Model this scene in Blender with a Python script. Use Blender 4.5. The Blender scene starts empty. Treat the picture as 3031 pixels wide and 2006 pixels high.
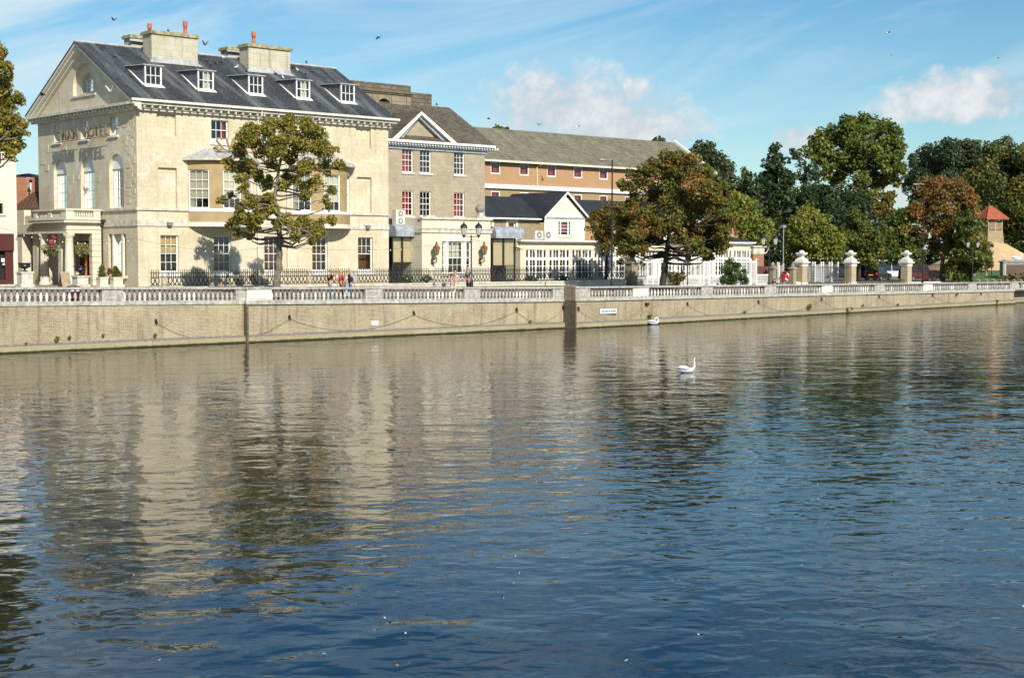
import bpy, bmesh, math, random
import numpy as np
from mathutils import Vector, Matrix
random.seed(7); RNG = np.random.default_rng(7)
S = bpy.context.scene
COL = S.collection
# ---------------------------------------------------------------- camera
EYE = 4.8                       # metres above the water (standing on the bridge)
FPX, PCX, PCY, HZN = 4400.0, 1515.5, 1003.0, 761.0   # focal length, centre and horizon in photo pixels
PIT = math.atan((PCY - HZN) / FPX)
cd = bpy.data.cameras.new("camera"); cam = bpy.data.objects.new("camera", cd); COL.objects.link(cam)
cam.location = (0, 0, EYE); cam.rotation_euler = (math.pi / 2 - PIT, 0, 0)
cd.sensor_width = 36; cd.lens = FPX / 3031 * 36; cd.clip_start = 0.5; cd.clip_end = 4000
S.camera = cam
S.render.engine = 'CYCLES'
# ---------------------------------------------------------------- sun and sky
ANG = math.radians(42.6)        # direction of the hotel front against the picture plane
SUN_EL = math.radians(31); SUN_H = (0.416, -0.909)
sl = bpy.data.lights.new("sun", 'SUN'); sl.energy = 5.0; sl.angle = math.radians(0.5); sl.color = (1.0, 0.93, 0.81)
so = bpy.data.objects.new("sun", sl); COL.objects.link(so)
sd = Vector((SUN_H[0] * math.cos(SUN_EL), SUN_H[1] * math.cos(SUN_EL), math.sin(SUN_EL)))
so.rotation_euler = (-sd).to_track_quat('-Z', 'Y').to_euler()
so.location = (40, -60, 80)
SKY_STR = 0.09; EXPO = 0.25
W = bpy.data.worlds.new("World"); S.world = W; W.use_nodes = True
S.view_settings.view_transform = 'Standard'; S.view_settings.look = 'None'
S.view_settings.exposure = EXPO; S.view_settings.gamma = 1.0

class NT:
    def __init__(s, tree): s.t = tree
    def n(s, typ, ins=None, **kw):
        nd = s.t.nodes.new(typ)
        for k, v in kw.items(): setattr(nd, k, v)
        for k, v in (ins or {}).items():
            sock = nd.inputs[k]
            if hasattr(v, 'is_output') or isinstance(v, bpy.types.NodeSocket): s.t.links.new(v, sock)
            else: sock.default_value = v
        return nd
    def m(s, op, a, b=0.0, c=0.0, clamp=False):
        nd = s.n('ShaderNodeMath', {0: a, 1: b, 2: c}, operation=op); nd.use_clamp = clamp
        return nd.outputs[0]
    def ramp(s, fac, stops, interp='LINEAR'):
        nd = s.n('ShaderNodeValToRGB', {0: fac}); cr = nd.color_ramp; cr.interpolation = interp
        while len(cr.elements) > 1: cr.elements.remove(cr.elements[-1])
        for i, (p, c) in enumerate(stops):
            e = cr.elements[0] if i == 0 else cr.elements.new(p)
            e.position = p; e.color = (c[0], c[1], c[2], 1) if hasattr(c, '__len__') else (c, c, c, 1)
        return nd.outputs[0]
    def mix(s, fac, a, b, typ='MIX'):
        nd = s.n('ShaderNodeMix', {0: fac, 6: a, 7: b}, data_type='RGBA', blend_type=typ)
        return nd.outputs[2]
    def noise(s, vec, scale, detail=3, rough=0.55, dist=0.0):
        nd = s.n('ShaderNodeTexNoise', {'Vector': vec, 'Scale': scale, 'Detail': detail, 'Roughness': rough, 'Distortion': dist})
        return nd.outputs[0]
def c4(c): return (c[0], c[1], c[2], 1.0)

wt = W.node_tree; wt.nodes.clear(); w = NT(wt)
sky = w.n('ShaderNodeTexSky', sky_type='NISHITA'); sky.sun_disc = False
sky.sun_elevation = SUN_EL; sky.sun_rotation = math.atan2(SUN_H[0], SUN_H[1])
sky.altitude = 30; sky.air_density = 1.0; sky.dust_density = 0.15; sky.ozone_density = 2.6
tc = w.n('ShaderNodeTexCoord'); sx = w.n('ShaderNodeSeparateXYZ', {0: tc.outputs['Generated']})
az = w.m('ARCTAN2', sx.outputs[0], sx.outputs[1]); el = w.m('ARCSINE', sx.outputs[2])
pv = w.n('ShaderNodeCombineXYZ', {0: az, 1: el}).outputs[0]
nA = w.noise(pv, 24, 4, 0.6, 0.2); nB = w.noise(pv, 85, 4, 0.65)
def cloud(px, py, wx, wy, amt=1.0, soft=0.9):
    a0 = math.atan((px - PCX) / FPX); e0 = (HZN - py) / FPX; sa = wx / FPX; se = wy / FPX
    dx = w.m('DIVIDE', w.m('SUBTRACT', az, a0), sa); dy = w.m('DIVIDE', w.m('SUBTRACT', el, e0), se)
    dy = w.m('MULTIPLY', dy, w.m('ADD', 1.0, w.m('MULTIPLY', w.m('LESS_THAN', dy, 0.0), 0.9)))   # flat base
    d = w.m('SUBTRACT', 1.0, w.m('ADD', w.m('MULTIPLY', dx, dx), w.m('MULTIPLY', dy, dy)))
    d = w.m('ADD', d, w.m('ADD', w.m('MULTIPLY', w.m('SUBTRACT', nA, 0.5), 3.0), w.m('MULTIPLY', w.m('SUBTRACT', nB, 0.5), 1.6)))
    return w.m('MULTIPLY', w.m('DIVIDE', d, soft, clamp=True), amt)
den = None
for spec in [(1630, 345, 235, 165, 1.0), (1830, 385, 240, 165, 1.0), (1960, 400, 170, 100, .8), (2810, 340, 230, 105, 1.0), (2940, 310, 110, 85, 1.0),
             (2370, 430, 100, 65, .8), (2670, 560, 90, 140, .7), (2560, -110, 400, 110, .5),
             (-900, 250, 420, 130, .8), (3900, 330, 420, 150, .8), (5200, 100, 500, 200, .8), (-2600, 200, 600, 200, .8)]:
    d = cloud(*spec); den = d if den is None else w.m('MAXIMUM', den, d)
# thin cirrus streaks, drawn out along one direction of the sky
ca = math.radians(13)
ra = w.m('ADD', w.m('MULTIPLY', az, math.cos(ca)), w.m('MULTIPLY', el, math.sin(ca)))
rb = w.m('SUBTRACT', w.m('MULTIPLY', el, math.cos(ca)), w.m('MULTIPLY', az, math.sin(ca)))
cv = w.n('ShaderNodeCombineXYZ', {0: w.m('MULTIPLY', ra, 3.2), 1: w.m('MULTIPLY', rb, 17.0)}).outputs[0]
cir = w.noise(cv, 1.0, 6, 0.6, 0.6)
big = w.noise(pv, 2.2, 2, 0.5)
cirf = w.m('MULTIPLY', w.m('MULTIPLY_ADD', cir, 4.2, -1.75, clamp=True), w.m('MULTIPLY_ADD', big, 2.0, -0.25, clamp=True))
cirf = w.m('MULTIPLY', cirf, 0.95)
shade = w.ramp(w.m('ADD', w.m('MULTIPLY', nA, 1.1), w.m('MULTIPLY', nB, 0.5)), [(0.55, (0.48, 0.55, 0.62)), (1.0, (0.90, 0.91, 0.91))])
bg1 = w.n('ShaderNodeBackground', {0: w.mix(1.0, sky.outputs[0], w.ramp(w.m('DIVIDE', el, 1.2, clamp=True), [(0.0, (0.84, 0.98, 0.98)), (0.12, (0.64, 0.91, 0.98)), (0.22, (0.36, 0.75, 1.0)), (0.4, (0.22, 0.60, 1.0))]), 'MULTIPLY'), 1: SKY_STR})
bgc = w.n('ShaderNodeBackground', {0: (0.58, 0.70, 0.77, 1), 1: 1.0})
bg2 = w.n('ShaderNodeBackground', {0: shade, 1: 0.8})
mx0 = w.n('ShaderNodeMixShader', {0: cirf, 1: bg1.outputs[0], 2: bgc.outputs[0]})
mx1 = w.n('ShaderNodeMixShader', {0: w.m('MULTIPLY', den, 0.9), 1: mx0.outputs[0], 2: bg2.outputs[0]})
w.n('ShaderNodeOutputWorld', {0: mx1.outputs[0]})

# ---------------------------------------------------------------- pixel <-> place helpers
_fw = np.array([0, math.cos(PIT), -math.sin(PIT)]); _up = np.array([0, math.sin(PIT), math.cos(PIT)])
CAMP = np.array([0, 0, EYE])
def ray(x, y): return _fw + (x - PCX) / FPX * np.array([1., 0, 0]) - (y - PCY) / FPX * _up
U = np.array([math.cos(ANG), math.sin(ANG), 0]); V = np.array([-math.sin(ANG), math.cos(ANG), 0])
_r = ray(409, 780); ORG = CAMP + _r * (95.0 / _r[1]); ORG[2] = 0      # hotel corner; local x along the front, y inland
def w2l(P): d = np.asarray(P, float) - ORG; return np.array([d @ U, d @ V, d[2]])
def l2w(p): return ORG + U * p[0] + V * p[1] + np.array([0, 0, p[2] if len(p) > 2 else 0])
def gnd(x, y, z=0.0):
    r = ray(x, y); return CAMP + (z - EYE) / r[2] * r
def F(x, y, off=0.0):           # photo pixel on the plane local y = off  ->  (local x, z)
    r = ray(x, y); t = ((ORG - CAMP) @ V + off) / (r @ V); P = CAMP + t * r; return (P - ORG) @ U, P[2]
def G(x, y, off=0.0):           # photo pixel on the plane local x = off  ->  (local y, z)
    r = ray(x, y); t = ((ORG - CAMP) @ U + off) / (r @ U); P = CAMP + t * r; return (P - ORG) @ V, P[2]
def at_depth(x, y, Y):          # photo pixel at world depth Y
    r = ray(x, y); return CAMP + r * (Y / r[1])
def zpx(y, Y): return at_depth(1515, y, Y)[2]

# ---------------------------------------------------------------- mesh helpers
class MB:
    def __init__(s): s.v = []; s.f = []; s.mi = []; s.cur = 0
    def add(s, vs, fs):
        o = len(s.v); s.v += [tuple(map(float, q)) for q in vs]
        for q in fs: s.f.append(tuple(i + o for i in q)); s.mi.append(s.cur)
        return s
    def box(s, x0, y0, z0, x1, y1, z1):
        vs = [(x0, y0, z0), (x1, y0, z0), (x1, y1, z0), (x0, y1, z0), (x0, y0, z1), (x1, y0, z1), (x1, y1, z1), (x0, y1, z1)]
        return s.add(vs, [(0, 3, 2, 1), (4, 5, 6, 7), (0, 1, 5, 4), (1, 2, 6, 5), (2, 3, 7, 6), (3, 0, 4, 7)])
    def boxF(s, M, a0, a1, d0, d1, z0, z1):
        vs = [M(a, d, z) for z in (z0, z1) for (a, d) in ((a0, d0), (a1, d0), (a1, d1), (a0, d1))]
        return s.add(vs, [(0, 3, 2, 1), (4, 5, 6, 7), (0, 1, 5, 4), (1, 2, 6, 5), (2, 3, 7, 6), (3, 0, 4, 7)])
    def quad(s, a, b, c, d): return s.add([a, b, c, d], [(0, 1, 2, 3)])
    def poly(s, pts): return s.add(pts, [tuple(range(len(pts)))])
    def prism(s, pts2, M, d0, d1):      # polygon (a,z) swept along d
        n = len(pts2); vs = [M(a, d0, z) for a, z in pts2] + [M(a, d1, z) for a, z in pts2]
        fs = [tuple(range(n)), tuple(range(2 * n - 1, n - 1, -1))] + [(i, i + n, (i + 1) % n + n, (i + 1) % n) for i in range(n)]
        return s.add(vs, fs)
    def slab(s, pts, t):                # planar polygon given a thickness downwards
        n = len(pts); vs = [tuple(p) for p in pts] + [(p[0], p[1], p[2] - t) for p in pts]
        fs = [tuple(range(n)), tuple(range(2 * n - 1, n - 1, -1))] + [(i, i + n, (i + 1) % n + n, (i + 1) % n) for i in range(n)]
        return s.add(vs, fs)
    def tube(s, pts, rad, n=6, cap=True):
        pts = [np.array(p, float) for p in pts]
        if not hasattr(rad, '__len__'): rad = [rad] * len(pts)
        vs = []; ref = None
        for i, p in enumerate(pts):
            t = pts[min(i + 1, len(pts) - 1)] - pts[max(i - 1, 0)]; t = t / (np.linalg.norm(t) + 1e-9)
            if ref is None: ref = np.array([0, 0, 1.]) if abs(t[2]) < .9 else np.array([1., 0, 0])
            a = np.cross(t, ref); a /= np.linalg.norm(a) + 1e-9; b = np.cross(a, t); ref = b
            for k in range(n):
                th = 2 * math.pi * k / n; vs.append(p + rad[i] * (math.cos(th) * a + math.sin(th) * b))
        fs = [(i * n + k, i * n + (k + 1) % n, (i + 1) * n + (k + 1) % n, (i + 1) * n + k) for i in range(len(pts) - 1) for k in range(n)]
        if cap: fs += [tuple(range(n - 1, -1, -1)), tuple((len(pts) - 1) * n + k for k in range(n))]
        return s.add(vs, fs)
    def lathe(s, prof, c=(0, 0, 0), n=10, sq=0.0, rot=0.0):   # prof [(r,z)]
        vs = []
        for r, z in prof:
            for k in range(n):
                th = 2 * math.pi * k / n + rot; q = 1.0
                vs.append((c[0] + r * math.cos(th) * q, c[1] + r * math.sin(th) * q, c[2] + z))
        m = len(prof)
        fs = [(i * n + k, i * n + (k + 1) % n, (i + 1) * n + (k + 1) % n, (i + 1) * n + k) for i in range(m - 1) for k in range(n)]
        fs += [tuple(range(n - 1, -1, -1)), tuple((m - 1) * n + k for k in range(n))]
        return s.add(vs, fs)
    def ell(s, c, r, n=8, m=6):
        prof = [(math.sin(math.pi * i / m), -math.cos(math.pi * i / m)) for i in range(1, m)]
        vs = [(c[0], c[1], c[2] - r[2])]
        for q, z in prof:
            for k in range(n):
                th = 2 * math.pi * k / n; vs.append((c[0] + r[0] * q * math.cos(th), c[1] + r[1] * q * math.sin(th), c[2] + r[2] * z))
        vs.append((c[0], c[1], c[2] + r[2])); L = len(vs) - 1
        fs = [(0, 1 + (k + 1) % n, 1 + k) for k in range(n)]
        for i in range(m - 2):
            for k in range(n): fs.append((1 + i * n + k, 1 + i * n + (k + 1) % n, 1 + (i + 1) * n + (k + 1) % n, 1 + (i + 1) * n + k))
        fs += [(1 + (m - 2) * n + k, 1 + (m - 2) * n + (k + 1) % n, L) for k in range(n)]
        return s.add(vs, fs)
    def mesh(s, name, mats, smooth=False, base=(0, 0, 0)):
        me = bpy.data.meshes.new(name); b = base
        me.from_pydata([(q[0] - b[0], q[1] - b[1], q[2] - b[2]) for q in s.v], [], s.f)
        if not isinstance(mats, (list, tuple)): mats = [mats]
        for m_ in mats: me.materials.append(m_)
        if len(mats) > 1: me.polygons.foreach_set('material_index', s.mi)
        if smooth: me.polygons.foreach_set('use_smooth', [True] * len(s.f))
        me.update(); return me
    def build(s, name, mats, parent=None, smooth=False):
        b = BASE.get(parent.name, (0, 0, 0)) if parent is not None else (0, 0, 0)
        me = s.mesh(name, mats, smooth, b); o = bpy.data.objects.new(name, me); COL.objects.link(o)
        if parent is not None:
            o.parent = parent
            BASE[o.name] = b
        return o
BASE = {}
def tag(o, label=None, cat=None, group=None, kind=None):
    if label: o['label'] = label
    if cat: o['category'] = cat
    if group: o['group'] = group
    if kind: o['kind'] = kind
    return o
def thing(name, label, cat, base=(0, 0, 0), group=None):
    """Empty at the thing's base, in the embankment frame (local x along the hotel front, y inland)."""
    o = bpy.data.objects.new(name, None); COL.objects.link(o)
    o.empty_display_size = 0.3
    o.location = Vector(l2w(base)); o.rotation_euler = (0, 0, ANG); BASE[o.name] = tuple(base)
    return tag(o, label, cat, group)
def wthing(name, label, cat, loc, rz=0.0, group=None):
    """Empty at a world place; its parts are modelled round their own origin."""
    o = bpy.data.objects.new(name, None); COL.objects.link(o); o.empty_display_size = 0.3
    o.location = Vector(loc); o.rotation_euler = (0, 0, rz); BASE[o.name] = (0, 0, 0)
    return tag(o, label, cat, group)
def inst(name, me, parent, loc, rz=0.0, scale=None):
    o = bpy.data.objects.new(name, me); COL.objects.link(o); o.parent = parent
    b = BASE.get(parent.name, (0, 0, 0)); o.location = (loc[0] - b[0], loc[1] - b[1], loc[2] - b[2]); o.rotation_euler = (0, 0, rz)
    if scale: o.scale = scale
    return o
def dup(root, loc=None, rz=None, label=None, parent=None):
    r = root.copy(); COL.objects.link(r)
    if parent is not None: r.parent = parent
    if loc is not None: r.location = Vector(loc)
    if rz is not None: r.rotation_euler = (0, 0, rz)
    if label: r['label'] = label
    for ch in list(root.children): dup(ch, parent=r)
    return r
def FR(off): return lambda a, d, z: (a, off + d, z)          # frame on a river-facing wall
def GA(off): return lambda a, d, z: (off + d, a, z)          # frame on a bridge-facing wall
# ---------------------------------------------------------------- materials
def newmat(name):
    m = bpy.data.materials.new(name); m.use_nodes = True; t = m.node_tree; t.nodes.clear(); n = NT(t)
    b = n.n('ShaderNodeBsdfPrincipled'); n.n('ShaderNodeOutputMaterial', {0: b.outputs[0]})
    return m, n, b
def wpos(n):
    """World position turned into the embankment frame."""
    g = n.n('ShaderNodeNewGeometry')
    return n.n('ShaderNodeMapping', {'Vector': g.outputs['Position'], 'Rotation': (0, 0, -ANG)}, vector_type='POINT').outputs[0]
def plain(name, col, rough=0.7, var=0.12, scale=3.0, metal=0.0, spec=0.4, bump=0.0, bscale=40.0, streak=None):
    m, n, b = newmat(name); p = wpos(n)
    f = n.noise(p, scale, 4, 0.6)
    lo = [max(0, c * (1 - var * 1.6)) for c in col]; hi = [min(1, c * (1 + var)) for c in col]
    c = n.ramp(f, [(0.3, lo), (0.7, hi)])
    if streak:
        v = n.n('ShaderNodeMapping', {'Vector': p, 'Scale': (5, 5, 0.35)}).outputs[0]
        s = n.ramp(n.noise(v, 1.3, 4, 0.65), [(0.5, 0), (0.72, 1)])
        c = n.mix(n.m('MULTIPLY', s, streak[1]), c, c4(streak[0]))
    n.t.links.new(c, b.inputs['Base Color']); b.inputs['Roughness'].default_value = rough
    b.inputs['Metallic'].default_value = metal; b.inputs['Specular IOR Level'].default_value = spec
    if bump:
        bp = n.n('ShaderNodeBump', {'Strength': 1.0, 'Distance': bump, 'Height': n.noise(p, bscale, 3)})
        n.t.links.new(bp.outputs[0], b.inputs['Normal'])
    return m
def masonry(name, c1, c2, mortar, bw, bh, ms=0.012, stain=(0.2, 0.17, 0.1), sa=0.4, sscale=0.5, bump=0.006, rough=0.85, patch=None, lines=1.0, streak=None, low=None, big=False):
    m, n, b = newmat(name); p = wpos(n); s = n.n('ShaderNodeSeparateXYZ', {0: p})
    h = n.m('ADD', s.outputs[0], s.outputs[1]); vec = n.n('ShaderNodeCombineXYZ', {0: h, 1: s.outputs[2]}).outputs[0]
    jit = n.n('ShaderNodeTexNoise', {'Vector': p, 'Scale': 1.2, 'Detail': 2}).outputs[1]
    vec2 = n.n('ShaderNodeVectorMath', {0: vec, 1: n.n('ShaderNodeVectorMath', {0: jit, 3: 0.02}, operation='SCALE').outputs[0]}, operation='ADD').outputs[0]
    br = n.n('ShaderNodeTexBrick', {'Vector': vec2, 'Color1': c4(c1), 'Color2': c4(c2), 'Mortar': c4(mortar), 'Scale': 1.0, 'Mortar Size': ms, 'Mortar Smooth': 0.3, 'Bias': 0.0, 'Brick Width': bw, 'Row Height': bh})
    mid = tuple((a + d) / 2 for a, d in zip(c1, c2))
    c = n.mix(lines, c4(mid), br.outputs[0])
    f1 = n.noise(p, sscale, 6, 0.68); c = n.mix(n.m('MULTIPLY', n.ramp(f1, [(0.42, 0), (0.72, 1)]), sa), c, c4(stain))
    f2 = n.noise(p, 9, 4, 0.6); c = n.mix(0.5, c, n.mix(1.0, c, n.ramp(f2, [(0.25, 0.72), (0.75, 1.22)]), 'MULTIPLY'))
    if patch: c = n.mix(n.m('MULTIPLY', n.ramp(n.noise(p, 1.1, 5, 0.7, 0.5), [(0.55, 0), (0.66, 1)]), patch[1]), c, c4(patch[0]))
    if streak:
        v = n.n('ShaderNodeMapping', {'Vector': p, 'Scale': (3.5, 3.5, 0.3)}).outputs[0]
        c = n.mix(n.m('MULTIPLY', n.ramp(n.noise(v, 1.0, 5, 0.65), [(0.52, 0), (0.75, 1)]), streak[1]), c, c4(streak[0]))
    c = n.mix(0.55 if big else 0.0, c, n.mix(1.0, c, n.ramp(n.noise(p, 0.16, 5, 0.7), [(0.3, (0.62, 0.60, 0.56)), (0.5, (1.0, 1.0, 1.0)), (0.72, (1.25, 1.22, 1.12))]), 'MULTIPLY'))
    if low:   # algae line along the water
        k = n.m('ADD', s.outputs[2], n.m('MULTIPLY', n.noise(p, 2.5, 3), 0.10)); c = n.mix(n.ramp(k, [(low[1], 1), (low[1] + 0.06, 0)]), c, c4(low[0]))
    n.t.links.new(c, b.inputs['Base Color']); b.inputs['Roughness'].default_value = rough; b.inputs['Specular IOR Level'].default_value = 0.25
    hgt = n.m('ADD', n.m('MULTIPLY', br.outputs[1], -lines), n.m('MULTIPLY', f2, 0.8))
    bp = n.n('ShaderNodeBump', {'Strength': 1.0, 'Distance': bump, 'Height': hgt}); n.t.links.new(bp.outputs[0], b.inputs['Normal'])
    return m
def roofmat(name, c1, c2, bw, bh, speck=None, streak=None, rough=0.6, bump=0.012, spec=0.4, k=0.57, gap=(0.01, 0.011, 0.013)):
    m, n, b = newmat(name); p = wpos(n); s = n.n('ShaderNodeSeparateXYZ', {0: p})
    vec = n.n('ShaderNodeCombineXYZ', {0: n.m('ADD', s.outputs[0], n.m('MULTIPLY', s.outputs[1], 0.03)), 1: n.m('DIVIDE', s.outputs[2], k)}).outputs[0]
    br = n.n('ShaderNodeTexBrick', {'Vector': vec, 'Color1': c4(c1), 'Color2': c4(c2), 'Mortar': c4(gap), 'Scale': 1.0, 'Mortar Size': 0.012, 'Mortar Smooth': 0.2, 'Brick Width': bw, 'Row Height': bh})
    c = br.outputs[0]
    c = n.mix(0.6, c, n.mix(1.0, c, n.ramp(n.noise(p, 0.9, 5, 0.6), [(0.3, 0.6), (0.7, 1.35)]), 'MULTIPLY'))
    if streak:
        v = n.n('ShaderNodeMapping', {'Vector': p, 'Scale': (1.0, 0.12, 0.12)}).outputs[0]
        c = n.mix(n.m('MULTIPLY', n.ramp(n.noise(v, 1.1, 4, 0.6), [(0.5, 0), (0.72, 1)]), streak[1]), c, c4(streak[0]))
    if speck:
        c = n.mix(n.m('MULTIPLY', n.ramp(n.noise(p, 9.0, 3, 0.7), [(0.64, 0), (0.70, 1)]), speck[1]), c, c4(speck[0]))
    n.t.links.new(c, b.inputs['Base Color']); b.inputs['Roughness'].default_value = rough; b.inputs['Specular IOR Level'].default_value = spec
    bp = n.n('ShaderNodeBump', {'Strength': 1.0, 'Distance': bump, 'Height': n.m('ADD', n.m('MULTIPLY', br.outputs[1], -1.0), n.noise(p, 7, 3))}); n.t.links.new(bp.outputs[0], b.inputs['Normal'])
    return m
M = {}
M['stone'] = masonry('hotel_limestone', (0.63, 0.575, 0.435), (0.56, 0.50, 0.355), (0.44, 0.38, 0.27), 0.75, 0.32, 0.010, (0.40, 0.31, 0.17), 0.6, 0.45, 0.006, patch=((0.67, 0.645, 0.55), 0.7), lines=0.45, streak=((0.37, 0.33, 0.24), 0.55))
M['stone_pale'] = masonry('pale_limestone', (0.66, 0.615, 0.50), (0.60, 0.55, 0.43), (0.52, 0.47, 0.36), 0.8, 0.3, 0.008, (0.45, 0.40, 0.28), 0.35, 0.5, 0.004, lines=0.5)
M['trim'] = plain('weathered_stone_trim', (0.58, 0.55, 0.46), 0.85, 0.22, 2.5, bump=0.004, streak=((0.28, 0.27, 0.23), 0.6))
M['stone_grey'] = masonry('brown_grey_ashlar', (0.40, 0.345, 0.255), (0.33, 0.28, 0.20), (0.30, 0.26, 0.19), 0.7, 0.30, 0.01, (0.25, 0.21, 0.15), 0.5, 0.4, 0.005, patch=((0.46, 0.40, 0.30), 0.5), lines=0.8)
M['chim'] = masonry('chimney_stone', (0.53, 0.50, 0.40), (0.47, 0.44, 0.34), (0.38, 0.34, 0.24), 0.9, 0.42, 0.012, (0.30, 0.29, 0.12), 0.5, 0.8, 0.004, lines=0.8, streak=((0.16, 0.15, 0.07), 0.85))
M['lichen'] = plain('lichen_stone_cap', (0.33, 0.31, 0.17), 0.9, 0.35, 3.0, bump=0.01)
M['dark_stone'] = masonry('blackened_stone', (0.20, 0.17, 0.12), (0.14, 0.12, 0.085), (0.06, 0.05, 0.04), 0.6, 0.3, 0.02, (0.06, 0.055, 0.045), 0.7, 0.8, 0.012)
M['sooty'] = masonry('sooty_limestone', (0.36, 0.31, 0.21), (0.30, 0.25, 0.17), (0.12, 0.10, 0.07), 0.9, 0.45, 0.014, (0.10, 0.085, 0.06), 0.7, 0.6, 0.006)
M['bal'] = plain('balustrade_stone', (0.43, 0.42, 0.37), 0.88, 0.28, 4.0, bump=0.006, streak=((0.26, 0.26, 0.20), 0.6))
M['bal_new'] = plain('pale_new_stone', (0.66, 0.64, 0.57), 0.85, 0.10, 3.0, bump=0.003)
M['brickq'] = masonry('river_wall_brick', (0.37, 0.28, 0.175), (0.21, 0.15, 0.10), (0.52, 0.46, 0.33), 0.23, 0.077, 0.013, (0.46, 0.41, 0.26), 0.8, 0.6, 0.010, patch=((0.44, 0.41, 0.31), 0.6), streak=((0.15, 0.12, 0.08), 0.8), low=((0.05, 0.06, 0.02), 0.02), big=True)
M['ledge'] = masonry('ledge_concrete', (0.37, 0.32, 0.20), (0.33, 0.28, 0.17), (0.25, 0.22, 0.14), 2.2, 0.9, 0.02, (0.28, 0.23, 0.12), 0.5, 0.9, 0.008, low=((0.035, 0.04, 0.015), 0.11))
M['ledge_top'] = plain('ledge_blue_brick', (0.19, 0.175, 0.16), 0.8, 0.3, 8.0, bump=0.008)
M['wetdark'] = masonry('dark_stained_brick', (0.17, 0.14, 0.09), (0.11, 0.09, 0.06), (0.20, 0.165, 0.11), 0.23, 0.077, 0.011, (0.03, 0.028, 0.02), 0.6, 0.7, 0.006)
M['white'] = plain('white_paint', (0.78, 0.78, 0.75), 0.45, 0.05, 5.0, spec=0.5)
M['offwhite'] = plain('off_white_paint', (0.70, 0.66, 0.55), 0.5, 0.06, 4.0)
M['cream'] = plain('cream_paint', (0.72, 0.65, 0.46), 0.55, 0.06, 2.0, streak=((0.55, 0.47, 0.30), 0.25))
M['palecream'] = plain('pale_cream_boards', (0.78, 0.735, 0.575), 0.55, 0.05, 2.0)
M['leftwall'] = plain('cream_render', (0.66, 0.60, 0.50), 0.8, 0.07, 0.8, bump=0.002, streak=((0.50, 0.45, 0.37), 0.2))
M['tan'] = plain('tan_render', (0.37, 0.27, 0.135), 0.75, 0.10, 1.5, bump=0.002)
M['slate'] = roofmat('blue_black_slate', (0.060, 0.066, 0.070), (0.036, 0.041, 0.046), 0.32, 0.20, ((0.30, 0.32, 0.27), 0.75), ((0.22, 0.24, 0.24), 0.6), 0.62, 0.015, 0.3)
M['slate2'] = roofmat('dark_slate', (0.040, 0.043, 0.048), (0.026, 0.028, 0.033), 0.3, 0.2, ((0.12, 0.12, 0.11), 0.3), None, 0.6, 0.012, 0.35)
M['oldtile'] = roofmat('stone_slate', (0.155, 0.135, 0.10), (0.10, 0.085, 0.065), 0.3, 0.25, ((0.22, 0.20, 0.13), 0.4), None, 0.85, 0.03, 0.2)
M['greentile'] = roofmat('green_grey_pantile', (0.225, 0.205, 0.145), (0.165, 0.155, 0.11), 0.35, 0.36, None, ((0.27, 0.26, 0.16), 0.4), 0.85, 0.05, 0.2, 0.6, (0.05, 0.05, 0.035))
M['redtile'] = roofmat('clay_tile', (0.155, 0.075, 0.045), (0.10, 0.052, 0.034), 0.2, 0.16, ((0.20, 0.16, 0.09), 0.4), None, 0.85, 0.02, 0.2)
M['newtile'] = roofmat('orange_clay_tile', (0.42, 0.13, 0.065), (0.35, 0.10, 0.055), 0.2, 0.16, None, None, 0.8, 0.02, 0.2, 0.7, (0.2, 0.06, 0.03))
M['brick_o'] = masonry('orange_brick', (0.46, 0.27, 0.145), (0.39, 0.215, 0.11), (0.42, 0.30, 0.17), 0.23, 0.077, 0.011, (0.35, 0.2, 0.1), 0.3, 0.6, 0.003)
M['brick_y'] = masonry('yellow_brick', (0.37, 0.265, 0.125), (0.31, 0.22, 0.105), (0.36, 0.30, 0.20), 0.23, 0.077, 0.011, (0.25, 0.19, 0.1), 0.3, 0.6, 0.003)
M['brick_r'] = masonry('red_brick', (0.36, 0.115, 0.055), (0.27, 0.085, 0.045), (0.38, 0.30, 0.22), 0.23, 0.077, 0.012, (0.22, 0.10, 0.06), 0.4, 0.9, 0.004)
M['rubble'] = masonry('rubble_stone', (0.42, 0.34, 0.20), (0.33, 0.26, 0.155), (0.22, 0.18, 0.12), 0.34, 0.17, 0.025, (0.3, 0.24, 0.14), 0.4, 1.2, 0.012)
M['pier_brick'] = masonry('buff_pier_brick', (0.46, 0.38, 0.23), (0.38, 0.30, 0.18), (0.50, 0.44, 0.32), 0.23, 0.077, 0.012, (0.30, 0.24, 0.14), 0.4, 1.0, 0.006)
M['lead'] = plain('lead_sheet', (0.34, 0.37, 0.41), 0.55, 0.2, 2.0, streak=((0.12, 0.14, 0.16), 0.8))
M['leadpale'] = plain('pale_lead', (0.42, 0.43, 0.42), 0.6, 0.2, 2.5, streak=((0.25, 0.25, 0.25), 0.5))
M['leaddark'] = plain('dark_lead', (0.13, 0.14, 0.15), 0.6, 0.2, 2.0, streak=((0.24, 0.25, 0.26), 0.5))
M['iron'] = plain('black_iron', (0.012, 0.012, 0.013), 0.45, 0.2, 6.0, spec=0.5)
M['darkframe'] = plain('dark_brown_frame', (0.03, 0.026, 0.02), 0.4, 0.2, 3.0)
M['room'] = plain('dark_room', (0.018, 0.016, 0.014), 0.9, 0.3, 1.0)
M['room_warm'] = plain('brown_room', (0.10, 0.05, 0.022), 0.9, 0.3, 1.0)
M['blind'] = plain('cream_blind', (0.60, 0.56, 0.44), 0.8, 0.06, 2.0)
M['tanblind'] = plain('tan_blind', (0.52, 0.43, 0.28), 0.8, 0.05, 1.0)
M['ochre'] = plain('ochre_blind', (0.48, 0.33, 0.13), 0.8, 0.08, 3.0)
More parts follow.
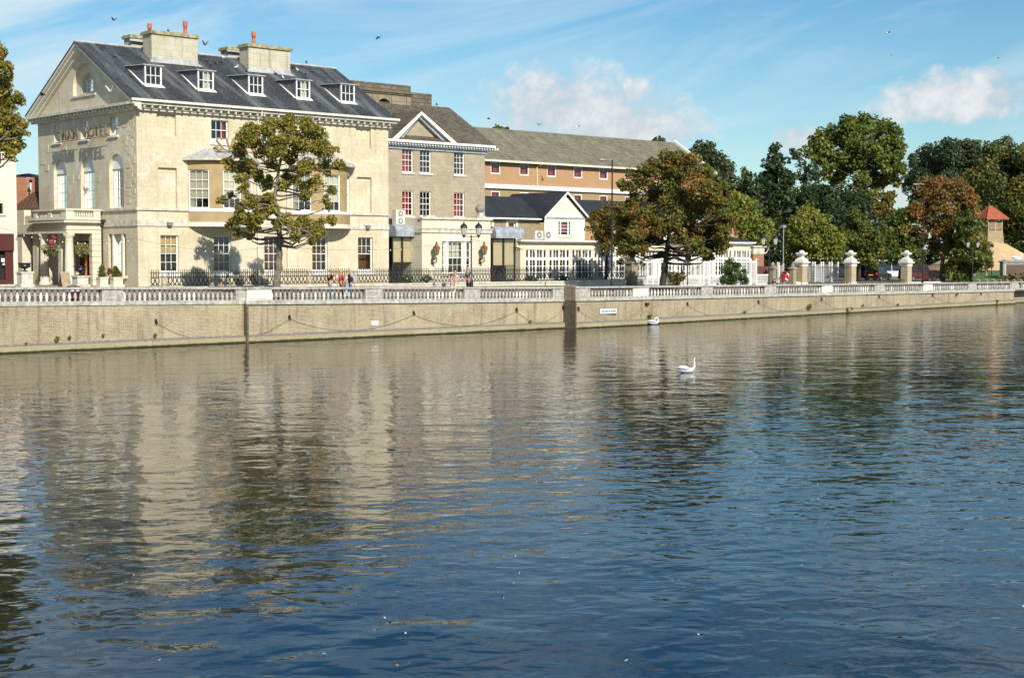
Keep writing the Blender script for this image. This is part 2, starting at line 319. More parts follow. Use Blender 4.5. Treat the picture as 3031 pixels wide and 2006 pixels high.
M['brownblind'] = plain('brown_blind', (0.34, 0.17, 0.06), 0.8, 0.15, 3.0)
M['redcurtain'] = plain('red_curtain', (0.42, 0.025, 0.03), 0.8, 0.2, 8.0)
M['lace'] = plain('lace_curtain', (0.55, 0.52, 0.45), 0.85, 0.15, 8.0)
M['terra'] = plain('terracotta', (0.50, 0.13, 0.07), 0.8, 0.18, 5.0)
M['maroon'] = plain('maroon_awning', (0.075, 0.016, 0.014), 0.7, 0.1, 2.0)
M['gold'] = plain('brown_gold_letter', (0.36, 0.24, 0.10), 0.5, 0.12, 5.0, metal=0.2)
M['letter'] = plain('weathered_letter', (0.17, 0.14, 0.09), 0.6, 0.2, 5.0)
M['door'] = plain('brown_timber_door', (0.10, 0.035, 0.014), 0.5, 0.25, 4.0)
M['doorlit'] = plain('orange_timber', (0.42, 0.15, 0.04), 0.5, 0.2, 4.0)
M['grey_metal'] = plain('grey_metal', (0.33, 0.34, 0.33), 0.5, 0.1, 3.0, metal=0.3)
M['ac'] = plain('beige_ac_case', (0.62, 0.60, 0.53), 0.5, 0.08, 3.0)
M['acdark'] = plain('ac_grille', (0.22, 0.22, 0.20), 0.6, 0.15, 20.0)
M['copper'] = plain('copper', (0.22, 0.12, 0.06), 0.4, 0.2, 6.0, metal=0.7)
M['lamp_glass'] = plain('frosted_lamp_glass', (0.55, 0.55, 0.46), 0.3, 0.05, 4.0)
M['amber'] = plain('amber_lamp_glass', (0.24, 0.18, 0.09), 0.3, 0.1, 4.0)
M['asphalt'] = plain('asphalt', (0.11, 0.105, 0.10), 0.9, 0.18, 2.0, bump=0.004)
M['pink'] = plain('pink_paving', (0.30, 0.20, 0.17), 0.85, 0.18, 1.5, bump=0.003)
M['paving'] = plain('grey_paving', (0.27, 0.24, 0.19), 0.85, 0.2, 1.2, bump=0.003)
M['grass'] = plain('mown_grass', (0.075, 0.145, 0.03), 0.95, 0.25, 0.8, bump=0.02, bscale=25)
M['sand'] = plain('sandy_mound', (0.56, 0.40, 0.21), 0.95, 0.10, 1.2, bump=0.02, bscale=6, streak=((0.42, 0.33, 0.22), 0.35))
M['wood'] = plain('weathered_oak', (0.36, 0.28, 0.18), 0.8, 0.2, 4.0)
M['fence_wood'] = plain('brown_fence', (0.12, 0.055, 0.035), 0.8, 0.2, 4.0)
M['redpaint'] = plain('red_paint', (0.36, 0.025, 0.02), 0.5, 0.12, 4.0)
M['lifered'] = plain('bright_red', (0.62, 0.03, 0.02), 0.45, 0.05, 4.0)
M['bark'] = plain('grey_bark', (0.19, 0.165, 0.125), 0.95, 0.35, 6.0, bump=0.02, bscale=18)
M['darkbark'] = plain('dark_bark', (0.045, 0.036, 0.026), 0.95, 0.3, 6.0, bump=0.02, bscale=18)
M['urn'] = plain('black_urn', (0.012, 0.012, 0.014), 0.35, 0.2, 5.0, spec=0.6)
M['feather'] = plain('white_feathers', (0.60, 0.62, 0.64), 0.7, 0.06, 12.0)
M['pigeon'] = plain('grey_feathers', (0.075, 0.078, 0.095), 0.7, 0.25, 12.0)
M['beak'] = plain('orange_beak', (0.45, 0.16, 0.03), 0.5, 0.1, 8.0)
M['signwhite'] = plain('white_sign_face', (0.72, 0.77, 0.78), 0.5, 0.05, 3.0)
M['signtext'] = plain('dark_sign_text', (0.05, 0.07, 0.10), 0.6, 0.1, 3.0)
M['bronze'] = plain('bronze_plaque', (0.115, 0.075, 0.05), 0.5, 0.25, 6.0, metal=0.2)
M['granite'] = plain('grey_granite', (0.25, 0.26, 0.25), 0.7, 0.15, 3.0)
M['statue'] = plain('white_statue', (0.74, 0.78, 0.80), 0.4, 0.06, 4.0)
M['blueveh'] = plain('blue_plastic', (0.02, 0.07, 0.12), 0.5, 0.1, 3.0)
M['tyre'] = plain('tyre_rubber', (0.012, 0.012, 0.012), 0.8, 0.1, 5.0)
M['rim'] = plain('wheel_rim', (0.55, 0.56, 0.57), 0.3, 0.05, 5.0, metal=0.7)
M['bulb'] = plain('white_bulb', (0.80, 0.78, 0.72), 0.3, 0.03, 5.0)
M['wire'] = plain('string_wire', (0.05, 0.04, 0.03), 0.7, 0.1, 5.0)
def carpaint(name, col):
    m, n, b = newmat(name); b.inputs['Base Color'].default_value = c4(col); b.inputs['Roughness'].default_value = 0.25
    b.inputs['Coat Weight'].default_value = 0.6; b.inputs['Coat Roughness'].default_value = 0.05; return m
def glassmat():
    m, n, b = newmat('window_glass'); t = n.t
    out = [x for x in t.nodes if x.type == 'OUTPUT_MATERIAL'][0]
    tr = n.n('ShaderNodeBsdfTransparent', {0: (0.86, 0.90, 0.88, 1)}); gl = n.n('ShaderNodeBsdfGlossy', {0: (1, 1, 1, 1), 1: 0.03})
    fr = n.n('ShaderNodeFresnel', {0: 1.5}); p = wpos(n)
    bp = n.n('ShaderNodeBump', {'Strength': 1.0, 'Distance': 0.004, 'Height': n.noise(p, 1.6, 2)}); t.links.new(bp.outputs[0], gl.inputs['Normal'])
    mx = n.n('ShaderNodeMixShader', {0: n.m('MULTIPLY_ADD', fr.outputs[0], 1.3, 0.02, clamp=True), 1: tr.outputs[0], 2: gl.outputs[0]})
    t.links.new(mx.outputs[0], out.inputs[0]); t.nodes.remove(b); return m
M['glass'] = glassmat()
def leafmat(name, trans=0.35):
    m, n, b = newmat(name); t = n.t; out = [x for x in t.nodes if x.type == 'OUTPUT_MATERIAL'][0]
    at = n.n('ShaderNodeAttribute', attribute_name='leafcol')
    b.inputs['Roughness'].default_value = 0.5; b.inputs['Specular IOR Level'].default_value = 0.35
    t.links.new(at.outputs[0], b.inputs['Base Color'])
    tl = n.n('ShaderNodeBsdfTranslucent', {0: n.mix(1.0, at.outputs[0], (1.25, 1.15, 0.45, 1), 'MULTIPLY')})
    mx = n.n('ShaderNodeMixShader', {0: trans, 1: b.outputs[0], 2: tl.outputs[0]}); t.links.new(mx.outputs[0], out.inputs[0]); return m
M['leaf'] = leafmat('leaves')
def watermat():
    m, n, b = newmat('river_water'); g = n.n('ShaderNodeNewGeometry').outputs['Position']
    p = n.n('ShaderNodeMapping', {'Vector': g, 'Rotation': (0, 0, math.radians(-8))}).outputs[0]
    # calm and ruffled patches of the surface
    calm = n.ramp(n.noise(n.n('ShaderNodeMapping', {'Vector': g, 'Scale': (1, 0.6, 1)}).outputs[0], 0.05, 3, 0.5), [(0.35, 0.35), (0.65, 1.4)])
    s1 = n.n('ShaderNodeMapping', {'Vector': p, 'Scale': (0.8, 1.0, 1)}).outputs[0]
    a = n.noise(s1, 0.62, 1, 0.5, 0.5); c = n.noise(s1, 2.4, 1.5, 0.5, 0.5)
    d = n.noise(n.n('ShaderNodeMapping', {'Vector': p, 'Scale': (0.7, 1, 1), 'Rotation': (0, 0, 0.5)}).outputs[0], 5.5, 2, 0.5)
    h = n.m('ADD', n.m('MULTIPLY', a, WAVE[0]), n.m('MULTIPLY', n.m('ADD', n.m('MULTIPLY', c, WAVE[1]), n.m('MULTIPLY', d, WAVE[2])), calm))
    bp = n.n('ShaderNodeBump', {'Strength': 1.0, 'Distance': 1.0, 'Height': h})
    t = n.t; t.links.new(bp.outputs[0], b.inputs['Normal'])
    b.inputs['Base Color'].default_value = (0.005, 0.013, 0.013, 1); b.inputs['Roughness'].default_value = 0.03
    b.inputs['IOR'].default_value = 1.333; b.inputs['Specular IOR Level'].default_value = 0.5
    return m
WAVE = (0.046, 0.022, 0.0022)
M['water'] = watermat()
# ---------------------------------------------------------------- the setting: water, ground, river wall
def lx_at(px, ly): return F(px, 900, ly)[0]
# river wall sections: (lx0, ly0, lx1, ly1, top z0, top z1) at the foot of the ledge
_e = w2l(gnd(3005, 899))
SEC = [(-70.0, -14.60, lx_at(731, -14.6), -14.60, 4.0, 3.12),
       (lx_at(731, -14.77), -14.77, lx_at(1672, -14.60), -14.60, 3.12, 2.78),
       (lx_at(1704, -15.62), -15.62, lx_at(1917, -15.0), -15.0, 2.83, 2.76),
       (lx_at(1917, -14.45), -14.45, _e[0], _e[1], 2.74, 2.26),
       (_e[0] - 0.05, _e[1] + 1.2, 330.0, 14.0, 2.24, 1.6)]
def sec_of(lx):
    for s in SEC:
        if lx <= s[2]: return s
    return SEC[-1]
def vq(lx):
    s = sec_of(lx); k = (lx - s[0]) / (s[2] - s[0]); return s[1] + k * (s[3] - s[1])
def ztop(lx):
    if lx < -15.5: return 3.31 + (-15.5 - lx) * 0.012
    s = sec_of(lx)
    if s is SEC[0]: k = (lx + 15.5) / (s[2] + 15.5); return 3.31 + k * (3.12 - 3.31)
    k = (lx - s[0]) / (s[2] - s[0]); return s[4] + k * (s[5] - s[4])
BALH = 0.95
ZQX = [-70, -15.5, -1.2, 24, 32, 43, 54, 75, 95, 330]; ZQZ = [3.0, 2.36, 2.17, 1.83, 1.80, 1.67, 1.53, 1.41, 1.30, 0.9]
def zq(lx): return float(np.interp(lx, ZQX, ZQZ))
def vqs(lx): return float(np.interp(lx, [-70, 24, 32, 95, 330], [-14.4, -14.4, -14.2, -8.2, 14.2]))
def Gz(lx, ly):
    t = (ly - vqs(lx)) / 11.5; rise = float(np.interp(lx, [-20, -2, 15, 45, 90, 330], [0.60, 0.77, 0.80, 0.86, 0.86, 0.8])); return zq(lx) + rise * min(1.0, max(0.0, t))
def gp(px, py):                 # photo pixel -> point where its ray meets the ground (local frame)
    r = ray(px, py); t = 60.0
    while t < 600:
        P = CAMP + r * t; p = w2l(P)
        if P[2] <= Gz(p[0], p[1]): return np.array([p[0], p[1], Gz(p[0], p[1])])
        t += 0.05
    return p
def gt(px, back):               # point on the ground under photo column px, 'back' metres behind the river wall
    r = ray(px, 800); t = 60.0
    while t < 400:
        p = w2l(CAMP + r * t)
        if p[1] - vqs(p[0]) >= back: return np.array([p[0], p[1], Gz(p[0], p[1])])
        t += 0.02
def top_of(py, p): return zpx(py, l2w(p)[1])
def sheet(name, t0, t1, mat, dz, x0=-70, x1=330, step=4.0):
    mb = MB(); xs = np.arange(x0, x1 + .1, step); ts = [t0 + (t1 - t0) * k / 4 for k in range(5)]
    for i in range(len(xs) - 1):
        for k in range(4):
            q = []
            for (x, t) in ((xs[i], ts[k]), (xs[i + 1], ts[k]), (xs[i + 1], ts[k + 1]), (xs[i], ts[k + 1])):
                y = vqs(x) + t; q.append(l2w((x, y, Gz(x, y) + dz)))
            mb.quad(*q)
    return tag(mb.build(name, mat), kind='structure')
sheet('road', 0.0, 5.2, M['asphalt'], 0.0)
sheet('pavement', 5.2, 8.6, M['pink'], 0.05)
sheet('forecourt', 8.6, 12.2, M['paving'], 0.0)
mb = MB()                        # the rest of the land, out past the trees
xs = [-70, -40, -15, 0, 20, 40, 60, 80, 95, 130, 200, 330]
for i in range(len(xs) - 1):
    a, b_ = xs[i], xs[i + 1]
    mb.quad(*[l2w((x, vqs(x) + t, Gz(x, vqs(x) + t) - 0.004)) for x, t in ((a, 12.2), (b_, 12.2), (b_, 420), (a, 420))])
tag(mb.build('ground', M['paving']), kind='structure')
wm = MB(); wm.quad((-400, -60, 0), (500, -60, 0), (500, 700, 0), (-400, 700, 0))
tag(wm.build('river', M['water']), kind='structure')
bed = MB(); bed.quad((-700, -700, -1.5), (800, -700, -1.5), (800, 900, -1.5), (-700, 900, -1.5))
tag(bed.build('river_bed', M['asphalt']), kind='structure')

wall = thing('river_wall', 'long yellow-brown brick river wall with stone ledge at the water', 'wall', (-15, -14.6, 0))
def seg_boxes(mb, s, d0, d1, z0f, z1f, step=3.0, a=None, b=None):
    """Strip along a wall section from d0 (river side) to d1 behind its line, between two height functions."""
    x0 = s[0] if a is None else a; x1 = s[2] if b is None else b
    n = max(1, int((x1 - x0) / step)); sl = (s[3] - s[1]) / (s[2] - s[0])
    L = lambda x: s[1] + (x - s[0]) * sl
    vs = []; fs = []
    for i in range(n + 1):
        x = x0 + (x1 - x0) * i / n; y = L(x); vs += [(x, y + d0, z0f(x)), (x, y + d1, z0f(x)), (x, y + d1, z1f(x)), (x, y + d0, z1f(x))]
    for i in range(n):
        o = 4 * i; p = o + 4; fs += [(o, o + 1, p + 1, p), (o + 1, o + 2, p + 2, p + 1), (o + 2, o + 3, p + 3, p + 2), (o + 3, o, p, p + 3)]
    fs += [(0, 3, 2, 1), (4 * n, 4 * n + 1, 4 * n + 2, 4 * n + 3)]
    mb.add(vs, fs)
for i, s in enumerate(SEC):
    mb = MB(); zt = (lambda x, s=s: ztop(min(max(x, s[0] + .01), s[2] - .01)) - BALH)
    seg_boxes(mb, s, 0.16, 0.75, lambda x: -1.0, zt)
    mb.build('brick_face', M['brickq'], wall)
    mb = MB(); seg_boxes(mb, s, 0.0, 0.2, lambda x: -1.0, lambda x: 0.32); mb.build('ledge', M['ledge'], wall)
    mb = MB(); sl = (s[3] - s[1]) / (s[2] - s[0]); n = max(1, int((s[2] - s[0]) / 4)); pts = [s[0] + (s[2] - s[0]) * k / n for k in range(n + 1)]
    for k in range(n):
        a, b_ = pts[k], pts[k + 1]; ya = s[1] + (a - s[0]) * sl; yb = s[1] + (b_ - s[0]) * sl
        mb.quad((a, ya, .322), (b_, yb, .322), (b_, yb + .165, .45), (a, ya + .165, .45))
    mb.build('ledge_chamfer', M['ledge_top'], wall)
# return faces where the wall steps forward
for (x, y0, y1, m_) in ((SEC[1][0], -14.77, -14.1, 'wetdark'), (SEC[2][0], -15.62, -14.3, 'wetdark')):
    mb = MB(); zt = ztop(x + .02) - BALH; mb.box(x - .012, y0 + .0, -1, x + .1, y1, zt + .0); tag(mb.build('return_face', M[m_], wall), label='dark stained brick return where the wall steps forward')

bal = thing('stone_balustrade', 'pale stone balustrade with turned balusters on top of the river wall', 'balustrade', (-15, -14.3, 2.4))
PED = [(303, 367, 0), (699, 731, 0), (731, 804, 1), (1082, 1133, 1), (1375, 1420, 1), (1637, 1672, 1), (1704, 1745, 2), (1876, 1917, 2), (1917, 1921, 3), (2078, 2108, 3), (2265, 2295, 3), (2435, 2462, 3), (2590, 2615, 3), (2734, 2757, 3), (2866, 2887, 3), (2990, 3005, 3), (3006, 3013, 4)]
prof = [(.075, 0), (.085, .03), (.05, .07), (.06, .10), (.098, .17), (.09, .25), (.055, .40), (.042, .47), (.06, .50), (.045, .53), (.082, .57)]
blm = MB().lathe([(r * 1.0, z) for r, z in prof], n=8).mesh('baluster', M['bal'], True)
blm2 = MB().lathe([(r * 1.0, z) for r, z in prof], n=8).mesh('baluster_new', M['bal_new'], True)
def sec_y(i, x): s = SEC[i]; return s[1] + (x - s[0]) * (s[3] - s[1]) / (s[2] - s[0])
nbal = 0
for i, s in enumerate(SEC):
    zt = lambda x, s=s: ztop(min(max(x, s[0] + .01), s[2] - .01))
    m_ = M['bal'] if i < 4 else M['bal']
    mb = MB(); seg_boxes(mb, s, 0.04, 0.62, lambda x: zt(x) - .11, lambda x: zt(x)); seg_boxes(mb, s, 0.10, 0.56, lambda x: zt(x) - .15, lambda x: zt(x) - .112); mb.build('coping', m_, bal)
    mb = MB(); seg_boxes(mb, s, 0.09, 0.60, lambda x: zt(x) - BALH + .002, lambda x: zt(x) - .73)
    if i: seg_boxes(mb, s, 0.04, 0.3, lambda x: zt(x) - BALH - .03, lambda x: zt(x) - BALH + .05)
    mb.build('plinth', m_, bal)
    peds = []
    for (a, b_, k) in PED:
        if k != i: continue
        x0 = lx_at(a, s[1] + .1) if i != 3 else None
        def solve(px):
            x = s[0]
            for _ in range(30): x = lx_at(px, sec_y(i, x) + .1)
            return x
        x0, x1 = solve(a), solve(b_); peds.append((x0, x1))
        mb = MB(); y = sec_y(i, (x0 + x1) / 2); z = zt((x0 + x1) / 2)
        vs0 = z - .73; d = .085 if i else .12
        mb.box(x0, y + d, vs0 + .002, x1, y + .56, z - .15)
        if x1 - x0 > .8: mb.box(x0 + .18, y + d - .025, vs0 + .08, x1 - .18, y + d + .01, z - .24)
        mb.build('pedestal', M['bal_new'] if (a in (1876, 731, 2435, 2734)) else M['bal'], bal)
    if i == 4: lim0, lim1 = s[0], 125
    else: lim0, lim1 = max(s[0], -16.5), s[2]
    edges = [lim0] + [e for p in peds for e in p] + [lim1]
    for k in range(0, len(edges) - 1, 2):
        a, b_ = edges[k], edges[k + 1]
        if b_ - a < .5 or nbal > 298: continue
        sp = 0.305 if i < 2 else (0.335 if i == 2 else 0.40); n = int((b_ - a) / sp + .5)
        for q in range(n):
            if nbal >= 298: break
            x = a + (b_ - a) * (q + .5) / n; me = blm2 if (random.random() < .25) else blm
            inst('baluster', me, bal, (x, sec_y(i, x) + .33, zt(x) - .73)); nbal += 1
# one dark pier face of the balustrade where the wall steps out
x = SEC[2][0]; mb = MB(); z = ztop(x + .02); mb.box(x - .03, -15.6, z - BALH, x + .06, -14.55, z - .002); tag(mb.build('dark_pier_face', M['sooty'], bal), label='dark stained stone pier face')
x = SEC[1][0]; z = ztop(x + .02)
# mooring chains on iron brackets
BR = [(462, 950), (857, 938), (1225, 925), (1529, 915), (1667, 909), (1712, 912), (1912, 899), (2035, 898), (2245, 892), (2432, 884), (2602, 876), (2760, 872), (2904, 868)]
MID = [(692, 1003), (1040, 972), (1380, 958), (1597, 949), None, (1800, 950), (1955, 937), (2120, 934), (2340, 916), (2515, 915), (2680, 903), (2835, 893)]
def wallpt(px, py):
    x = 0
    for _ in range(40):
        y = vq(x); x = 0.5 * x + 0.5 * F(px, py, y + .1)[0]
    y = vq(x); return np.array([x, y + .10, F(px, py, y + .1)[1]])
bp_ = [wallpt(*q) for q in BR]
bn = ['leftmost of the row', 'right of the tall wall joint', 'right of the blank white plate', 'below the right end of the pavilion', 'just left of the dark pier', 'just right of the dark pier', 'above the preening swan', 'right of the preening swan', 'below the white trellis fence', 'right of the red lifebuoy box', 'below the parked cars', 'below the orange maple', 'rightmost of the row']
for q, p in zip(BR, bp_):
    t = thing('mooring_bracket', 'black iron chain bracket on the river wall, ' + bn[BR.index(q)], 'bracket', tuple(p), 'mooring brackets along the wall')
    mb = MB(); mb.box(p[0] - .055, p[1] - .03, p[2] - .10, p[0] + .055, p[1] + .065, p[2] + .10); mb.build('plate', M['iron'], t)
    mb = MB(); mb.tube([(p[0] + .07 * math.cos(a), p[1] - .06, p[2] - .10 + .07 * math.sin(a)) for a in np.linspace(0, 6.28, 9)], .02, 5); mb.build('ring', M['iron'], t)
names = ['beside the downstream end of the hotel front', 'below the group of four walkers', 'below the pavilion with two wall lanterns', 'short span left of the dark pier', '', 'under the upstream notice', 'short span beside the preening swan', 'below the white trellis', 'below the red lifebuoy box', 'below the first gate opening', 'below the parked cars', 'below the orange tree']
for i in range(len(BR) - 1):
    if MID[i] is None: continue
    a, c = bp_[i], bp_[i + 1]; m_ = wallpt(*MID[i]); sag = (a[2] + c[2]) / 2 - m_[2]; pts = []
    for k in range(15):
        f = k / 14; p = a + (c - a) * f; y = min(vq(p[0]) + .12, p[1]) ; pts.append((p[0], vq(p[0]) + .11, p[2] - .12 - sag * 4 * f * (1 - f)))
    t = thing('mooring_chain', 'thin rusty chain looped on the river wall, ' + names[i], 'chain', tuple(pts[7]), 'mooring chains')
    mb = MB(); mb.tube(pts, .010, 5); mb.build('links', M['bark'], t)
p = wallpt(1110, 956); t = thing('wall_plate', 'small blank white plate fixed to the brick river wall', 'plate', tuple(p)); MB().box(p[0] - .26, p[1] - .0, p[2] - .13, p[0] + .26, p[1] + .05, p[2] + .13).build('plate', M['white'], t)
def text_mesh(body, size, mat, extr=0.01, align='CENTER', name='lettering'):
    cu = bpy.data.curves.new('tmp', 'FONT'); cu.body = body; cu.size = size; cu.align_x = align; cu.align_y = 'CENTER'; cu.extrude = extr; cu.resolution_u = 3
    ob = bpy.data.objects.new('tmp', cu); COL.objects.link(ob); bpy.context.view_layer.update()
    me = bpy.data.meshes.new_from_object(ob.evaluated_get(bpy.context.evaluated_depsgraph_get())); bpy.data.objects.remove(ob); bpy.data.curves.remove(cu)
    me.materials.clear(); me.materials.append(mat); me.name = name; return me
def put_text(body, size, mat, parent, loc, rz=0.0, extr=0.01, name='lettering', sx=1.0):
    me = text_mesh(body, size, mat, extr, name=name); o = inst(name, me, parent, loc); o.rotation_euler = (math.pi / 2, 0, rz); o.scale = (sx, 1, 1); return o
p = wallpt(1800, 920.5); t = thing('upstream_notice', 'white notice with dark frame reading This side up stream on the river wall', 'sign', tuple(p))
MB().box(p[0] - .86, p[1] - .03, p[2] - .20, p[0] + .86, p[1] + .05, p[2] + .20).build('frame', M['signtext'], t)
MB().box(p[0] - .83, p[1] - .036, p[2] - .17, p[0] + .83, p[1] - .031, p[2] + .17).build('face', M['signwhite'], t)
put_text('This side up stream', .21, M['signtext'], t, (p[0], p[1] - .045, p[2]), sx=.88)
# ---------------------------------------------------------------- building helpers
_pane = {}
def pane_mesh(w_, h_):
    k = (round(w_, 2), round(h_, 2))
    if k not in _pane: _pane[k] = MB().quad((-w_ / 2, 0, -h_ / 2), (w_ / 2, 0, -h_ / 2), (w_ / 2, 0, h_ / 2), (-w_ / 2, 0, h_ / 2)).mesh('pane', M['glass'])
    return _pane[k]
def frame_angle(Mf):
    a = Mf(0, 0, 0); b = Mf(1, 0, 0); return math.atan2(b[1] - a[1], b[0] - a[0])
def window(parent, Mf, a0, a1, z0, z1, cols=3, rows=4, d=0.16, fr=0.07, bar=0.028, blind=None, curtain=None, room='room', mat='white', sill=None, skip=0, panes=True, name='window', meet=True, depth=.7, drop=None):
    """Sash window: frame and glazing bars; panes, blind, curtain and the dark room behind as its pieces."""
    mb = MB()
    mb.boxF(Mf, a0, a0 + fr, d, d + .09, z0, z1); mb.boxF(Mf, a1 - fr, a1, d, d + .09, z0, z1)
    mb.boxF(Mf, a0 + fr, a1 - fr, d, d + .09, z0, z0 + fr * 1.2); mb.boxF(Mf, a0 + fr, a1 - fr, d, d + .09, z1 - fr, z1)
    ia0, ia1, iz0, iz1 = a0 + fr, a1 - fr, z0 + fr * 1.2, z1 - fr
    pw = (ia1 - ia0) / cols; ph = (iz1 - iz0) / rows
    for c in range(1, cols): mb.boxF(Mf, ia0 + pw * c - bar / 2, ia0 + pw * c + bar / 2, d + .02, d + .06, iz0 + ph * skip, iz1)
    for r_ in range(1, rows):
        if r_ < skip: continue
        t = bar * (1.7 if (meet and r_ == rows // 2) or r_ == skip else 1.0); mb.boxF(Mf, ia0, ia1, d + .015, d + .065, iz0 + ph * r_ - t / 2, iz0 + ph * r_ + t / 2)
    if sill: mb.boxF(Mf, a0 - .1, a1 + .1, -.10, d + .02, z0 - sill, z0 - .002)
    wo = mb.build(name, M[mat], parent); ang = frame_angle(Mf)
    if panes:
        me = pane_mesh(pw - bar, ph - bar)
        for c in range(cols):
            for r_ in range(skip, rows):
                inst('pane', me, wo, Mf(ia0 + pw * (c + .5), d + .042, iz0 + ph * (r_ + .5)), ang)
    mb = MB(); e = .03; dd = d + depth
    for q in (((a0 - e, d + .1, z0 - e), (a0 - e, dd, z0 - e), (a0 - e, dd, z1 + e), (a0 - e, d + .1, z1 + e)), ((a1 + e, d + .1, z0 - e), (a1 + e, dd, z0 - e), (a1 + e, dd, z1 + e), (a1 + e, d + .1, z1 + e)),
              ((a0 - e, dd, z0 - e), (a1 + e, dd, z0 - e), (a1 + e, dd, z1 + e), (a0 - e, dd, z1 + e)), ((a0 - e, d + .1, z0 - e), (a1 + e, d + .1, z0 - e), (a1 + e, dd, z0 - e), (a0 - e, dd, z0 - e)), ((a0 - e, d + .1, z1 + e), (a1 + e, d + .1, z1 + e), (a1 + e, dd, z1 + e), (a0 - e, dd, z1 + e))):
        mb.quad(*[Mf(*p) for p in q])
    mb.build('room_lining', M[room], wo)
    if blind:
        f, m_ = blind; zb = z1 - (z1 - z0) * f; mb = MB(); mb.boxF(Mf, a0 + fr * .5, a1 - fr * .5, d + .15, d + .16, zb, z1); mb.boxF(Mf, a0 + fr * .5, a1 - fr * .5, d + .14, d + .17, zb - .03, zb); mb.build('blind', M[m_], wo)
    if curtain:
        mb = MB()
        for (f0, f1, m_) in curtain:
            n = 14; c0 = ia0 + (ia1 - ia0) * f0; c1 = ia0 + (ia1 - ia0) * f1; zb = z1 - (z1 - z0) * (drop or 1.0)
            for k in range(n):
                u0 = c0 + (c1 - c0) * k / n; u1 = c0 + (c1 - c0) * (k + 1) / n
                o0 = .05 * math.sin(k * 1.9); o1 = .05 * math.sin((k + 1) * 1.9)
                mb.quad(Mf(u0, d + .22 + o0, zb), Mf(u1, d + .22 + o1, zb), Mf(u1, d + .22 + o1, z1), Mf(u0, d + .22 + o0, z1))
            mb.build('curtain', M[m_], wo)
            mb = MB()
    return wo
def wall_open(mb, Mf, a0, a1, z0, z1, ops, back=True):
    """Wall face with real openings. ops: (a0,a1,z0,z1,depth,arch)"""
    xs = sorted(set([a0, a1] + [q for o in ops for q in o[:2]])); zs = sorted(set([z0, z1] + [q for o in ops for q in o[2:4]]))
    for i in range(len(xs) - 1):
        for k in range(len(zs) - 1):
            cx = (xs[i] + xs[i + 1]) / 2; cz = (zs[k] + zs[k + 1]) / 2
            if any(o[0] < cx < o[1] and o[2] < cz < o[3] for o in ops): continue
            mb.quad(Mf(xs[i], 0, zs[k]), Mf(xs[i + 1], 0, zs[k]), Mf(xs[i + 1], 0, zs[k + 1]), Mf(xs[i], 0, zs[k + 1]))
    for o in ops:
        b0, b1, y0, y1, dp = o[:5]; arch = len(o) > 5 and o[5]
        spring = y1 - (b1 - b0) / 2 if arch else y1
        mb.quad(Mf(b0, 0, y0), Mf(b0, dp, y0), Mf(b0, dp, spring), Mf(b0, 0, spring)); mb.quad(Mf(b1, 0, y0), Mf(b1, dp, y0), Mf(b1, dp, spring), Mf(b1, 0, spring))
        mb.quad(Mf(b0, 0, y0), Mf(b1, 0, y0), Mf(b1, dp, y0), Mf(b0, dp, y0))
        if not arch: mb.quad(Mf(b0, 0, y1), Mf(b1, 0, y1), Mf(b1, dp, y1), Mf(b0, dp, y1))
        else:
            r_ = (b1 - b0) / 2; c = (b0 + b1) / 2; n = 14; P = [(c - r_ * math.cos(math.pi * k / n), spring + r_ * math.sin(math.pi * k / n)) for k in range(n + 1)]
            for k in range(n):
                p, q = P[k], P[k + 1]
                mb.quad(Mf(p[0], 0, p[1]), Mf(q[0], 0, q[1]), Mf(q[0], dp, q[1]), Mf(p[0], dp, p[1]))
                mb.quad(Mf(p[0], 0, p[1]), Mf(q[0], 0, q[1]), Mf(q[0], 0, y1), Mf(p[0], 0, y1))
        if len(o) > 6 and o[6]: mb.quad(Mf(b0, dp, y0), Mf(b1, dp, y0), Mf(b1, dp, y1), Mf(b0, dp, y1))
def gutter_tube(mb, pts, r=.04): mb.tube(pts, r, 6)

# ---------------------------------------------------------------- the hotel
HL, HW, HG, HE, HR = 20.2, 14.1, 2.7, 14.45, 19.12     # length, depth, ground, eaves, ridge
hotel = thing('hotel', 'large cream limestone hotel with dark slate roof, gable front and two bow bays', 'hotel', (0, 0, 2.9))
f = FR(0.0); g = GA(0.0)
GFW = [2.27, 6.22, 10.16, 14.11, 18.08]
ops = [(c - .66, c + .66, 3.84, 6.22, .2) for c in GFW] + [(c - .66, c + .66, 12.55, 13.85, .2) for c in (6.12, 10.08, 14.05)]
ops += [(1.45, 2.85, 12.58, 14.02, .2, False, True), (1.5, 2.86, 7.97, 10.56, .2, False, True), (17.3, 18.63, 12.58, 14.0, .2, False, True), (17.36, 18.66, 7.97, 10.52, .2, False, True)]
mb = MB(); wall_open(mb, f, 0, HL, HG, HE, ops); mb.build('front_wall', M['stone'], hotel)
AR = [(9.84, 11.76), (5.80, 7.72), (1.76, 3.68)]; UPW = [(10.58, 11.62), (6.55, 7.62), (2.45, 3.52)]
gops = [(a, b_, 7.97, 11.5, .28, True) for a, b_ in AR] + [(a, b_, 12.68, 13.93, .2) for a, b_ in UPW]
gops += [(1.55, 3.95, 3.6, 6.3, .35), (5.6, 8.6, HG, 5.9, .5)]
mb = MB(); wall_open(mb, g, 0, HW, HG, HE, gops)
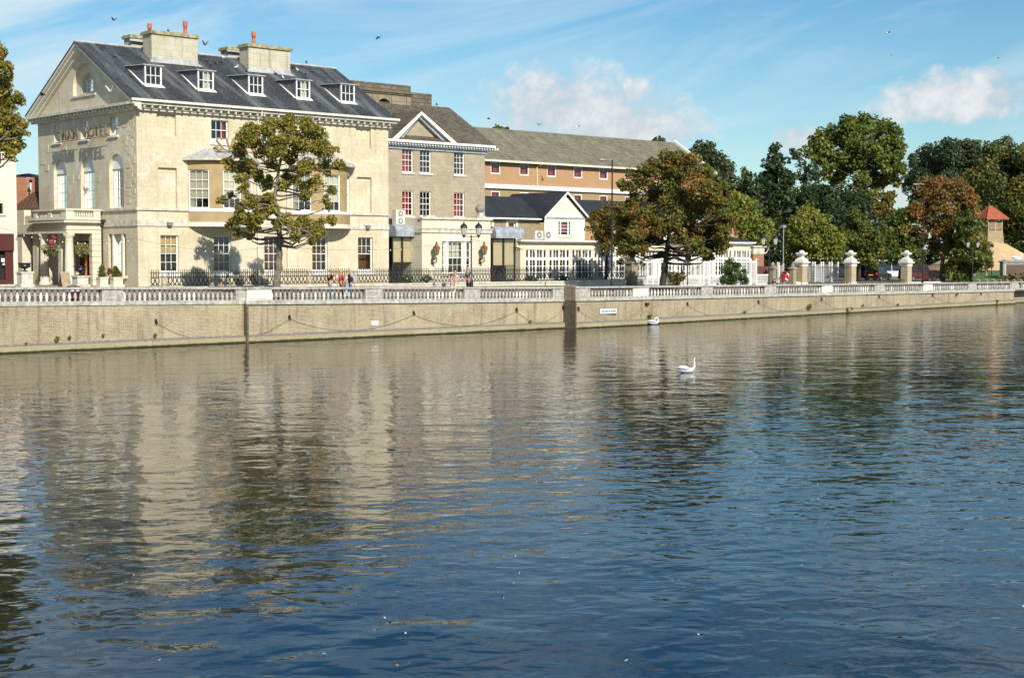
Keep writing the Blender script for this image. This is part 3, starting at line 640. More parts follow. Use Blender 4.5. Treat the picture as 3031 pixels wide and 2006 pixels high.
# pediment wall with a round-headed recess
pc = HW / 2; pr = 1.6; zb = 15.62; zs = 16.13
def rk(a): return HE + (HR - .2 - HE) * (1 - abs(a - pc) / pc)
n = 16; arc = [(pc - pr * math.cos(math.pi * k / n), zs + pr * math.sin(math.pi * k / n)) for k in range(n + 1)]
mb.poly([g(0, 0, HE), g(pc - pr, 0, HE), g(pc - pr, 0, rk(pc - pr))]); mb.poly([g(pc + pr, 0, HE), g(HW, 0, HE), g(pc + pr, 0, rk(pc + pr))])
mb.quad(g(pc - pr, 0, HE), g(pc + pr, 0, HE), g(pc + pr, 0, zb), g(pc - pr, 0, zb))
for k in range(n):
    (a, z), (b_, y) = arc[k], arc[k + 1]
    mb.quad(g(a, 0, z), g(b_, 0, y), g(b_, 0, rk(b_)), g(a, 0, rk(a))); mb.quad(g(a, 0, z), g(b_, 0, y), g(b_, .25, y), g(a, .25, z))
mb.quad(g(pc - pr, 0, zb), g(pc - pr, .25, zb), g(pc - pr, .25, zs), g(pc - pr, 0, zs)); mb.quad(g(pc + pr, 0, zb), g(pc + pr, .25, zb), g(pc + pr, .25, zs), g(pc + pr, 0, zs))
mb.quad(g(pc - pr, 0, zb), g(pc + pr, 0, zb), g(pc + pr, .25, zb), g(pc - pr, .25, zb))
lw = .82
wall_open(mb, GA(.25), pc - pr, pc + pr, zb, zs + pr, [(pc - lw, pc + lw, zb + .18, 17.1, .35, True)])
mb.build('gable_wall', M['stone'], hotel)
mb = MB(); mb.box(.02, HW - .3, HG, HL, HW, HE); mb.box(HL - .3, 0.01, HG, HL, HW - .31, HE); mb.poly([(HL, 0, HE), (HL, HW, HE), (HL, HW / 2, HR - .2)]); mb.build('rear_walls', M['stone'], hotel)
mb = MB(); mb.boxF(g, pc - pr - .1, pc + pr + .1, -.1, .24, zb - .12, zb - .002); mb.build('lunette_sill', M['trim'], hotel)
# windows of the river front
bl = {0: (.46, 'ochre'), 1: None, 2: None, 3: None, 4: None}
for i, c in enumerate(GFW):
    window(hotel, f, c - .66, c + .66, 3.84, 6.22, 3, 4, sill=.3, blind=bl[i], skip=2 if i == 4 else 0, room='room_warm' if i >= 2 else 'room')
for i, c in enumerate((6.12, 10.08, 14.05)):
    window(hotel, f, c - .66, c + .66, 12.55, 13.85, 3, 2, sill=.34, curtain=[(.72, .98, 'redcurtain')] if i < 2 else None, drop=.9)
for i, (a, b_) in enumerate(AR):
    window(hotel, GA(.0), a + .38, b_ - .38, 8.02, 10.5, 3, 4, d=.27, fr=.06, skip=0, curtain=[(0, .25, 'lace')] if i < 2 else None)
    for (p, q) in ((a + .03, a + .36), (b_ - .36, b_ - .03)): window(hotel, GA(.0), p, q, 8.02, 10.5, 1, 4, d=.28, fr=.05, name='side_light')
    mb = MB(); r_ = (b_ - a) / 2; c = (a + b_) / 2; n = 14
    mb.prism([(c + (r_ + .02) * math.cos(math.pi * k / n), 10.53 + (r_ + .02) * math.sin(math.pi * k / n)) for k in range(n + 1)], g, .22, .29); mb.build('lunette_panel', M['white'], hotel)
    mb = MB(); mb.boxF(g, a, b_, .2, .36, 7.972, 8.02); mb.build('window_board', M['white'], hotel)
for (a, b_) in UPW: window(hotel, g, a + .02, b_ - .02, 12.70, 13.92, 2, 2, d=.18, fr=.06); MB().boxF(g, a - .14, b_ + .14, -.12, .18, 12.56, 12.678).build('stone_sill', M['white'], hotel)
window(hotel, GA(.25), pc - lw + .05, pc + lw - .05, zb + .2, 17.05, 3, 4, d=.3, fr=.06)
# ground-floor three-light window right of the porch
for (a, b_) in ((1.62, 2.0), (2.2, 3.3), (3.5, 3.88)): window(hotel, g, a, b_, 3.75, 6.25, 1 if b_ - a < .6 else 3, 4, d=.34, fr=.05, name='three_light_window', curtain=[(0, .6, 'lace')])
mb = MB(); mb.boxF(g, 2.01, 2.19, .02, .4, 3.6, 6.3); mb.boxF(g, 3.31, 3.49, .02, .4, 3.6, 6.3); mb.build('stone_mullions', M['offwhite'], hotel)
MB().boxF(g, 1.4, 4.05, -.32, .34, 3.42, 3.598).build('stone_sill', M['trim'], hotel)
# stone bands, cornice, gutter, roof
def band(z0, z1, pr_, mat, name):
    mb = MB(); mb.box(-pr_, -pr_, z0, HL + .01, .01, z1); mb.box(-pr_, .011, z0, .01, HW, z1); mb.build(name, M[mat], hotel)
band(7.80, 7.95, .12, 'trim', 'sill_course'); band(6.79, 7.18, .07, 'trim', 'string_course')
mb = MB(); mb.box(-.22, -.22, 14.12, HL + .1, .012, 14.24); mb.box(-.22, .013, 14.12, .012, HW + .1, 14.24)
mb.box(-.62, -.6, 14.45, HL + .35, .012, 14.62); mb.box(-.62, .013, 14.45, .012, HW + .5, 14.62); mb.box(-.3, -.3, 14.24, HL + .1, .011, 14.45); mb.box(-.3, .012, 14.24, .011, HW + .1, 14.45)
mb.build('cornice', M['trim'], hotel)
dm = MB().box(-.06, -.12, -.09, .06, .12, .07).mesh('modillion', M['trim'])
for k in range(36): inst('modillion', dm, hotel, (.1 + k * (HL / 36.) + .2, -.42, 14.36))
for k in range(27): inst('modillion', dm, hotel, (-.42, .2 + k * (HW / 27.), 14.36), math.pi / 2)
zf = lambda y: 14.70 + (HR - 14.70) * (y + .66) / (HW / 2 + .66)
mb = MB(); x0, x1 = -.66, HL + .42
mb.slab([(x0, -.66, 14.72), (x1, -.66, 14.72), (x1, HW / 2, HR), (x0, HW / 2, HR)], .07); mb.build('roof_slope', M['slate'], hotel)
mb = MB(); mb.slab([(x1, HW + .66, 14.72), (x0, HW + .66, 14.72), (x0, HW / 2, HR - .001), (x1, HW / 2, HR - .001)], .07); mb.build('roof_slope', M['slate'], hotel)
mb = MB(); mb.tube([(x0, HW / 2, HR + .01), (x1, HW / 2, HR + .01)], .09, 6); mb.build('ridge_roll', M['leadpale'], hotel)
mb = MB(); mb.box(x0 - .03, -.80, 14.64, x1 + .05, -.665, 14.79); mb.build('gutter', M['offwhite'], hotel)
for px in (775, 856):
    lx = F(px, 340, -.6)[0]; MB().tube([(lx, -.66, 14.7), (lx, -.6, 14.3), (lx, -.15, 14.0), (lx, -.12, 11.6)], .06, 6).build('downpipe', M['offwhite'], hotel)
for lx in (8.95, 11.35): MB().tube([(lx, -.13, 11.4), (lx, -.13, 3.0)], .07, 8).build('downpipe', M['offwhite'], hotel)
# raking cornices of the pediment
for sgn in (0, 1):
    A_ = lambda a: a if not sgn else HW - a
    mb = MB()
    for (o, t0, t1, d0) in ((0, .0, .16, -.60), (0, .16, .34, -.45), (0, .34, .5, -.22)):
        dz = (HR - 14.70) / (HW / 2 + .66)
        pts = [(A_(-.66), 14.64 - t0), (A_(HW / 2), HR - .08 - t0), (A_(HW / 2), HR - .08 - t1), (A_(-.66), 14.64 - t1)]
        mb.prism(pts, g, d0, .02)
    mb.build('raking_cornice', M['offwhite'], hotel)
# bow bays
def bow(cx):
    hw, sag = 2.5, 1.45; R = (hw * hw + sag * sag) / (2 * sag); cy = -sag + R; half = math.asin(hw / R)
    P = lambda th, r_: (cx + r_ * math.sin(th), cy - r_ * math.cos(th)); N = 24
    def ring(mb, r0, r1, z0, z1, hf=half):
        th = [-hf + 2 * hf * k / N for k in range(N + 1)]
        for k in range(N):
            a, b_ = th[k], th[k + 1]
            q = [P(a, r0), P(b_, r0), P(b_, r1), P(a, r1)]
            mb.add([(x, y, z) for z in (z0, z1) for x, y in q], [(0, 3, 2, 1), (4, 5, 6, 7), (0, 1, 5, 4), (1, 2, 6, 5), (2, 3, 7, 6), (3, 0, 4, 7)])
    bay = None; mb = MB(); ring(mb, R, R - .2, 7.09, 7.76); wth = .245; wc = (-.80, 0.0, .80)
    # wall between the windows
    edges = [-half] + [e for c in wc for e in (c - wth, c + wth)] + [half]
    for k in range(0, len(edges), 2):
        n = 5
        for j in range(n):
            a = edges[k] + (edges[k + 1] - edges[k]) * j / n; b_ = edges[k] + (edges[k + 1] - edges[k]) * (j + 1) / n
            q = [P(a, R), P(b_, R), P(b_, R - .2), P(a, R - .2)]; mb.add([(x, y, z) for z in (7.96, 10.5) for x, y in q], [(0, 3, 2, 1), (4, 5, 6, 7), (0, 1, 5, 4), (1, 2, 6, 5), (2, 3, 7, 6), (3, 0, 4, 7)])
    ring(mb, R, R - .2, 10.5, 11.1); bay = mb.build('bow_bay', M['tan'], hotel)
    mb = MB(); ring(mb, R + .05, R - .15, 7.762, 7.958); mb.build('white_sill_band', M['white'], bay)
    mb = MB(); ring(mb, R + .06, R - .2, 6.80, 6.95); ring(mb, R + .03, R - .2, 6.95, 7.088); mb.build('base_moulding', M['offwhite'], bay)
    th = [-half + 2 * half * k / N for k in range(N + 1)]; mb = MB()
    mb.poly([(*P(t, R - .01), 6.82) for t in th]); mb.poly([(*P(t, R - .21), 11.0) for t in th]); mb.build('bay_soffit', M['trim'], bay)
    mb = MB(); hf = half + .07; th = [-hf + 2 * hf * k / N for k in range(N + 1)]; Ro = R + .38
    for k in range(N):
        a, b_ = th[k], th[k + 1]; pa, pb = P(a, Ro), P(b_, Ro); ta = (cx + (pa[0] - cx) * .42, -.02); tb = (cx + (pb[0] - cx) * .42, -.02)
        mb.quad((*pa, 11.26), (*pb, 11.26), (*tb, 11.95), (*ta, 11.95))
    for k in range(2, N, 3):
        pa = P(th[k], Ro); mb.tube([(*pa, 11.28), (cx + (pa[0] - cx) * .42, -.04, 11.97)], .03, 5)
    mb.build('bay_roof', M['leadpale'], bay)
    mb = MB(); ring(mb, Ro + .03, R - .1, 11.10, 11.255, half + .07); mb.build('bay_eaves', M['trim'], bay)
    for i, c in enumerate(wc):
        p0 = P(c - wth, R - .06); p1 = P(c + wth, R - .06); L_ = math.hypot(p1[0] - p0[0], p1[1] - p0[1]); e = ((p1[0] - p0[0]) / L_, (p1[1] - p0[1]) / L_); nn = (-e[1], e[0])
        Mf = lambda a, d, z, p0=p0, e=e, nn=nn: (p0[0] + e[0] * a + nn[0] * d, p0[1] + e[1] * a + nn[1] * d, z)
        fullb = not (cx > 10 and i == 0)
        window(hotel, Mf, 0, L_, 7.96, 10.5, 3, 4, d=.0, fr=.08, blind=(.72, 'blind') if fullb else (.25, 'blind'), depth=.42)
    return R
bow(6.17); bow(14.2)
# letters standing on the roof of the left bay
for ch, lx in zip('SWAN', (F(649, 430, -.9)[0], F(692, 425, -.9)[0], F(737, 425, -.9)[0], F(780, 425, -.9)[0])):
    put_text(ch, 1.25, M['gold'], hotel, (lx, -.9, 12.15), extr=.05, name='sign_letter')
MB().tube([(5.3, -.88, 11.72), (9.6, -.88, 11.72)], .03, 5).build('sign_rail', M['letter'], hotel)
# letters on the gable, standing off the wall on rails
for word, l0, l1 in (('SWAN', G(165, 420, -.7)[0], G(232, 400, -.7)[0]), ('HOTEL', G(250, 400, -.7)[0], G(322, 380, -.7)[0])):
    za = 12.95
    for i, ch in enumerate(word):
        a = l0 + (l1 - l0) * (i + .5) / len(word); o = put_text(ch, 1.0, M['letter'], hotel, (-.7, a, za), extr=.05, name='sign_letter'); o.rotation_euler = (math.pi / 2, 0, -math.pi / 2)
    mb = MB(); mb.tube([(-.66, l0 + .1, za - .37), (-.66, l1 - .1, za - .37)], .022, 5); mb.tube([(-.66, l0 + .1, za + .37), (-.66, l1 - .4, za + .37), (0, l1 - .4, za + .4)], .022, 5); mb.tube([(-.66, l0, za - .37), (0, l0, za - .37)], .022, 5)
    mb.build('sign_rail', M['letter'], hotel)
# proud and broken ashlar blocks on the walls
rb = random.Random(3); bm_ = [MB().box(0, 0, 0, wv, .03, hv).mesh('stone_block', M['stone']) for wv, hv in ((.5, .32), (.7, .32), (.4, .3), (.6, .4), (.3, .55))]
for k in range(85):
    a = rb.choice([rb.uniform(.15, 1.5), rb.uniform(.15, 1.5), rb.uniform(0.2, HW - .6)]); z = rb.uniform(8.2, 13.6)
    if any(lo - .75 < a < hi + .1 and 7.9 < z < 11.7 for lo, hi in AR) or any(lo - .8 < a < hi + .2 and z > 12.0 for lo, hi in UPW): continue
    o = inst('stone_block', rb.choice(bm_), hotel, (-rb.uniform(.012, .035), a, z)); o.rotation_euler = (0, 0, math.pi / 2); o.location.x += .03
for k in range(70):
    a = rb.uniform(.2, HL - .9); z = rb.choice([rb.uniform(8.2, 13.6), rb.uniform(3.6, 6.2)])
    if any(o_[0] - .8 < a < o_[1] + .1 and o_[2] - .6 < z < o_[3] + .4 for o_ in ops): continue
    if 3.2 < a < 8.8 or 11 < a < 16.9:
        if 6.2 < z < 12.2: continue
    inst('stone_block', rb.choice(bm_), hotel, (a, -rb.uniform(.004, .012), z))
# chimneys
def chimney(x0, x1, y0, y1, zt, pots, stubs=()):
    mb = MB(); mb.box(x0, y0, zf(min(y0, HW - y1)) - .3, x1, y1, zt); st = mb.build('chimney_stack', M['chim'], hotel)
    MB().box(x0 - .13, y0 - .13, zt + .002, x1 + .13, y1 + .13, zt + .16).box(x0 - .07, y0 - .07, zt + .16, x1 + .07, y1 + .07, zt + .24).build('cap', M['lichen'], st)
    zb_ = zf(y0); mb = MB(); mb.box(x0 - .03, y0 - .035, zb_ - .12, x1 + .03, y0 - .002, zb_ + .28); mb.quad((x0 - .25, y0 - .3, zf(y0 - .3) + .03), (x1 + .25, y0 - .3, zf(y0 - .3) + .03), (x1 + .12, y0 - .02, zb_ + .05), (x0 - .12, y0 - .02, zb_ + .05)); mb.build('flashing', M['leadpale'], st)
    for (x, y) in pots: MB().lathe([(.17, 0), (.16, .1), (.13, .12), (.125, .6), (.16, .62), (.165, .68), (.13, .70), (.165, .76), (.165, .82), (.13, .84), (.16, .9), (.15, .98), (.11, .98)], (x, y, zt + .24), 10).build('chimney_pot', M['terra'], st, True)
    for (x, y) in stubs: MB().lathe([(.18, 0), (.2, .1), (.14, .12)], (x, y, zt + .24), 10).build('chimney_pot', M['terra'], st)
chimney(4.08, 7.62, 5.25, 6.45, 19.9, [(7.05, 5.9)], [(6.5, 5.8)])
chimney(F(736, 206, 5.25)[0], F(859, 219, 5.25)[0], 5.25, 6.45, 19.75, [(F(751, 130, 5.9)[0], 5.9)], [(13.3, 5.8)])
xa = F(388, 125, 8.3)[0]; chimney(xa, xa + 3.2, 8.3, 9.3, 19.95, [(F(443, 100, 8.8)[0], 8.8)])
xb = F(675, 160, 8.3)[0]; chimney(xb, xb + 3.2, 8.3, 9.3, 19.85, [])
# dormers
for i, (a, b_) in enumerate(((428, 478), (585, 632), (735, 778), (876, 917), (1008, 1049))):
    yd = 1.45; x0 = F(a, 255 + i * 11, yd)[0]; x1 = F(b_, 255 + i * 11, yd)[0]; z0 = zf(yd) + .02; z1 = z0 + 1.3; yb_ = (z1 - 14.70) / (HR - 14.70) * (HW / 2 + .66) - .66
    mb = MB(); mb.poly([(x0, yd, z0), (x0, yd, z1), (x0, yb_, z1)]); mb.poly([(x1, yd, z0), (x1, yd, z1), (x1, yb_, z1)])
    dz = mb.build('dormer', M['leaddark'], hotel)
    mb = MB(); mb.slab([(x0 - .14, yd - .16, z1 + .03), (x1 + .14, yd - .16, z1 + .03), (x1 + .14, yb_ + .3, z1 + .16), (x0 - .14, yb_ + .3, z1 + .16)], .06)
    mb.build('dormer_roof', M['leadpale'], dz)
    mb = MB(); mb.quad((x0 - .14, yd - .05, zf(yd - .05) + .02), (x0, yd - .02, zf(yd) + .05), (x0, yb_, zf(yb_) + .03), (x0 - .05, yb_, zf(yb_) + .03)); mb.quad((x0 - .1, yd - .25, zf(yd - .25) + .03), (x1 + .15, yd - .25, zf(yd - .25) + .03), (x1 + .1, yd - .01, z0 + .05), (x0 - .05, yd - .01, z0 + .05)); mb.build('flashing', M['white'], dz)
    fm = FR(yd); mb = MB(); w_ = x1 - x0
    mb.boxF(fm, x0, x0 + .09, -.05, .05, z0, z1); mb.boxF(fm, x1 - .09, x1, -.05, .05, z0, z1); mb.boxF(fm, x0 + .09, x1 - .09, -.05, .05, z0, z0 + .09); mb.boxF(fm, x0 + .09, x1 - .09, -.05, .05, z1 - .1, z1)
    pw = (w_ - .18) / 3; ph = (z1 - z0 - .19) / 2
    for c in (1, 2): mb.boxF(fm, x0 + .09 + pw * c - .02, x0 + .09 + pw * c + .02, -.03, .03, z0 + .09, z1 - .1)
    mb.boxF(fm, x0 + .09, x1 - .09, -.035, .035, z0 + .09 + ph - .022, z0 + .09 + ph + .022); mb.build('dormer_window', M['white'], dz)
    for c in range(3):
        for r_ in range(2): inst('pane', pane_mesh(pw - .04, ph - .04), dz, (x0 + .09 + pw * (c + .5), yd, z0 + .09 + ph * (r_ + .5)))
    mb = MB(); mb.box(x0 + .02, yd + .5, z0 + .2, x1 - .02, yd + .52, z1); mb.build('room_lining', M['room'], dz)
    if i in (1, 3):
        mb = MB()
        for k in range(10):
            u0 = x0 + .09 + pw * (1.0 + k * .17); mb.quad((u0, yd + .12 + .03 * (k % 2), z0 + .1), (u0 + pw * .17, yd + .12 + .03 * ((k + 1) % 2), z0 + .1), (u0 + pw * .17, yd + .12 + .03 * ((k + 1) % 2), z1 - .1), (u0, yd + .12 + .03 * (k % 2), z1 - .1))
        mb.build('curtain', M['lace'], dz)
# porch on the gable side
PY, PX = 4.72, -2.55; PB = 9.6
mb = MB(); mb.box(PX, PY, 6.35, -.002, PB, 6.62); mb.box(PX + .06, PY + .06, 6.62, -.002, PB, 7.05); mb.box(PX - .05, PY - .05, 6.60, -.002, PB, 6.66); mb.box(PX - .28, PY - .28, 7.05, -.074, PB + .1, 7.2); porch = mb.build('porch', M['stone_pale'], hotel)
MB().box(PX - .32, PY - .32, 7.2, -.126, PB + .1, 7.24).build('lead_flashing', M['lead'], porch)
mb = MB(); mb.box(PX, PY, 7.242, -.126, PY + .3, 7.42); mb.box(PX, PY + .301, 7.242, PX + .3, PB, 7.42); mb.box(PX - .04, PY - .04, 7.84, -.126, PY + .34, 7.95); mb.box(PX - .04, PY + .341, 7.84, PX + .34, PB, 7.95)
for (a, b_) in ((PX, PX + .55), (-.62, -.126)): mb.box(a + .002, PY + .02, 7.42, b_, PY + .28, 7.84)
for y in (PY + .302, PY + 2.2, PB - .5): mb.box(PX + .02, y, 7.42, PX + .28, y + .5, 7.84)
mb.build('parapet', M['stone_pale'], porch)
sb = MB().lathe([(.07, 0), (.05, .05), (.085, .14), (.04, .32), (.065, .36), (.06, .42)], n=7).mesh('baluster', M['stone_pale'], True)
for k in range(8): inst('baluster', sb, porch, (PX + .68 + k * .165, PY + .15, 7.42))
for k in range(7): inst('baluster', sb, porch, (PX + .15, PY + .92 + k * .18, 7.42)); inst('baluster', sb, porch, (PX + .15, PY + 2.85 + k * .2, 7.42))
def column(x, y, r_=.3): MB().lathe([(r_ * 1.35, 0), (r_ * 1.35, .12), (r_ * 1.2, .16), (r_ * 1.2, .22), (r_, .3), (r_ * 1.0, 1.4), (r_ * .84, 3.12), (r_ * .84, 3.14), (r_ * .95, 3.16), (r_ * .9, 3.2), (r_ * 1.25, 3.3), (r_ * 1.3, 3.45)], (x, y, 2.90), 18).build('column', M['stone_pale'], porch, True)
column(PX + .35, PY + .35)
ycol = G(132, 800, PX + .35)[0]; column(PX + .35, ycol)
for px in (186, 111):
    y = G(px, 800, PX + .6)[0]; MB().box(PX + .4, y - .25, 2.90, PX + .85, y + .25, 6.349).build('square_pier', M['stone_pale'], porch)
mb = MB()
for k in range(9): mb.box(-.75 - .0, PY + .02, 2.92 + k * .382, -.002, PY + .45, 2.92 + k * .382 + .36)
mb.build('rusticated_pier', M['stone_pale'], porch)
MB().box(-.70, PY + .06, 2.92, -.004, PY + .40, 6.349).build('pier_core', M['dark_stone'], porch)
mb = MB(); mb.box(.3, 5.62, 2.9, .36, 8.58, 5.88); d_ = mb.build('entrance_door', M['door'], porch)
mb = MB(); mb.box(-.6, 6.0, 2.93, -.05, 6.08, 5.4); mb.build('open_door_leaf', M['door'], porch)
MB().tube([(-.85, PY + .75, 2.9), (-.85, PY + .75, 5.1)], .07, 8).build('orange_door_post', M['doorlit'], porch)
MB().tube([(-.15, PY - .42, 7.15), (-.15, PY - .35, 6.9), (-.09, PY - .1, 6.8), (-.09, PY - .1, 3.0)], .05, 6).box(-.3, PY - .5, 7.1, -.02, PY - .3, 7.26).build('rainwater_pipe', M['iron'], porch)
# side wing beyond the porch
mb = MB(); mb.box(-2.2, PB + .12, 2.8, -.002, PB + .4, 6.9); mb.box(PX + .1, PB + 2.0, 2.8, PX + 1.0, PB + 3.2, 6.5); mb.box(PX, PB + .2, 6.35, PX + .9, PB + 3.3, 7.0); mb.box(PX + .1, PB + 1.6, 7.0, PX + .6, PB + 3.2, 8.0); mb.box(PX + .15, PB + .2, 7.0, PX + .4, PB + 1.6, 7.6); mb.build('porch_wing', M['stone_pale'], porch)
MB().box(PX + .8, PB + .45, 2.8, -.3, PB + 2.0, 6.3).build('dark_passage', M['room'], porch)
# floodlights on the string course
for px, py in ((503, 663), (1090, 672)):
    lx, z = F(px, py, -.2); mb = MB(); mb.box(lx - .16, -.30, z - .1, lx + .16, -.08, z + .12); mb.tube([(lx, -.1, z - .1), (lx, -.06, z - .2)], .03, 5); mb.build('floodlight', M['acdark'], hotel)
# ---------------------------------------------------------------- buildings beside and behind the hotel
# grey-brown three-storey annexe
OB = 3.0; x0 = F(1153, 420, OB)[0] - 2.2; x1 = F(1435, 437, OB)[0]; fb = FR(OB)
annex = thing('annexe_house', 'grey-brown stone annexe with white pediment, red curtains and stone-slate roof', 'house', (x0, OB, 2.9))
wins = [(1190.5, 1223, 436, 509, 'r'), (1243, 1276, 441, 512, ''), (1344, 1375, 447, 518, ''), (1190.5, 1223, 565, 640, 'r'), (1243, 1276, 566.5, 640, ''), (1344, 1375, 569, 642, 'r')]
wl_ = []
for (a, b_, t_, bt, k) in wins:
    xa = F(a, t_, OB)[0]; xb = F(b_, t_, OB)[0]; z1 = F(a, t_, OB)[1]; z0 = F(a, bt, OB)[1]; wl_.append((xa, xb, z0, z1, k))
zt_ = [13.0, 9.35]; EB = 13.45
rows_ = [(np.mean([w_[2] for w_ in wl_[:3]]), np.mean([w_[3] for w_ in wl_[:3]])), (np.mean([w_[2] for w_ in wl_[3:]]), np.mean([w_[3] for w_ in wl_[3:]]))]
ops2 = [(w_[0], w_[1], rows_[i // 3][0], rows_[i // 3][1], .18) for i, w_ in enumerate(wl_)]
mb = MB(); wall_open(mb, fb, x0, x1, 2.7, EB, ops2); mb.build('front_wall', M['stone_grey'], annex)
MB().box(x0, OB + .01, 2.7, x0 + .2, OB + 10, EB).box(x1 - .2, OB + .01, 2.7, x1, OB + 10, EB).box(x0 + .2, OB + 9.8, 2.7, x1 - .2, OB + 10, EB).build('side_walls', M['stone_grey'], annex)
for i, w_ in enumerate(wl_):
    a, b_, z0, z1, d_ = ops2[i]
    cur = [(.12, .97, 'redcurtain')] if w_[4] == 'r' else ([(.7, .95, 'lace')] if i == 2 else None)
    window(annex, fb, a, b_, z0, z1, 3, 4, d=.1, curtain=cur, skip=0)
    MB().boxF(fb, a - .12, b_ + .12, -.08, .09, z0 - .14, z0 - .002).build('stone_sill', M['trim'], annex)
mb = MB(); mb.box(x0, OB - .12, 12.98, x1 + .12, OB + .02, 13.2); mb.box(x0, OB - .3, 13.2, x1 + .3, OB + .02, 13.3); mb.build('grey_frieze', M['lead'], annex)
mb = MB(); mb.box(x0, OB - .62, 13.46, x1 + .62, OB + .02, 13.64); mb.box(x1 + .02, OB + .03, 13.46, x1 + .62, OB + 10, 13.64)
for k in range(46): mb.box(x0 + .1 + k * .28, OB - .48, 13.30, x0 + .22 + k * .28, OB - .05, 13.458)
mb.build('white_cornice', M['white'], annex)
# pediment over the left bays
pa = F(1158, 405, OB)[0]; pb = F(1328, 411, OB)[0]; pm = F(1246, 340, OB - .5)[0]; pz = F(1246, 336, OB - .5)[1]
mb = MB(); mb.poly([fb(pa + .1, 0.0, 13.64), fb(pb - .1, 0.0, 13.64), fb(pm, 0, pz - .15)]); mb.build('tympanum', M['stone_grey'], annex)
for (a, b_) in ((pa, pm), (pb, pm)):
    mb = MB(); s_ = 1 if b_ > a else -1
    mb.prism([(a - s_ * .35, 13.66), (b_, pz + .14), (b_, pz - .10), (a + s_ * .2, 13.66)], fb, -.6, .02); mb.build('raking_cornice', M['white'], annex)
    mb = MB(); mb.prism([(a + s_ * .3, 13.66), (b_, pz - .12), (b_, pz - .34), (a + s_ * .75, 13.66)], fb, -.32, .02); mb.build('raking_moulding', M['lead'], annex)
RB = OB + 4.6; rz = 16.0; xr = F(1330, 318, RB)[0]; rz = F(1330, 319, RB)[1]
mb = MB(); e = .6
mb.slab([(x0 + .0, OB - e, 13.66), (x1 + e, OB - e, 13.66), (xr, RB, rz), (x0, RB, rz)], .06); mb.slab([(x1 + e, OB - e, 13.66), (x1 + e, OB + 10, 13.66), (xr, RB, rz)], .06); mb.slab([(x1 + e, OB + 10, 13.66), (x0, OB + 10, 13.66), (x0, RB, rz), (xr, RB, rz)], .06)
mb.build('hipped_roof', M['oldtile'], annex)
kz = (rz - 13.66) / (RB - OB + e)
yb_ = OB - e + (pz + .14 - 13.66) / kz
mb = MB(); mb.slab([(pa - .35, OB - .58, 13.68), (pm, OB - .58, pz + .2), (pm, yb_ + .3, pz + .2)], .05); mb.slab([(pm, OB - .58, pz + .2), (pb + .35, OB - .58, 13.68), (pm, yb_ + .3, pz + .2)], .05); mb.build('pediment_roof', M['oldtile'], annex)
# arched chimney on the annexe, seen over the hotel roof
cy = OB + 4.4; ca_ = F(1044, 240, cy)[0]; cb_ = F(1216, 240, cy)[0]; zt1 = F(1216, 255, cy)[1]; zc1 = F(1216, 281, cy)[1]; czb = F(1216, 330, cy)[1]
fc = FR(cy); a0_ = F(1117, 300, cy)[0]; a1_ = F(1158, 300, cy)[0]; zcr = F(1138, 292, cy)[1]
mb = MB(); wall_open(mb, fc, ca_, cb_, czb - 2, zc1, [(a0_, a1_, czb - 1.2, zcr, 1.2, True)]); mb.boxF(fc, ca_, ca_ + .01, 0, 1.2, czb - 2, zc1); mb.boxF(fc, cb_ - .01, cb_, 0.002, 1.2, czb - 2, zc1)
wall_open(mb, FR(cy + 1.2), ca_, cb_, czb - 2, zc1, [(a0_, a1_, czb - 1.2, zcr, .01, True)])
arch = mb.build('arched_chimney', M['sooty'], annex)
MB().boxF(fc, ca_ - .15, cb_ + .22, -.2, 1.4, zc1 + .002, zc1 + .14).boxF(fc, ca_ - .05, cb_ + .1, -.1, 1.3, zc1 - .12, zc1 - .002).build('cornice', M['dark_stone'], arch)
MB().boxF(fc, ca_, cb_, .0, 1.2, zc1 + .142, zt1).build('parapet', M['dark_stone'], arch)
for px in (1102, 1159, 1203): xq = F(px, 280, cy)[0]; MB().boxF(fc, xq - .025, xq + .025, -.02, .0, czb - .2, zt1 - .02).build('joint', M['wetdark'], arch)
MB().boxF(fc, a1_ + .05, cb_ + .05, -.1, -.01, czb - .15, czb + .12).build('flashing', M['leadpale'], arch)
c2 = F(1264, 290, RB + 2)[0]; z2 = F(1264, 281, RB + 2)[1]
st = MB().box(c2 - 2.3, RB + 1.4, rz - 1, c2, RB + 2.6, z2).build('chimney_stack', M['dark_stone'], annex); MB().box(c2 - 2.4, RB + 1.2, z2 - 1.15, c2 + .4, RB + 2.8, z2 - 1.0).build('cap', M['dark_stone'], st)

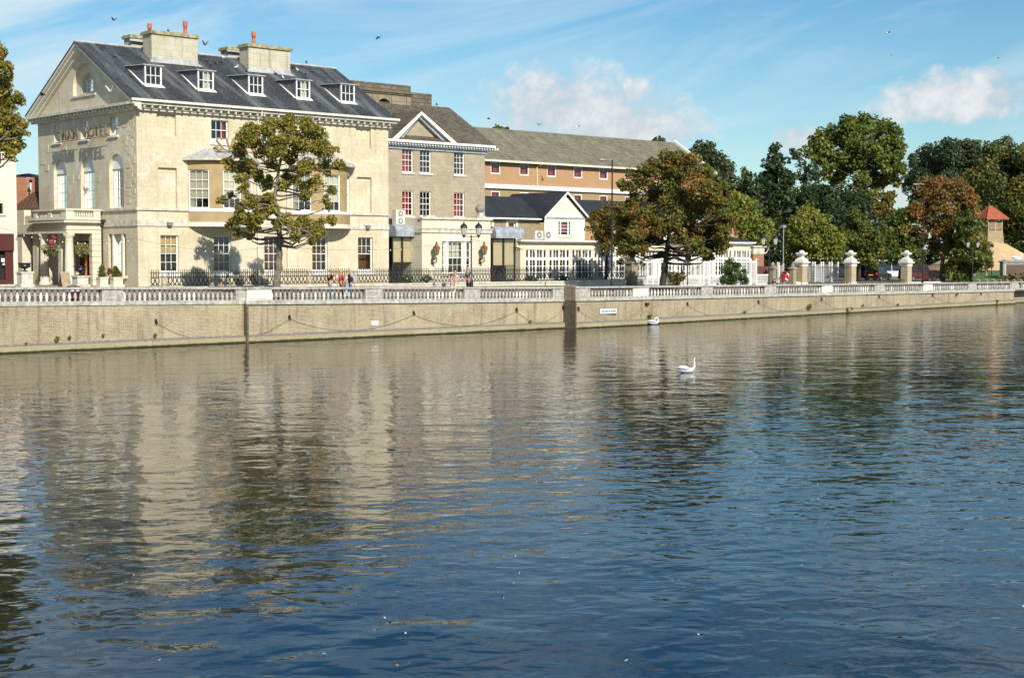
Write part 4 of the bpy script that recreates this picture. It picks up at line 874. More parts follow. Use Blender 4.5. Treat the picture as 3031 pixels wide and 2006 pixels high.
# glazed links with lead canopies and the stone pavilion between them
def link(name, label, pxa, pxb, pyc, pyb, pyblind, cols, ly, pxr=None):
    xa = F(pxa, 700, ly)[0]; xb = F(pxb, 700, ly)[0]; zc = F(pxa, pyc, ly)[1]; zb_ = F(pxa, pyb, ly)[1]; zl = F(pxa, pyblind, ly)[1]
    t = thing(name, label, 'extension', (xa, ly, 2.9)); xc = xb if pxr is None else F(pxr, 700, ly)[0]
    mb = MB(); n = 10; pr_ = [(0, zc), (-.25, zc - .02), (-.55, zc - .18), (-.7, zc - .45), (-.7, zb_)]
    for (a, b_) in zip(pr_[:-1], pr_[1:]): mb.quad((xa, ly + a[0], a[1]), (xc, ly + a[0], a[1]), (xc, ly + b_[0], b_[1]), (xa, ly + b_[0], b_[1]))
    for xx in (xa, xc): mb.poly([(xx, ly + a, z) for a, z in pr_] + [(xx, ly, zb_)])
    mb.quad((xa, ly - .7, zb_), (xc, ly - .7, zb_), (xc, ly, zb_), (xa, ly, zb_)); mb.box(xa, ly + .01, zb_, xb, ly + 3, zc - .05)
    mb.build('lead_canopy', M['lead'], t)
    fl = FR(ly - .3); mb = MB(); w_ = (xb - xa) / cols
    for k in range(cols + 1): mb.boxF(fl, xa + w_ * k - .05, xa + w_ * k + .05, 0, .1, 2.9, zb_)
    mb.boxF(fl, xa, xb, 0.01, .09, 2.9, 3.05); mb.boxF(fl, xa, xb, .01, .09, zb_ - .08, zb_ - .002); mb.boxF(fl, xa, xb, .01, .09, zl - .03, zl + .03); mb.build('mullions', M['darkframe'], t)
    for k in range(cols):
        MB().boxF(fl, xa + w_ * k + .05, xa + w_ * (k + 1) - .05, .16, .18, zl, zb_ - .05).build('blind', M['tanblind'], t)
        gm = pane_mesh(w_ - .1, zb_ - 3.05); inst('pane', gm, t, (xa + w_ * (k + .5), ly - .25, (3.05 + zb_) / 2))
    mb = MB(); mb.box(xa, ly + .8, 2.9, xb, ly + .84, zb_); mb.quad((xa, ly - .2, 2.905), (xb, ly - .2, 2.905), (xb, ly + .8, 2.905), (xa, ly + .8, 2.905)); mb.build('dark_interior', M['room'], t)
    return xa, xb
link('glazed_link', 'dark glazed link with lead canopy and three tan blinds beside the hotel', 1155, 1242, 664, 700, 777, 3, 1.2)
PV = -.3; fp = FR(PV); p0 = F(1249, 700, PV)[0]; p1 = F(1452, 700, PV)[0]
link('glazed_link', 'dark glazed link with lead canopy and two tan blinds right of the pavilion', 1451, 1517, 670, 705, 786, 2, 1.0, 1534)
pav = thing('stone_pavilion', 'single-storey pale stone pavilion with three-part white window and two lanterns', 'building', (p0, PV, 2.9))
vx0 = F(1309, 760, PV)[0]; vx1 = F(1396, 760, PV)[0]; c0 = F(1329, 760, PV)[0]; c1 = F(1373, 760, PV)[0]
mb = MB(); wall_open(mb, fp, p0, p1, 2.7, 7.7, [(vx0, vx1, 3.5, 5.98, .25)]); mb.box(p0 - .001, PV + .01, 2.7, p0 + .25, PV + 5, 7.7); mb.box(p1 - .25, PV + .01, 2.7, p1, PV + 5, 7.7); mb.box(p0 + .26, PV + .3, 7.3, p1 - .26, PV + 5, 7.5); mb.build('walls', M['stone_pale'], pav)
MB().box(p0 - .12, PV - .14, 7.62, p1 + .12, PV + .2, 7.78).build('coping', M['trim'], pav)
MB().box(p0 - .1, PV - .1, 6.62, p1 + .1, PV + .0, 6.9).box(p0 - .1, PV + .005, 6.62, p0 + .0, PV + 4.9, 6.9).box(p0 - .16, PV - .16, 6.9, p1 + .16, PV + .0, 6.98).build('string_course', M['trim'], pav)
MB().boxF(fp, c0 - .7, c1 + .7, -.03, .0, 5.99, 6.35).build('lintel_panel', M['bal_new'], pav)
mb = MB(); mb.box(p1 - 1.2, PV - .05, 7.782, p1 - .5, PV + .6, 7.95); mb.box(p1 - 1.05, PV + .08, 7.95, p1 - .65, PV + .48, 8.2); mb.build('finial_base', M['trim'], pav)
MB().ell((p1 - .85, PV + .28, 8.5), (.36, .36, .36), 12, 8).build('ball_finial', M['granite'], pav, True)
MB().box(p0 + .5, PV + .05, 7.782, p0 + 1.3, PV + .5, 7.9).build('coping_block', M['trim'], pav)
window(pav, fp, c0, c1, 3.55, 5.95, 3, 4, d=.16, fr=.09, curtain=[(0, 1, 'lace')], drop=.52, room='room_warm')
for (a, b_) in ((vx0, c0 - .3), (c1 + .3, vx1)): window(pav, fp, a, b_, 3.55, 5.95, 1, 4, d=.16, fr=.09, curtain=[(0, 1, 'lace')], drop=.6)
MB().boxF(fp, c0 - .3, c0, .05, .3, 3.5, 5.98).boxF(fp, c1, c1 + .3, .05, .3, 3.5, 5.98).build('mullion_columns', M['offwhite'], pav)
MB().boxF(fp, vx0 - .1, vx1 + .1, -.12, .2, 3.36, 3.498).build('stone_sill', M['trim'], pav)
def lantern(px, label):
    lx, z = F(px, 745, PV - .55); t = thing('wall_lantern', label, 'lantern', (lx, PV - .55, z - .8), 'copper lanterns on the pavilion'); c = (lx, PV - .55)
    MB().lathe([(.07, -.42), (.13, -.38), (.26, .10), (.27, .13)], (c[0], c[1], z + .15), 6).build('glass_body', M['amber'], t)
    mb = MB()
    for k in range(6):
        th = k * math.pi / 3; mb.tube([(c[0] + .14 * math.cos(th), c[1] + .14 * math.sin(th), z - .24), (c[0] + .27 * math.cos(th), c[1] + .27 * math.sin(th), z + .26)], .022, 4)
    mb.build('frame', M['copper'], t)
    MB().lathe([(.29, .13), (.22, .25), (.10, .33), (.08, .4), (.11, .43), (.06, .48), (.07, .53), (.02, .62)], (c[0], c[1], z + .15), 8).build('crown', M['copper'], t)
    MB().tube([(c[0], c[1], z - .4), (c[0], c[1], z - .75), (c[0], c[1] + .3, z - .85), (c[0], PV + .02, z - .7)], .05, 6).box(c[0] - .1, PV - .06, z - .95, c[0] + .1, PV - .01, z - .5).build('bracket', M['copper'], t)
lantern(1292, 'copper wall lantern left of the pavilion window'); lantern(1433, 'copper wall lantern right of the pavilion window, behind the lamp post')
# air conditioners
def ac_unit(px0, px1, py0, py1, ly, fans, label):
    xa = F(px0, py0, ly)[0]; xb = F(px1, py0, ly)[0]; z1 = F(px0, py0, ly)[1]; z0 = F(px0, py1, ly)[1]; t = thing('air_conditioner', label, 'air conditioner', (xa, ly, z0), 'air conditioners on the flat roofs')
    MB().box(xa, ly, z0, xb, ly + .45, z1).build('case', M['ac'], t); h = (z1 - z0) / fans
    for k in range(fans):
        cz = z0 + h * (k + .5); r_ = min(h, xb - xa) * .4; MB().prism([((xa + xb) / 2 + r_ * math.cos(a), cz + r_ * math.sin(a)) for a in np.linspace(0, 6.28, 17)[:-1]], FR(ly), -.02, -.002).build('fan_grille', M['acdark'], t)
        MB().boxF(FR(ly), (xa + xb) / 2 - .1, (xa + xb) / 2 + .1, -.03, -.021, cz - .1, cz + .1).build('hub', M['ac'], t)
ac_unit(1172, 1199, 621, 665, 1.6, 2, 'tall beige two-fan air conditioner above the left lead canopy')
MB()
# low cream and slate house behind the conservatory
OH = 9.0; fh = FR(OH); xa = F(1420, 640, OH)[0] - 3; xg0 = F(1611, 641, OH)[0]; xg1 = F(1731, 645, OH)[0]; xgm = (xg0 + xg1) / 2; ez = 8.35; gz = F(1676, 574, OH)[1]
low = thing('slate_house', 'low house with dark slate roof, rubble wall and cream boarded gable', 'house', (xa, OH, 2.9))
wa = F(1450, 660, OH)[0]; wb = F(1468, 660, OH)[0]; wc_ = F(1518, 660, OH)[0]; wd = F(1540, 660, OH)[0]
mb = MB(); wall_open(mb, FR(OH + .6), xa, xg0, 2.7, 8.2, [(wa, wb, 6.4, 7.75, .2), (wc_, wd, 6.3, 7.85, .2)]); mb.build('rubble_wall', M['rubble'], low)
for (a, b_, z0, z1) in ((wa, wb, 6.4, 7.75), (wc_, wd, 6.3, 7.85)):
    window(low, FR(OH + .6), a, b_, z0, z1, 1, 2, d=.1, fr=.1, curtain=[(.2, 1, 'redcurtain')], drop=.9)
    MB().boxF(FR(OH + .6), a - .28, a - .002, -.04, .05, z0 - .2, z1 + .25).boxF(FR(OH + .6), b_ + .002, b_ + .28, -.04, .05, z0 - .2, z1 + .25).boxF(FR(OH + .6), a - .002, b_ + .002, -.04, .05, z1 + .002, z1 + .25).build('cream_surround', M['cream'], low)
def gable_front(xg0, xg1, gz, ez, winx, winz, vent=True):
    xgm = (xg0 + xg1) / 2
    mb = MB(); wall_open(mb, fh, xg0, xg1, 2.7, ez, [(winx[0], winx[1], winz[0], winz[1], .12)]); mb.poly([fh(xg0, 0, ez), fh(xg1, 0, ez), fh(xgm, 0, gz - .1)]); gw = mb.build('gable_wall', M['palecream'], low)
    mb = MB(); z = 2.9
    while z < gz - .3:
        hw = (xg1 - xg0) / 2 if z < ez else (xg1 - xg0) / 2 * (gz - .15 - z) / (gz - .15 - ez)
        segs = [(xgm - hw + .02, xgm + hw - .02)] if not (winz[0] - .3 < z < winz[1] + .25) else [(xgm - hw, winx[0] - .15), (winx[1] + .15, xgm + hw)]
        for (a, b_) in segs: mb.add([fh(a, -.005, z + .19), fh(b_, -.005, z + .19), fh(b_, -.032, z), fh(a, -.032, z)], [(0, 1, 2, 3)])
        z += .2
    mb.build('boarding', M['palecream'], low)
    MB().boxF(fh, xg0 - .05, xg1 + .05, -.10, .01, ez - .12, ez + .02).build('grey_string', M['lead'], low)
    w3 = winx[1] - winx[0]; window(low, fh, winx[0] + .2 * w3, winx[1] - .2 * w3, winz[0], winz[1], 1, 4, d=.06, fr=.07, curtain=[(0, 1, 'redcurtain')], drop=.7)
    for (a, b_) in ((winx[0], winx[0] + .2 * w3), (winx[1] - .2 * w3, winx[1])): window(low, fh, a, b_, winz[0], winz[1], 1, 4, d=.06, fr=.05, name='side_light')
    MB().boxF(fh, winx[0] - .1, winx[1] + .1, -.1, .1, winz[0] - .14, winz[0] - .002).build('sill', M['offwhite'], low)
    if vent:
        mb = MB()
        for k in range(6): mb.boxF(fh, xgm - .6, xgm + .6, -.06, -.034, ez + .55 + k * .15, ez + .55 + k * .15 + .09)
        mb.boxF(fh, xgm - .04, xgm + .04, -.07, -.061, ez + .5, ez + 1.45); mb.build('louvre_vent', M['palecream'], low)
    for s_ in (-1, 1):
        e_ = xg0 - .3 if s_ < 0 else xg1 + .3; zz = ez - .1
        MB().prism([(e_, zz - .12), (xgm, gz + .0), (xgm, gz + .2), (e_, zz + .1)], fh, -.4, -.34).build('bargeboard', M['white'], low)
        mb = MB(); mb.slab([(e_, OH - .38, zz + .1), (xgm, OH - .38, gz + .2), (xgm, OH + 7, gz + .2), (e_, OH + 7, zz + .1)] if s_ < 0 else [(xgm, OH - .38, gz + .2), (e_, OH - .38, zz + .1), (e_, OH + 7, zz + .1), (xgm, OH + 7, gz + .2)], .08); mb.build('gable_roof', M['slate2'], low)
gable_front(xg0, xg1, gz, ez, (F(1653, 670, OH)[0], F(1691, 670, OH)[0]), (6.72, 8.0))
rr = OH + 4.2; rzz = F(1440, 580, rr)[1]
mb = MB(); mb.slab([(xa, OH + .2, 8.2), (xg0 + .1, OH + .2, 8.2), (xg0 + 1.0, rr, rzz), (xa, rr, rzz)], .08); mb.slab([(xa, rr, rzz), (xg0 + 1, rr, rzz), (xg0 + 1, rr + 4.5, 8.2), (xa, rr + 4.5, 8.2)], .08); mb.build('main_roof', M['slate2'], low)
MB().box(xa, OH + .08, 8.08, xg0 - .1, OH + .2, 8.2).build('gutter', M['white'], low)
xh0 = F(1965, 641, OH)[0]; xh1 = F(2075, 645, OH)[0]
gable_front(xh0, xh1, 10.3, 8.3, ((xh0 + xh1) / 2 - 1.0, (xh0 + xh1) / 2 + .4), (6.7, 8.0), False)
mb = MB(); mb.slab([(xg1, OH + .3, 8.2), (xh1 + 9, OH + .3, 8.2), (xh1 + 7, rr, 10.2), (xg1 - 1, rr, 10.2)], .08); mb.slab([(xg1 - 1, rr, 10.2), (xh1 + 7, rr, 10.2), (xh1 + 9, rr + 4.5, 8.2), (xg1, rr + 4.5, 8.2)], .08); mb.build('rear_roof', M['slate2'], low)
MB().box(xg1, OH + .5, 2.8, xh1 + 8, OH + .7, 8.15).build('brick_wall', M['brick_o'], low)
# conservatory along the terrace
OC = 3.0; k0 = F(1541, 740, OC)[0]; k1 = F(2222, 740, OC)[0]
con = thing('conservatory', 'long cream and white glazed conservatory with dentil cornice along the terrace', 'conservatory', (k0, OC, 2.88))
NB = 11; bw = (k1 - k0 - .4) / NB; fc = FR(OC)
MB().box(k0, OC + .05, 5.52, k1, OC + 5, 6.0).box(k0 - .05, OC - .06, 5.45, k1 + .05, OC + .3, 5.56).build('cream_frieze', M['cream'], con)
mb = MB(); mb.box(k0 - .35, OC - .42, 6.08, k1 + .3, OC + 5, 6.2); mb.box(k0 - .1, OC - .12, 6.0, k1 + .1, OC + .4, 6.08)
for k in range(int((k1 - k0) / .26)): mb.box(k0 + .1 + k * .26, OC - .3, 5.99, k0 + .22 + k * .26, OC - .125, 6.078)
mb.build('dentil_cornice', M['white'], con)
MB().box(k0 - .36, OC - .43, 6.2, k1 + .31, OC + 5, 6.235).build('lead_roof', M['lead'], con)
mb = MB(); mb.box(k0, OC + .02, 2.8, k0 + .4, OC + .4, 5.52); mb.box(k0, OC + .41, 2.8, k0 + .2, OC + 5, 5.52); mb.box(k0 - .35, OC + .1, 5.6, k0, OC + 3, 6.05); mb.build('end_wall', M['cream'], con)
for i in range(NB):
    a = k0 + .4 + bw * i; b_ = a + bw; mb = MB()
    L = [a + .12, a + .12 + (bw - .24) * .18, a + .12 + (bw - .24) * .5, a + .12 + (bw - .24) * .82, b_ - .12]
    for zz0, zz1 in ((2.86, 3.02), (4.55, 4.78), (5.38, 5.52)): mb.boxF(fc, a + .1, b_ - .1, 0, .08, zz0, zz1)
    for j, x in enumerate(L): mb.boxF(fc, x - .085, x + .085, .01, .09, 2.86, 5.52)
    for j in (1, 2):
        m_ = (L[j] + L[j + 1]) / 2; mb.boxF(fc, m_ - .025, m_ + .025, .02, .07, 2.9, 5.45)
    for zz in (3.55, 4.05): mb.boxF(fc, a + .1, b_ - .1, .02, .07, zz - .025, zz + .025)
    bay = mb.build('glazed_bay', M['white'], con)
    MB().quad(fc(a + .1, .05, 2.9), fc(b_ - .1, .05, 2.9), fc(b_ - .1, .05, 5.45), fc(a + .1, .05, 5.45)).build('glazing', M['glass'], bay)
    MB().boxF(fc, a + .1, b_ - .1, .35, .37, 4.25 if i < 4 else 4.6, 5.45).build('blind', M['brownblind'] if i < 4 else M['ochre'], bay)
    MB().boxF(fc, a - .1, a + .1, -.03, .12, 2.86, 5.52).build('cream_pilaster', M['cream'], con)
MB().box(k0 + .3, OC + 1.6, 2.87, k1, OC + 1.65, 5.5).build('dark_interior', M['room'], con)
# right end: hipped slate roof and brick pier
xr0 = F(2150, 715, OC)[0]; mb = MB(); xe = k1 + 2.2
mb.slab([(xr0, OC - .3, 6.24), (k1 + .3, OC - .3, 6.24), (k1 - 2.0, OC + 3, 7.15), (xr0, OC + 3, 7.15)], .05); mb.slab([(k1 + .3, OC - .3, 6.24), (k1 + 1.2, OC + 6, 6.24), (k1 - 2.0, OC + 3, 7.15)], .05); mb.build('hipped_roof', M['slate2'], con)
q0 = F(2222, 740, OC + .6)[0]; q1 = F(2254, 740, OC + .6)[0]
MB().box(q0, OC + .3, 2.0, q1, OC + 4, 5.1).build('brick_pier', M['brick_r'], con); MB().box(q0 - .02, OC + .28, 5.102, q1 + .05, OC + 4, 5.75).box(q0 - .1, OC + .15, 5.75, q1 + .25, OC + 4, 5.9).build('pier_capital', M['trim'], con)
for (a, b_, lab) in ((1584, 1608, 'small beige air conditioner on the conservatory roof, left of the pair'), (1612, 1634, 'small beige air conditioner on the conservatory roof, right of the pair')): ac_unit(a, b_, 683, 708, OC + 1.6, 1, lab)
# modern brick block behind
OM = 20.0; fm = FR(OM); m0 = F(1425, 480, OM)[0] - 9; m1 = F(1985, 412, OM + 6)[0]; em = 13.95; rm = OM + 5.5; rmz = F(1600, 391, rm)[1]
blk = thing('brick_block', 'modern orange and yellow brick block with green-grey tiled roof', 'building', (m0, OM, 2.9))
pxs = [(1467, 516 - 39, 508), (1557, 482, 512), (1634, 487, 516), (1711, 491, 521), (1787, 496, 526), (1855, 500, 530), (1990, 505, 535)]
cxs = [F(p[0], 500, OM)[0] for p in [(1467,), (1552,), (1633,), (1711,), (1787,), (1862,), (1935,), (2008,)]]
opm = [(c - .62, c + .62, 12.72, 13.86, .12) for c in cxs] + [(c - .58, c + .58, 9.2, 11.1, .12) for c in cxs]
mb = MB(); wall_open(mb, fm, m0, m1, 11.75, em, [o for o in opm if o[2] > 11.7]); mb.build('orange_brick_wall', M['brick_o'], blk)
mb = MB(); wall_open(mb, fm, m0, m1, 2.7, 11.35, [o for o in opm if o[2] < 11.7]); mb.build('yellow_brick_wall', M['brick_y'], blk)
MB().box(m0, OM - .25, 11.352, m1, OM + .1, 11.55).box(m0, OM - .15, 11.55, m1, OM + .1, 11.748).build('white_band', M['white'], blk)
for i, o in enumerate(opm): window(blk, fm, o[0], o[1], o[2], o[3], 1, 1, d=.03, fr=.1, curtain=[(.35, .95, 'redcurtain')], drop=.9)
mb = MB(); mb.slab([(m0, OM - .5, em), (m1, OM - .5, em), (m1, rm, rmz), (m0, rm, rmz)], .1); mb.slab([(m1, OM + 11.5, em), (m0, OM + 11.5, em), (m0, rm, rmz - .001), (m1, rm, rmz - .001)], .1); mb.build('tiled_roof', M['greentile'], blk)
MB().box(m0, OM - .62, em - .1, m1, OM - .5, em + .08).build('gutter', M['offwhite'], blk)
MB().tube([(cxs[1] + 1.9, OM - .55, em - .1), (cxs[1] + 1.6, OM - .1, em - .35), (cxs[1] + 1.6, OM - .12, 11.8)], .06, 6).build('downpipe', M['cream'], blk)
mb = MB(); mb.box(m1 - .3, OM + .01, 2.7, m1, OM + 11, em); mb.poly([(m1, OM, em), (m1, OM + 11, em), (m1, rm, rmz - .2)]); mb.build('end_wall', M['brick_o'], blk)
mb = MB(); kk = (rmz - em) / (rm - OM + .5); mb.prism([(OM - .6, em - .15), (rm, rmz - .05), (rm, rmz + .25), (OM - .6, em + .15)], GA(m1), -.02, .25); mb.build('bargeboard', M['white'], blk)
# cream shop building at the left edge and the brick house behind it
DL = 96.0; lft = thing('cream_shop_building', 'cream rendered shop building with maroon awning at the left edge', 'building', tuple(w2l((-40, 96, 3.0))))
def Lp(px, py, Y=DL): return at_depth(px, py, Y)
xc = Lp(49, 600)[0]; rt = w2l((xc, DL, 0)); lx1 = rt[0]; ly1 = rt[1]
# its front faces the river, level with the hotel gable
gl = GA(lx1)   # the wall along local y is hidden; the front lies along local x, leftwards
fl = FR(ly1); zt = zpx(450, DL)
wins_l = [(F(-8, 465, ly1)[0], F(4, 465, ly1)[0], zpx(487, DL), zpx(455, DL)), (F(-8, 620, ly1)[0], F(9, 620, ly1)[0], zpx(634, DL), zpx(603, DL))]
opl = [(a, b_, z0, z1, .15) for a, b_, z0, z1 in wins_l] + [(F(-120, 760, ly1)[0], F(40, 760, ly1)[0], 3.05, zpx(692, DL), .4)]
mb = MB(); wall_open(mb, fl, lx1 - 13, lx1, 2.7, zt, opl); mb.box(lx1 - .01, ly1 + .01, 2.7, lx1 + .01, ly1 + 9, zt); mb.build('front_wall', M['leftwall'], lft)
for (a, b_, z0, z1) in wins_l: window(lft, fl, a, b_, z0, z1, 1, 1, d=.1, fr=.09, mat='darkframe'); MB().boxF(fl, a - .1, b_ + .15, -.1, .1, z0 - .12, z0 - .002).build('sill', M['leftwall'], lft)
a, b_ = opl[2][0], opl[2][1]; zs_ = zpx(692, DL); za = zpx(742, DL)
mb = MB(); mb.boxF(fl, a, b_, -.12, .05, za, zs_); mb.build('awning_board', M['maroon'], lft)
mb = MB(); mb.boxF(fl, a, b_, .3, .34, 3.06, za); mb.build('shop_interior', M['room'], lft)
mb = MB(); mb.boxF(fl, b_ - .55, b_ - .01, .02, .12, 3.06, za); mb.boxF(fl, a, b_ - .56, .02, .1, 3.06, 3.35); mb.boxF(fl, b_ - 2.9, b_ - 2.7, .02, .1, 3.06, za); mb.build('shop_frame', M['maroon'], lft)
px_, pz_ = F(13, 770, ly1), 0; MB().boxF(fl, px_[0] - .16, px_[0] + .16, .1, .12, px_[1] - .12, px_[1] + .12).boxF(fl, px_[0] - .08, px_[0] + .08, .1, .12, px_[1] - .32, px_[1] - .2).build('paper_notices', M['signwhite'], lft)
ex = F(22, 807, ly1); MB().lathe([(.09, 0), (.1, .05), (.1, .4), (.04, .48), (.04, .55)], (ex[0], ly1 + .2, ex[1] - .25), 8).build('fire_extinguisher', M['lifered'], lft)
MB().boxF(fl, lx1 - 13, lx1 + .02, -.3, 0, 2.8, 3.04).build('step', M['trim'], lft)
DB = 107.5; bh = wthing('red_brick_house', 'red brick house with brown tiled roof between the shop and the hotel', 'house', (Lp(85, 800, DB)[0], DB, 2.9), ANG)
B = lambda px, py, Y=DB: at_depth(px, py, Y) - np.array([Lp(85, 800, DB)[0], DB, 2.9])
def toL(P): c, s_ = math.cos(-ANG), math.sin(-ANG); return (P[0] * c - P[1] * s_, P[0] * s_ + P[1] * c, P[2])
def slabY(mb, pts, t): mb.add([toL(p) for p in pts] + [toL(p + np.array([0, t, 0])) for p in pts], [tuple(range(len(pts))), tuple(range(2 * len(pts) - 1, len(pts) - 1, -1))] + [(i, (i + 1) % len(pts), (i + 1) % len(pts) + len(pts), i + len(pts)) for i in range(len(pts))])
mb = MB(); slabY(mb, [B(30, 525), B(103, 525), B(140, 560), B(140, 845), B(30, 845)], 4.0); mb.build('brick_wall', M['brick_r'], bh)
mb = MB(); q = [B(20, 625, 105), B(98, 570, 107.4), B(140, 560, 107.4), B(140, 640, 104.5), B(20, 640, 104.5)]; mb.add([toL(p) for p in q], [(0, 1, 2, 3, 4)]); mb.build('tiled_roof', M['redtile'], bh)
mb = MB(); slabY(mb, [B(20, 641, 104.7), B(140, 641, 104.7), B(140, 850, 104.7), B(20, 850, 104.7)], .3); mb.build('lower_wall', M['brick_r'], bh)
mb = MB(); slabY(mb, [B(30, 520, 108.5), B(85, 513, 112), B(140, 555, 108.5), B(140, 562, 108.5), B(30, 530, 108.5)], 5.0); mb.build('slate_roof', M['slate2'], bh)
mb = MB(); a = B(91, 540, 106.6); b_ = B(91, 562, 106.6); mb.tube([toL(b_), toL(a)], .05, 6); mb.build('flue', M['white'], bh)
mb = MB(); mb.lathe([(.1, 0), (.14, .1), (.1, .2)], toL(a), 6); mb.build('flue_cowl', M['iron'], bh)
# ---------------------------------------------------------------- terrace, railings, gate piers, lamps
TZ = 2.90; RY = -2.0
rx0 = F(444, 846, RY)[0]; rx1 = F(1846, 832, RY)[0]
mb = MB(); mb.box(rx0 - .1, RY - .02, 1.2, rx1, 9.5, TZ - .01); tag(mb.build('terrace', M['paving']), kind='structure'); bpy.data.objects['terrace'].matrix_world = Matrix.Translation(Vector(ORG)) @ Matrix.Rotation(ANG, 4, 'Z')
mb = MB(); mb.box(rx1 + .01, 1.2, 1.2, F(2262, 800, 1.2)[0], 9.5, TZ - .012); tag(mb.build('terrace', M['paving']), kind='structure'); bpy.data.objects['terrace.001'].matrix_world = Matrix.Translation(Vector(ORG)) @ Matrix.Rotation(ANG, 4, 'Z')
kerb = thing('terrace_wall', 'low pale stone terrace wall carrying the black iron railing', 'wall', (rx0, RY, 2.3))
mb = MB(); mb.box(rx0 - .2, RY - .28, 1.2, rx1, RY + .28, TZ - .1); mb.build('wall_stones', M['stone_pale'], kerb); MB().box(rx0 - .25, RY - .34, TZ - .098, rx1, RY + .34, TZ + .02).build('coping', M['trim'], kerb)
rail = thing('iron_railing', 'black ornamental iron railing with ovals and spikes before the hotel', 'railing', (rx0, RY, TZ))
zr = TZ + .02; mb = MB()
for z, r_ in ((.10, .018), (.60, .014), (.88, .02)): mb.box(rx0, RY - r_, zr + z - r_, rx1, RY + r_, zr + z + r_)
mb.build('rails', M['iron'], rail)
def curve2(pts): return [(x, 0, z) for x, z in pts]
um = MB()
def arcpts(cx, cz, rx_, rz_, a0, a1, n=7): return [(cx + rx_ * math.cos(a0 + (a1 - a0) * k / n), 0, cz + rz_ * math.sin(a0 + (a1 - a0) * k / n)) for k in range(n + 1)]
um.tube(arcpts(0, .40, .125, .21, 0, 2 * math.pi, 10), .035, 4, False)                   # oval
um.tube([(-.13, 0, .88), (-.06, 0, .76), (-.10, 0, .62)], .032, 4); um.tube([(.13, 0, .88), (.06, 0, .76), (.10, 0, .62)], .032, 4)   # hourglass
um.tube(arcpts(0, .06, .10, .12, 0, math.pi, 5), .032, 4)
for s_ in (-1, 1): um.tube([(s_ * .075, 0, .88), (s_ * .075, 0, 1.04), (s_ * .075, 0, 1.12)], [.028, .026, .008], 4)
unit = um.mesh('railing_unit', M['iron'])
pm_ = MB(); w2_ = .24
for x in (-w2_, -w2_ + .09, w2_ - .09, w2_): pm_.tube([(x, 0, .02), (x, 0, .92)], .014, 4)
for z in (.12, .2, .78, .86): pm_.tube([(-w2_, 0, z), (w2_, 0, z)], .011, 4)
pm_.tube([(-.13, 0, .22), (.13, 0, .76)], .012, 4); pm_.tube([(.13, 0, .22), (-.13, 0, .76)], .012, 4)
for k in range(7):
    for s_ in (-1, 1): pm_.tube([(s_ * w2_, 0, .2 + k * .09), (s_ * (w2_ - .09), 0, .245 + k * .09)], .012, 3)
for k in range(4): pm_.tube([(-w2_ + .03 + k * .14, 0, .92), (-w2_ + .03 + k * .14, 0, 1.1)], [.013, .003], 4)
post = pm_.mesh('railing_post', M['iron'])
posts = [F(p, 840, RY)[0] for p in (488, 644, 783, 918, 1053, 1278, 1475, 1640, 1760)]
x = rx0 + .2; k = 0
while x < rx1 - .1:
    if any(abs(x - p) < .36 for p in posts): x += .1; continue
    inst('railing_unit', unit, rail, (x, RY, zr)); x += .318; k += 1
for p in posts: inst('railing_post', post, rail, (p, RY, zr))
def pier_stone(px0, px1, pyt, label, ly):
    a = F(px0, 800, ly)[0]; b_ = F(px1, 800, ly)[0]; z1 = F(px0, pyt, ly)[1]; z0 = Gz(a, ly) - .2; t = thing('stone_pier', label, 'pier', (a, ly, z0)); w_ = b_ - a
    MB().box(a - .08, ly - w_ / 2 - .08, z0, b_ + .08, ly + w_ / 2 + .08, z0 + .75).box(a, ly - w_ / 2, z0 + .75, b_, ly + w_ / 2, z1 - .5).build('shaft', M['sooty'], t)
    MB().box(a - .1, ly - w_ / 2 - .1, z1 - .498, b_ + .1, ly + w_ / 2 + .1, z1 - .38).ell(((a + b_) / 2, ly, z1 - .38), (w_ / 2 + .06, w_ / 2 + .06, .38), 12, 8).build('domed_cap', M['sooty'], t)
pier_stone(1860, 1878, 762, 'squat dark stone pier with domed cap where the iron railing ends', RY)
# gate piers with pedestal finials
def big_pier(px, label):
    p = gp(px, 841); Y = l2w(p)[1]; z0 = p[2] - .3; S_ = zpx(741, Y) - p[2]; t = thing('gate_pier', label, 'gate pier', (p[0], p[1], z0), 'gate piers with stone finials')
    k = S_ / 3.15; b_ = (p[0], p[1])
    def sq(h0, z0_, h1, z1_, mb): mb.add([(b_[0] + sx_ * h0, b_[1] + sy_ * h0, z0 + .3 + z0_ * k) for sx_, sy_ in ((-1, -1), (1, -1), (1, 1), (-1, 1))] + [(b_[0] + sx_ * h1, b_[1] + sy_ * h1, z0 + .3 + z1_ * k) for sx_, sy_ in ((-1, -1), (1, -1), (1, 1), (-1, 1))], [(0, 3, 2, 1), (4, 5, 6, 7), (0, 1, 5, 4), (1, 2, 6, 5), (2, 3, 7, 6), (3, 0, 4, 7)])
    mb = MB(); sq(.40, -.1, .40, 1.66, mb); mb.build('brick_shaft', M['pier_brick'], t)
    mb = MB(); sq(.46, -.1, .46, .18, mb); mb.build('base', M['bal_new'], t)
    mb = MB(); sq(.44, 1.66, .44, 1.86, mb); sq(.44, 1.86, .62, 1.98, mb); sq(.62, 1.98, .62, 2.08, mb); mb.build('cap', M['bal_new'], t)
    mb = MB(); sq(.46, 2.08, .44, 2.28, mb); sq(.44, 2.28, .17, 2.52, mb); sq(.17, 2.52, .17, 2.62, mb); sq(.17, 2.62, .30, 2.72, mb); sq(.40, 2.80, .40, 2.95, mb); sq(.30, 2.72, .36, 2.80, mb); mb.ell((b_[0], b_[1], z0 + .3 + 2.93 * k), (.30, .30, .24 * k), 10, 8); mb.build('finial', M['bal_new'], t, False)
    return p
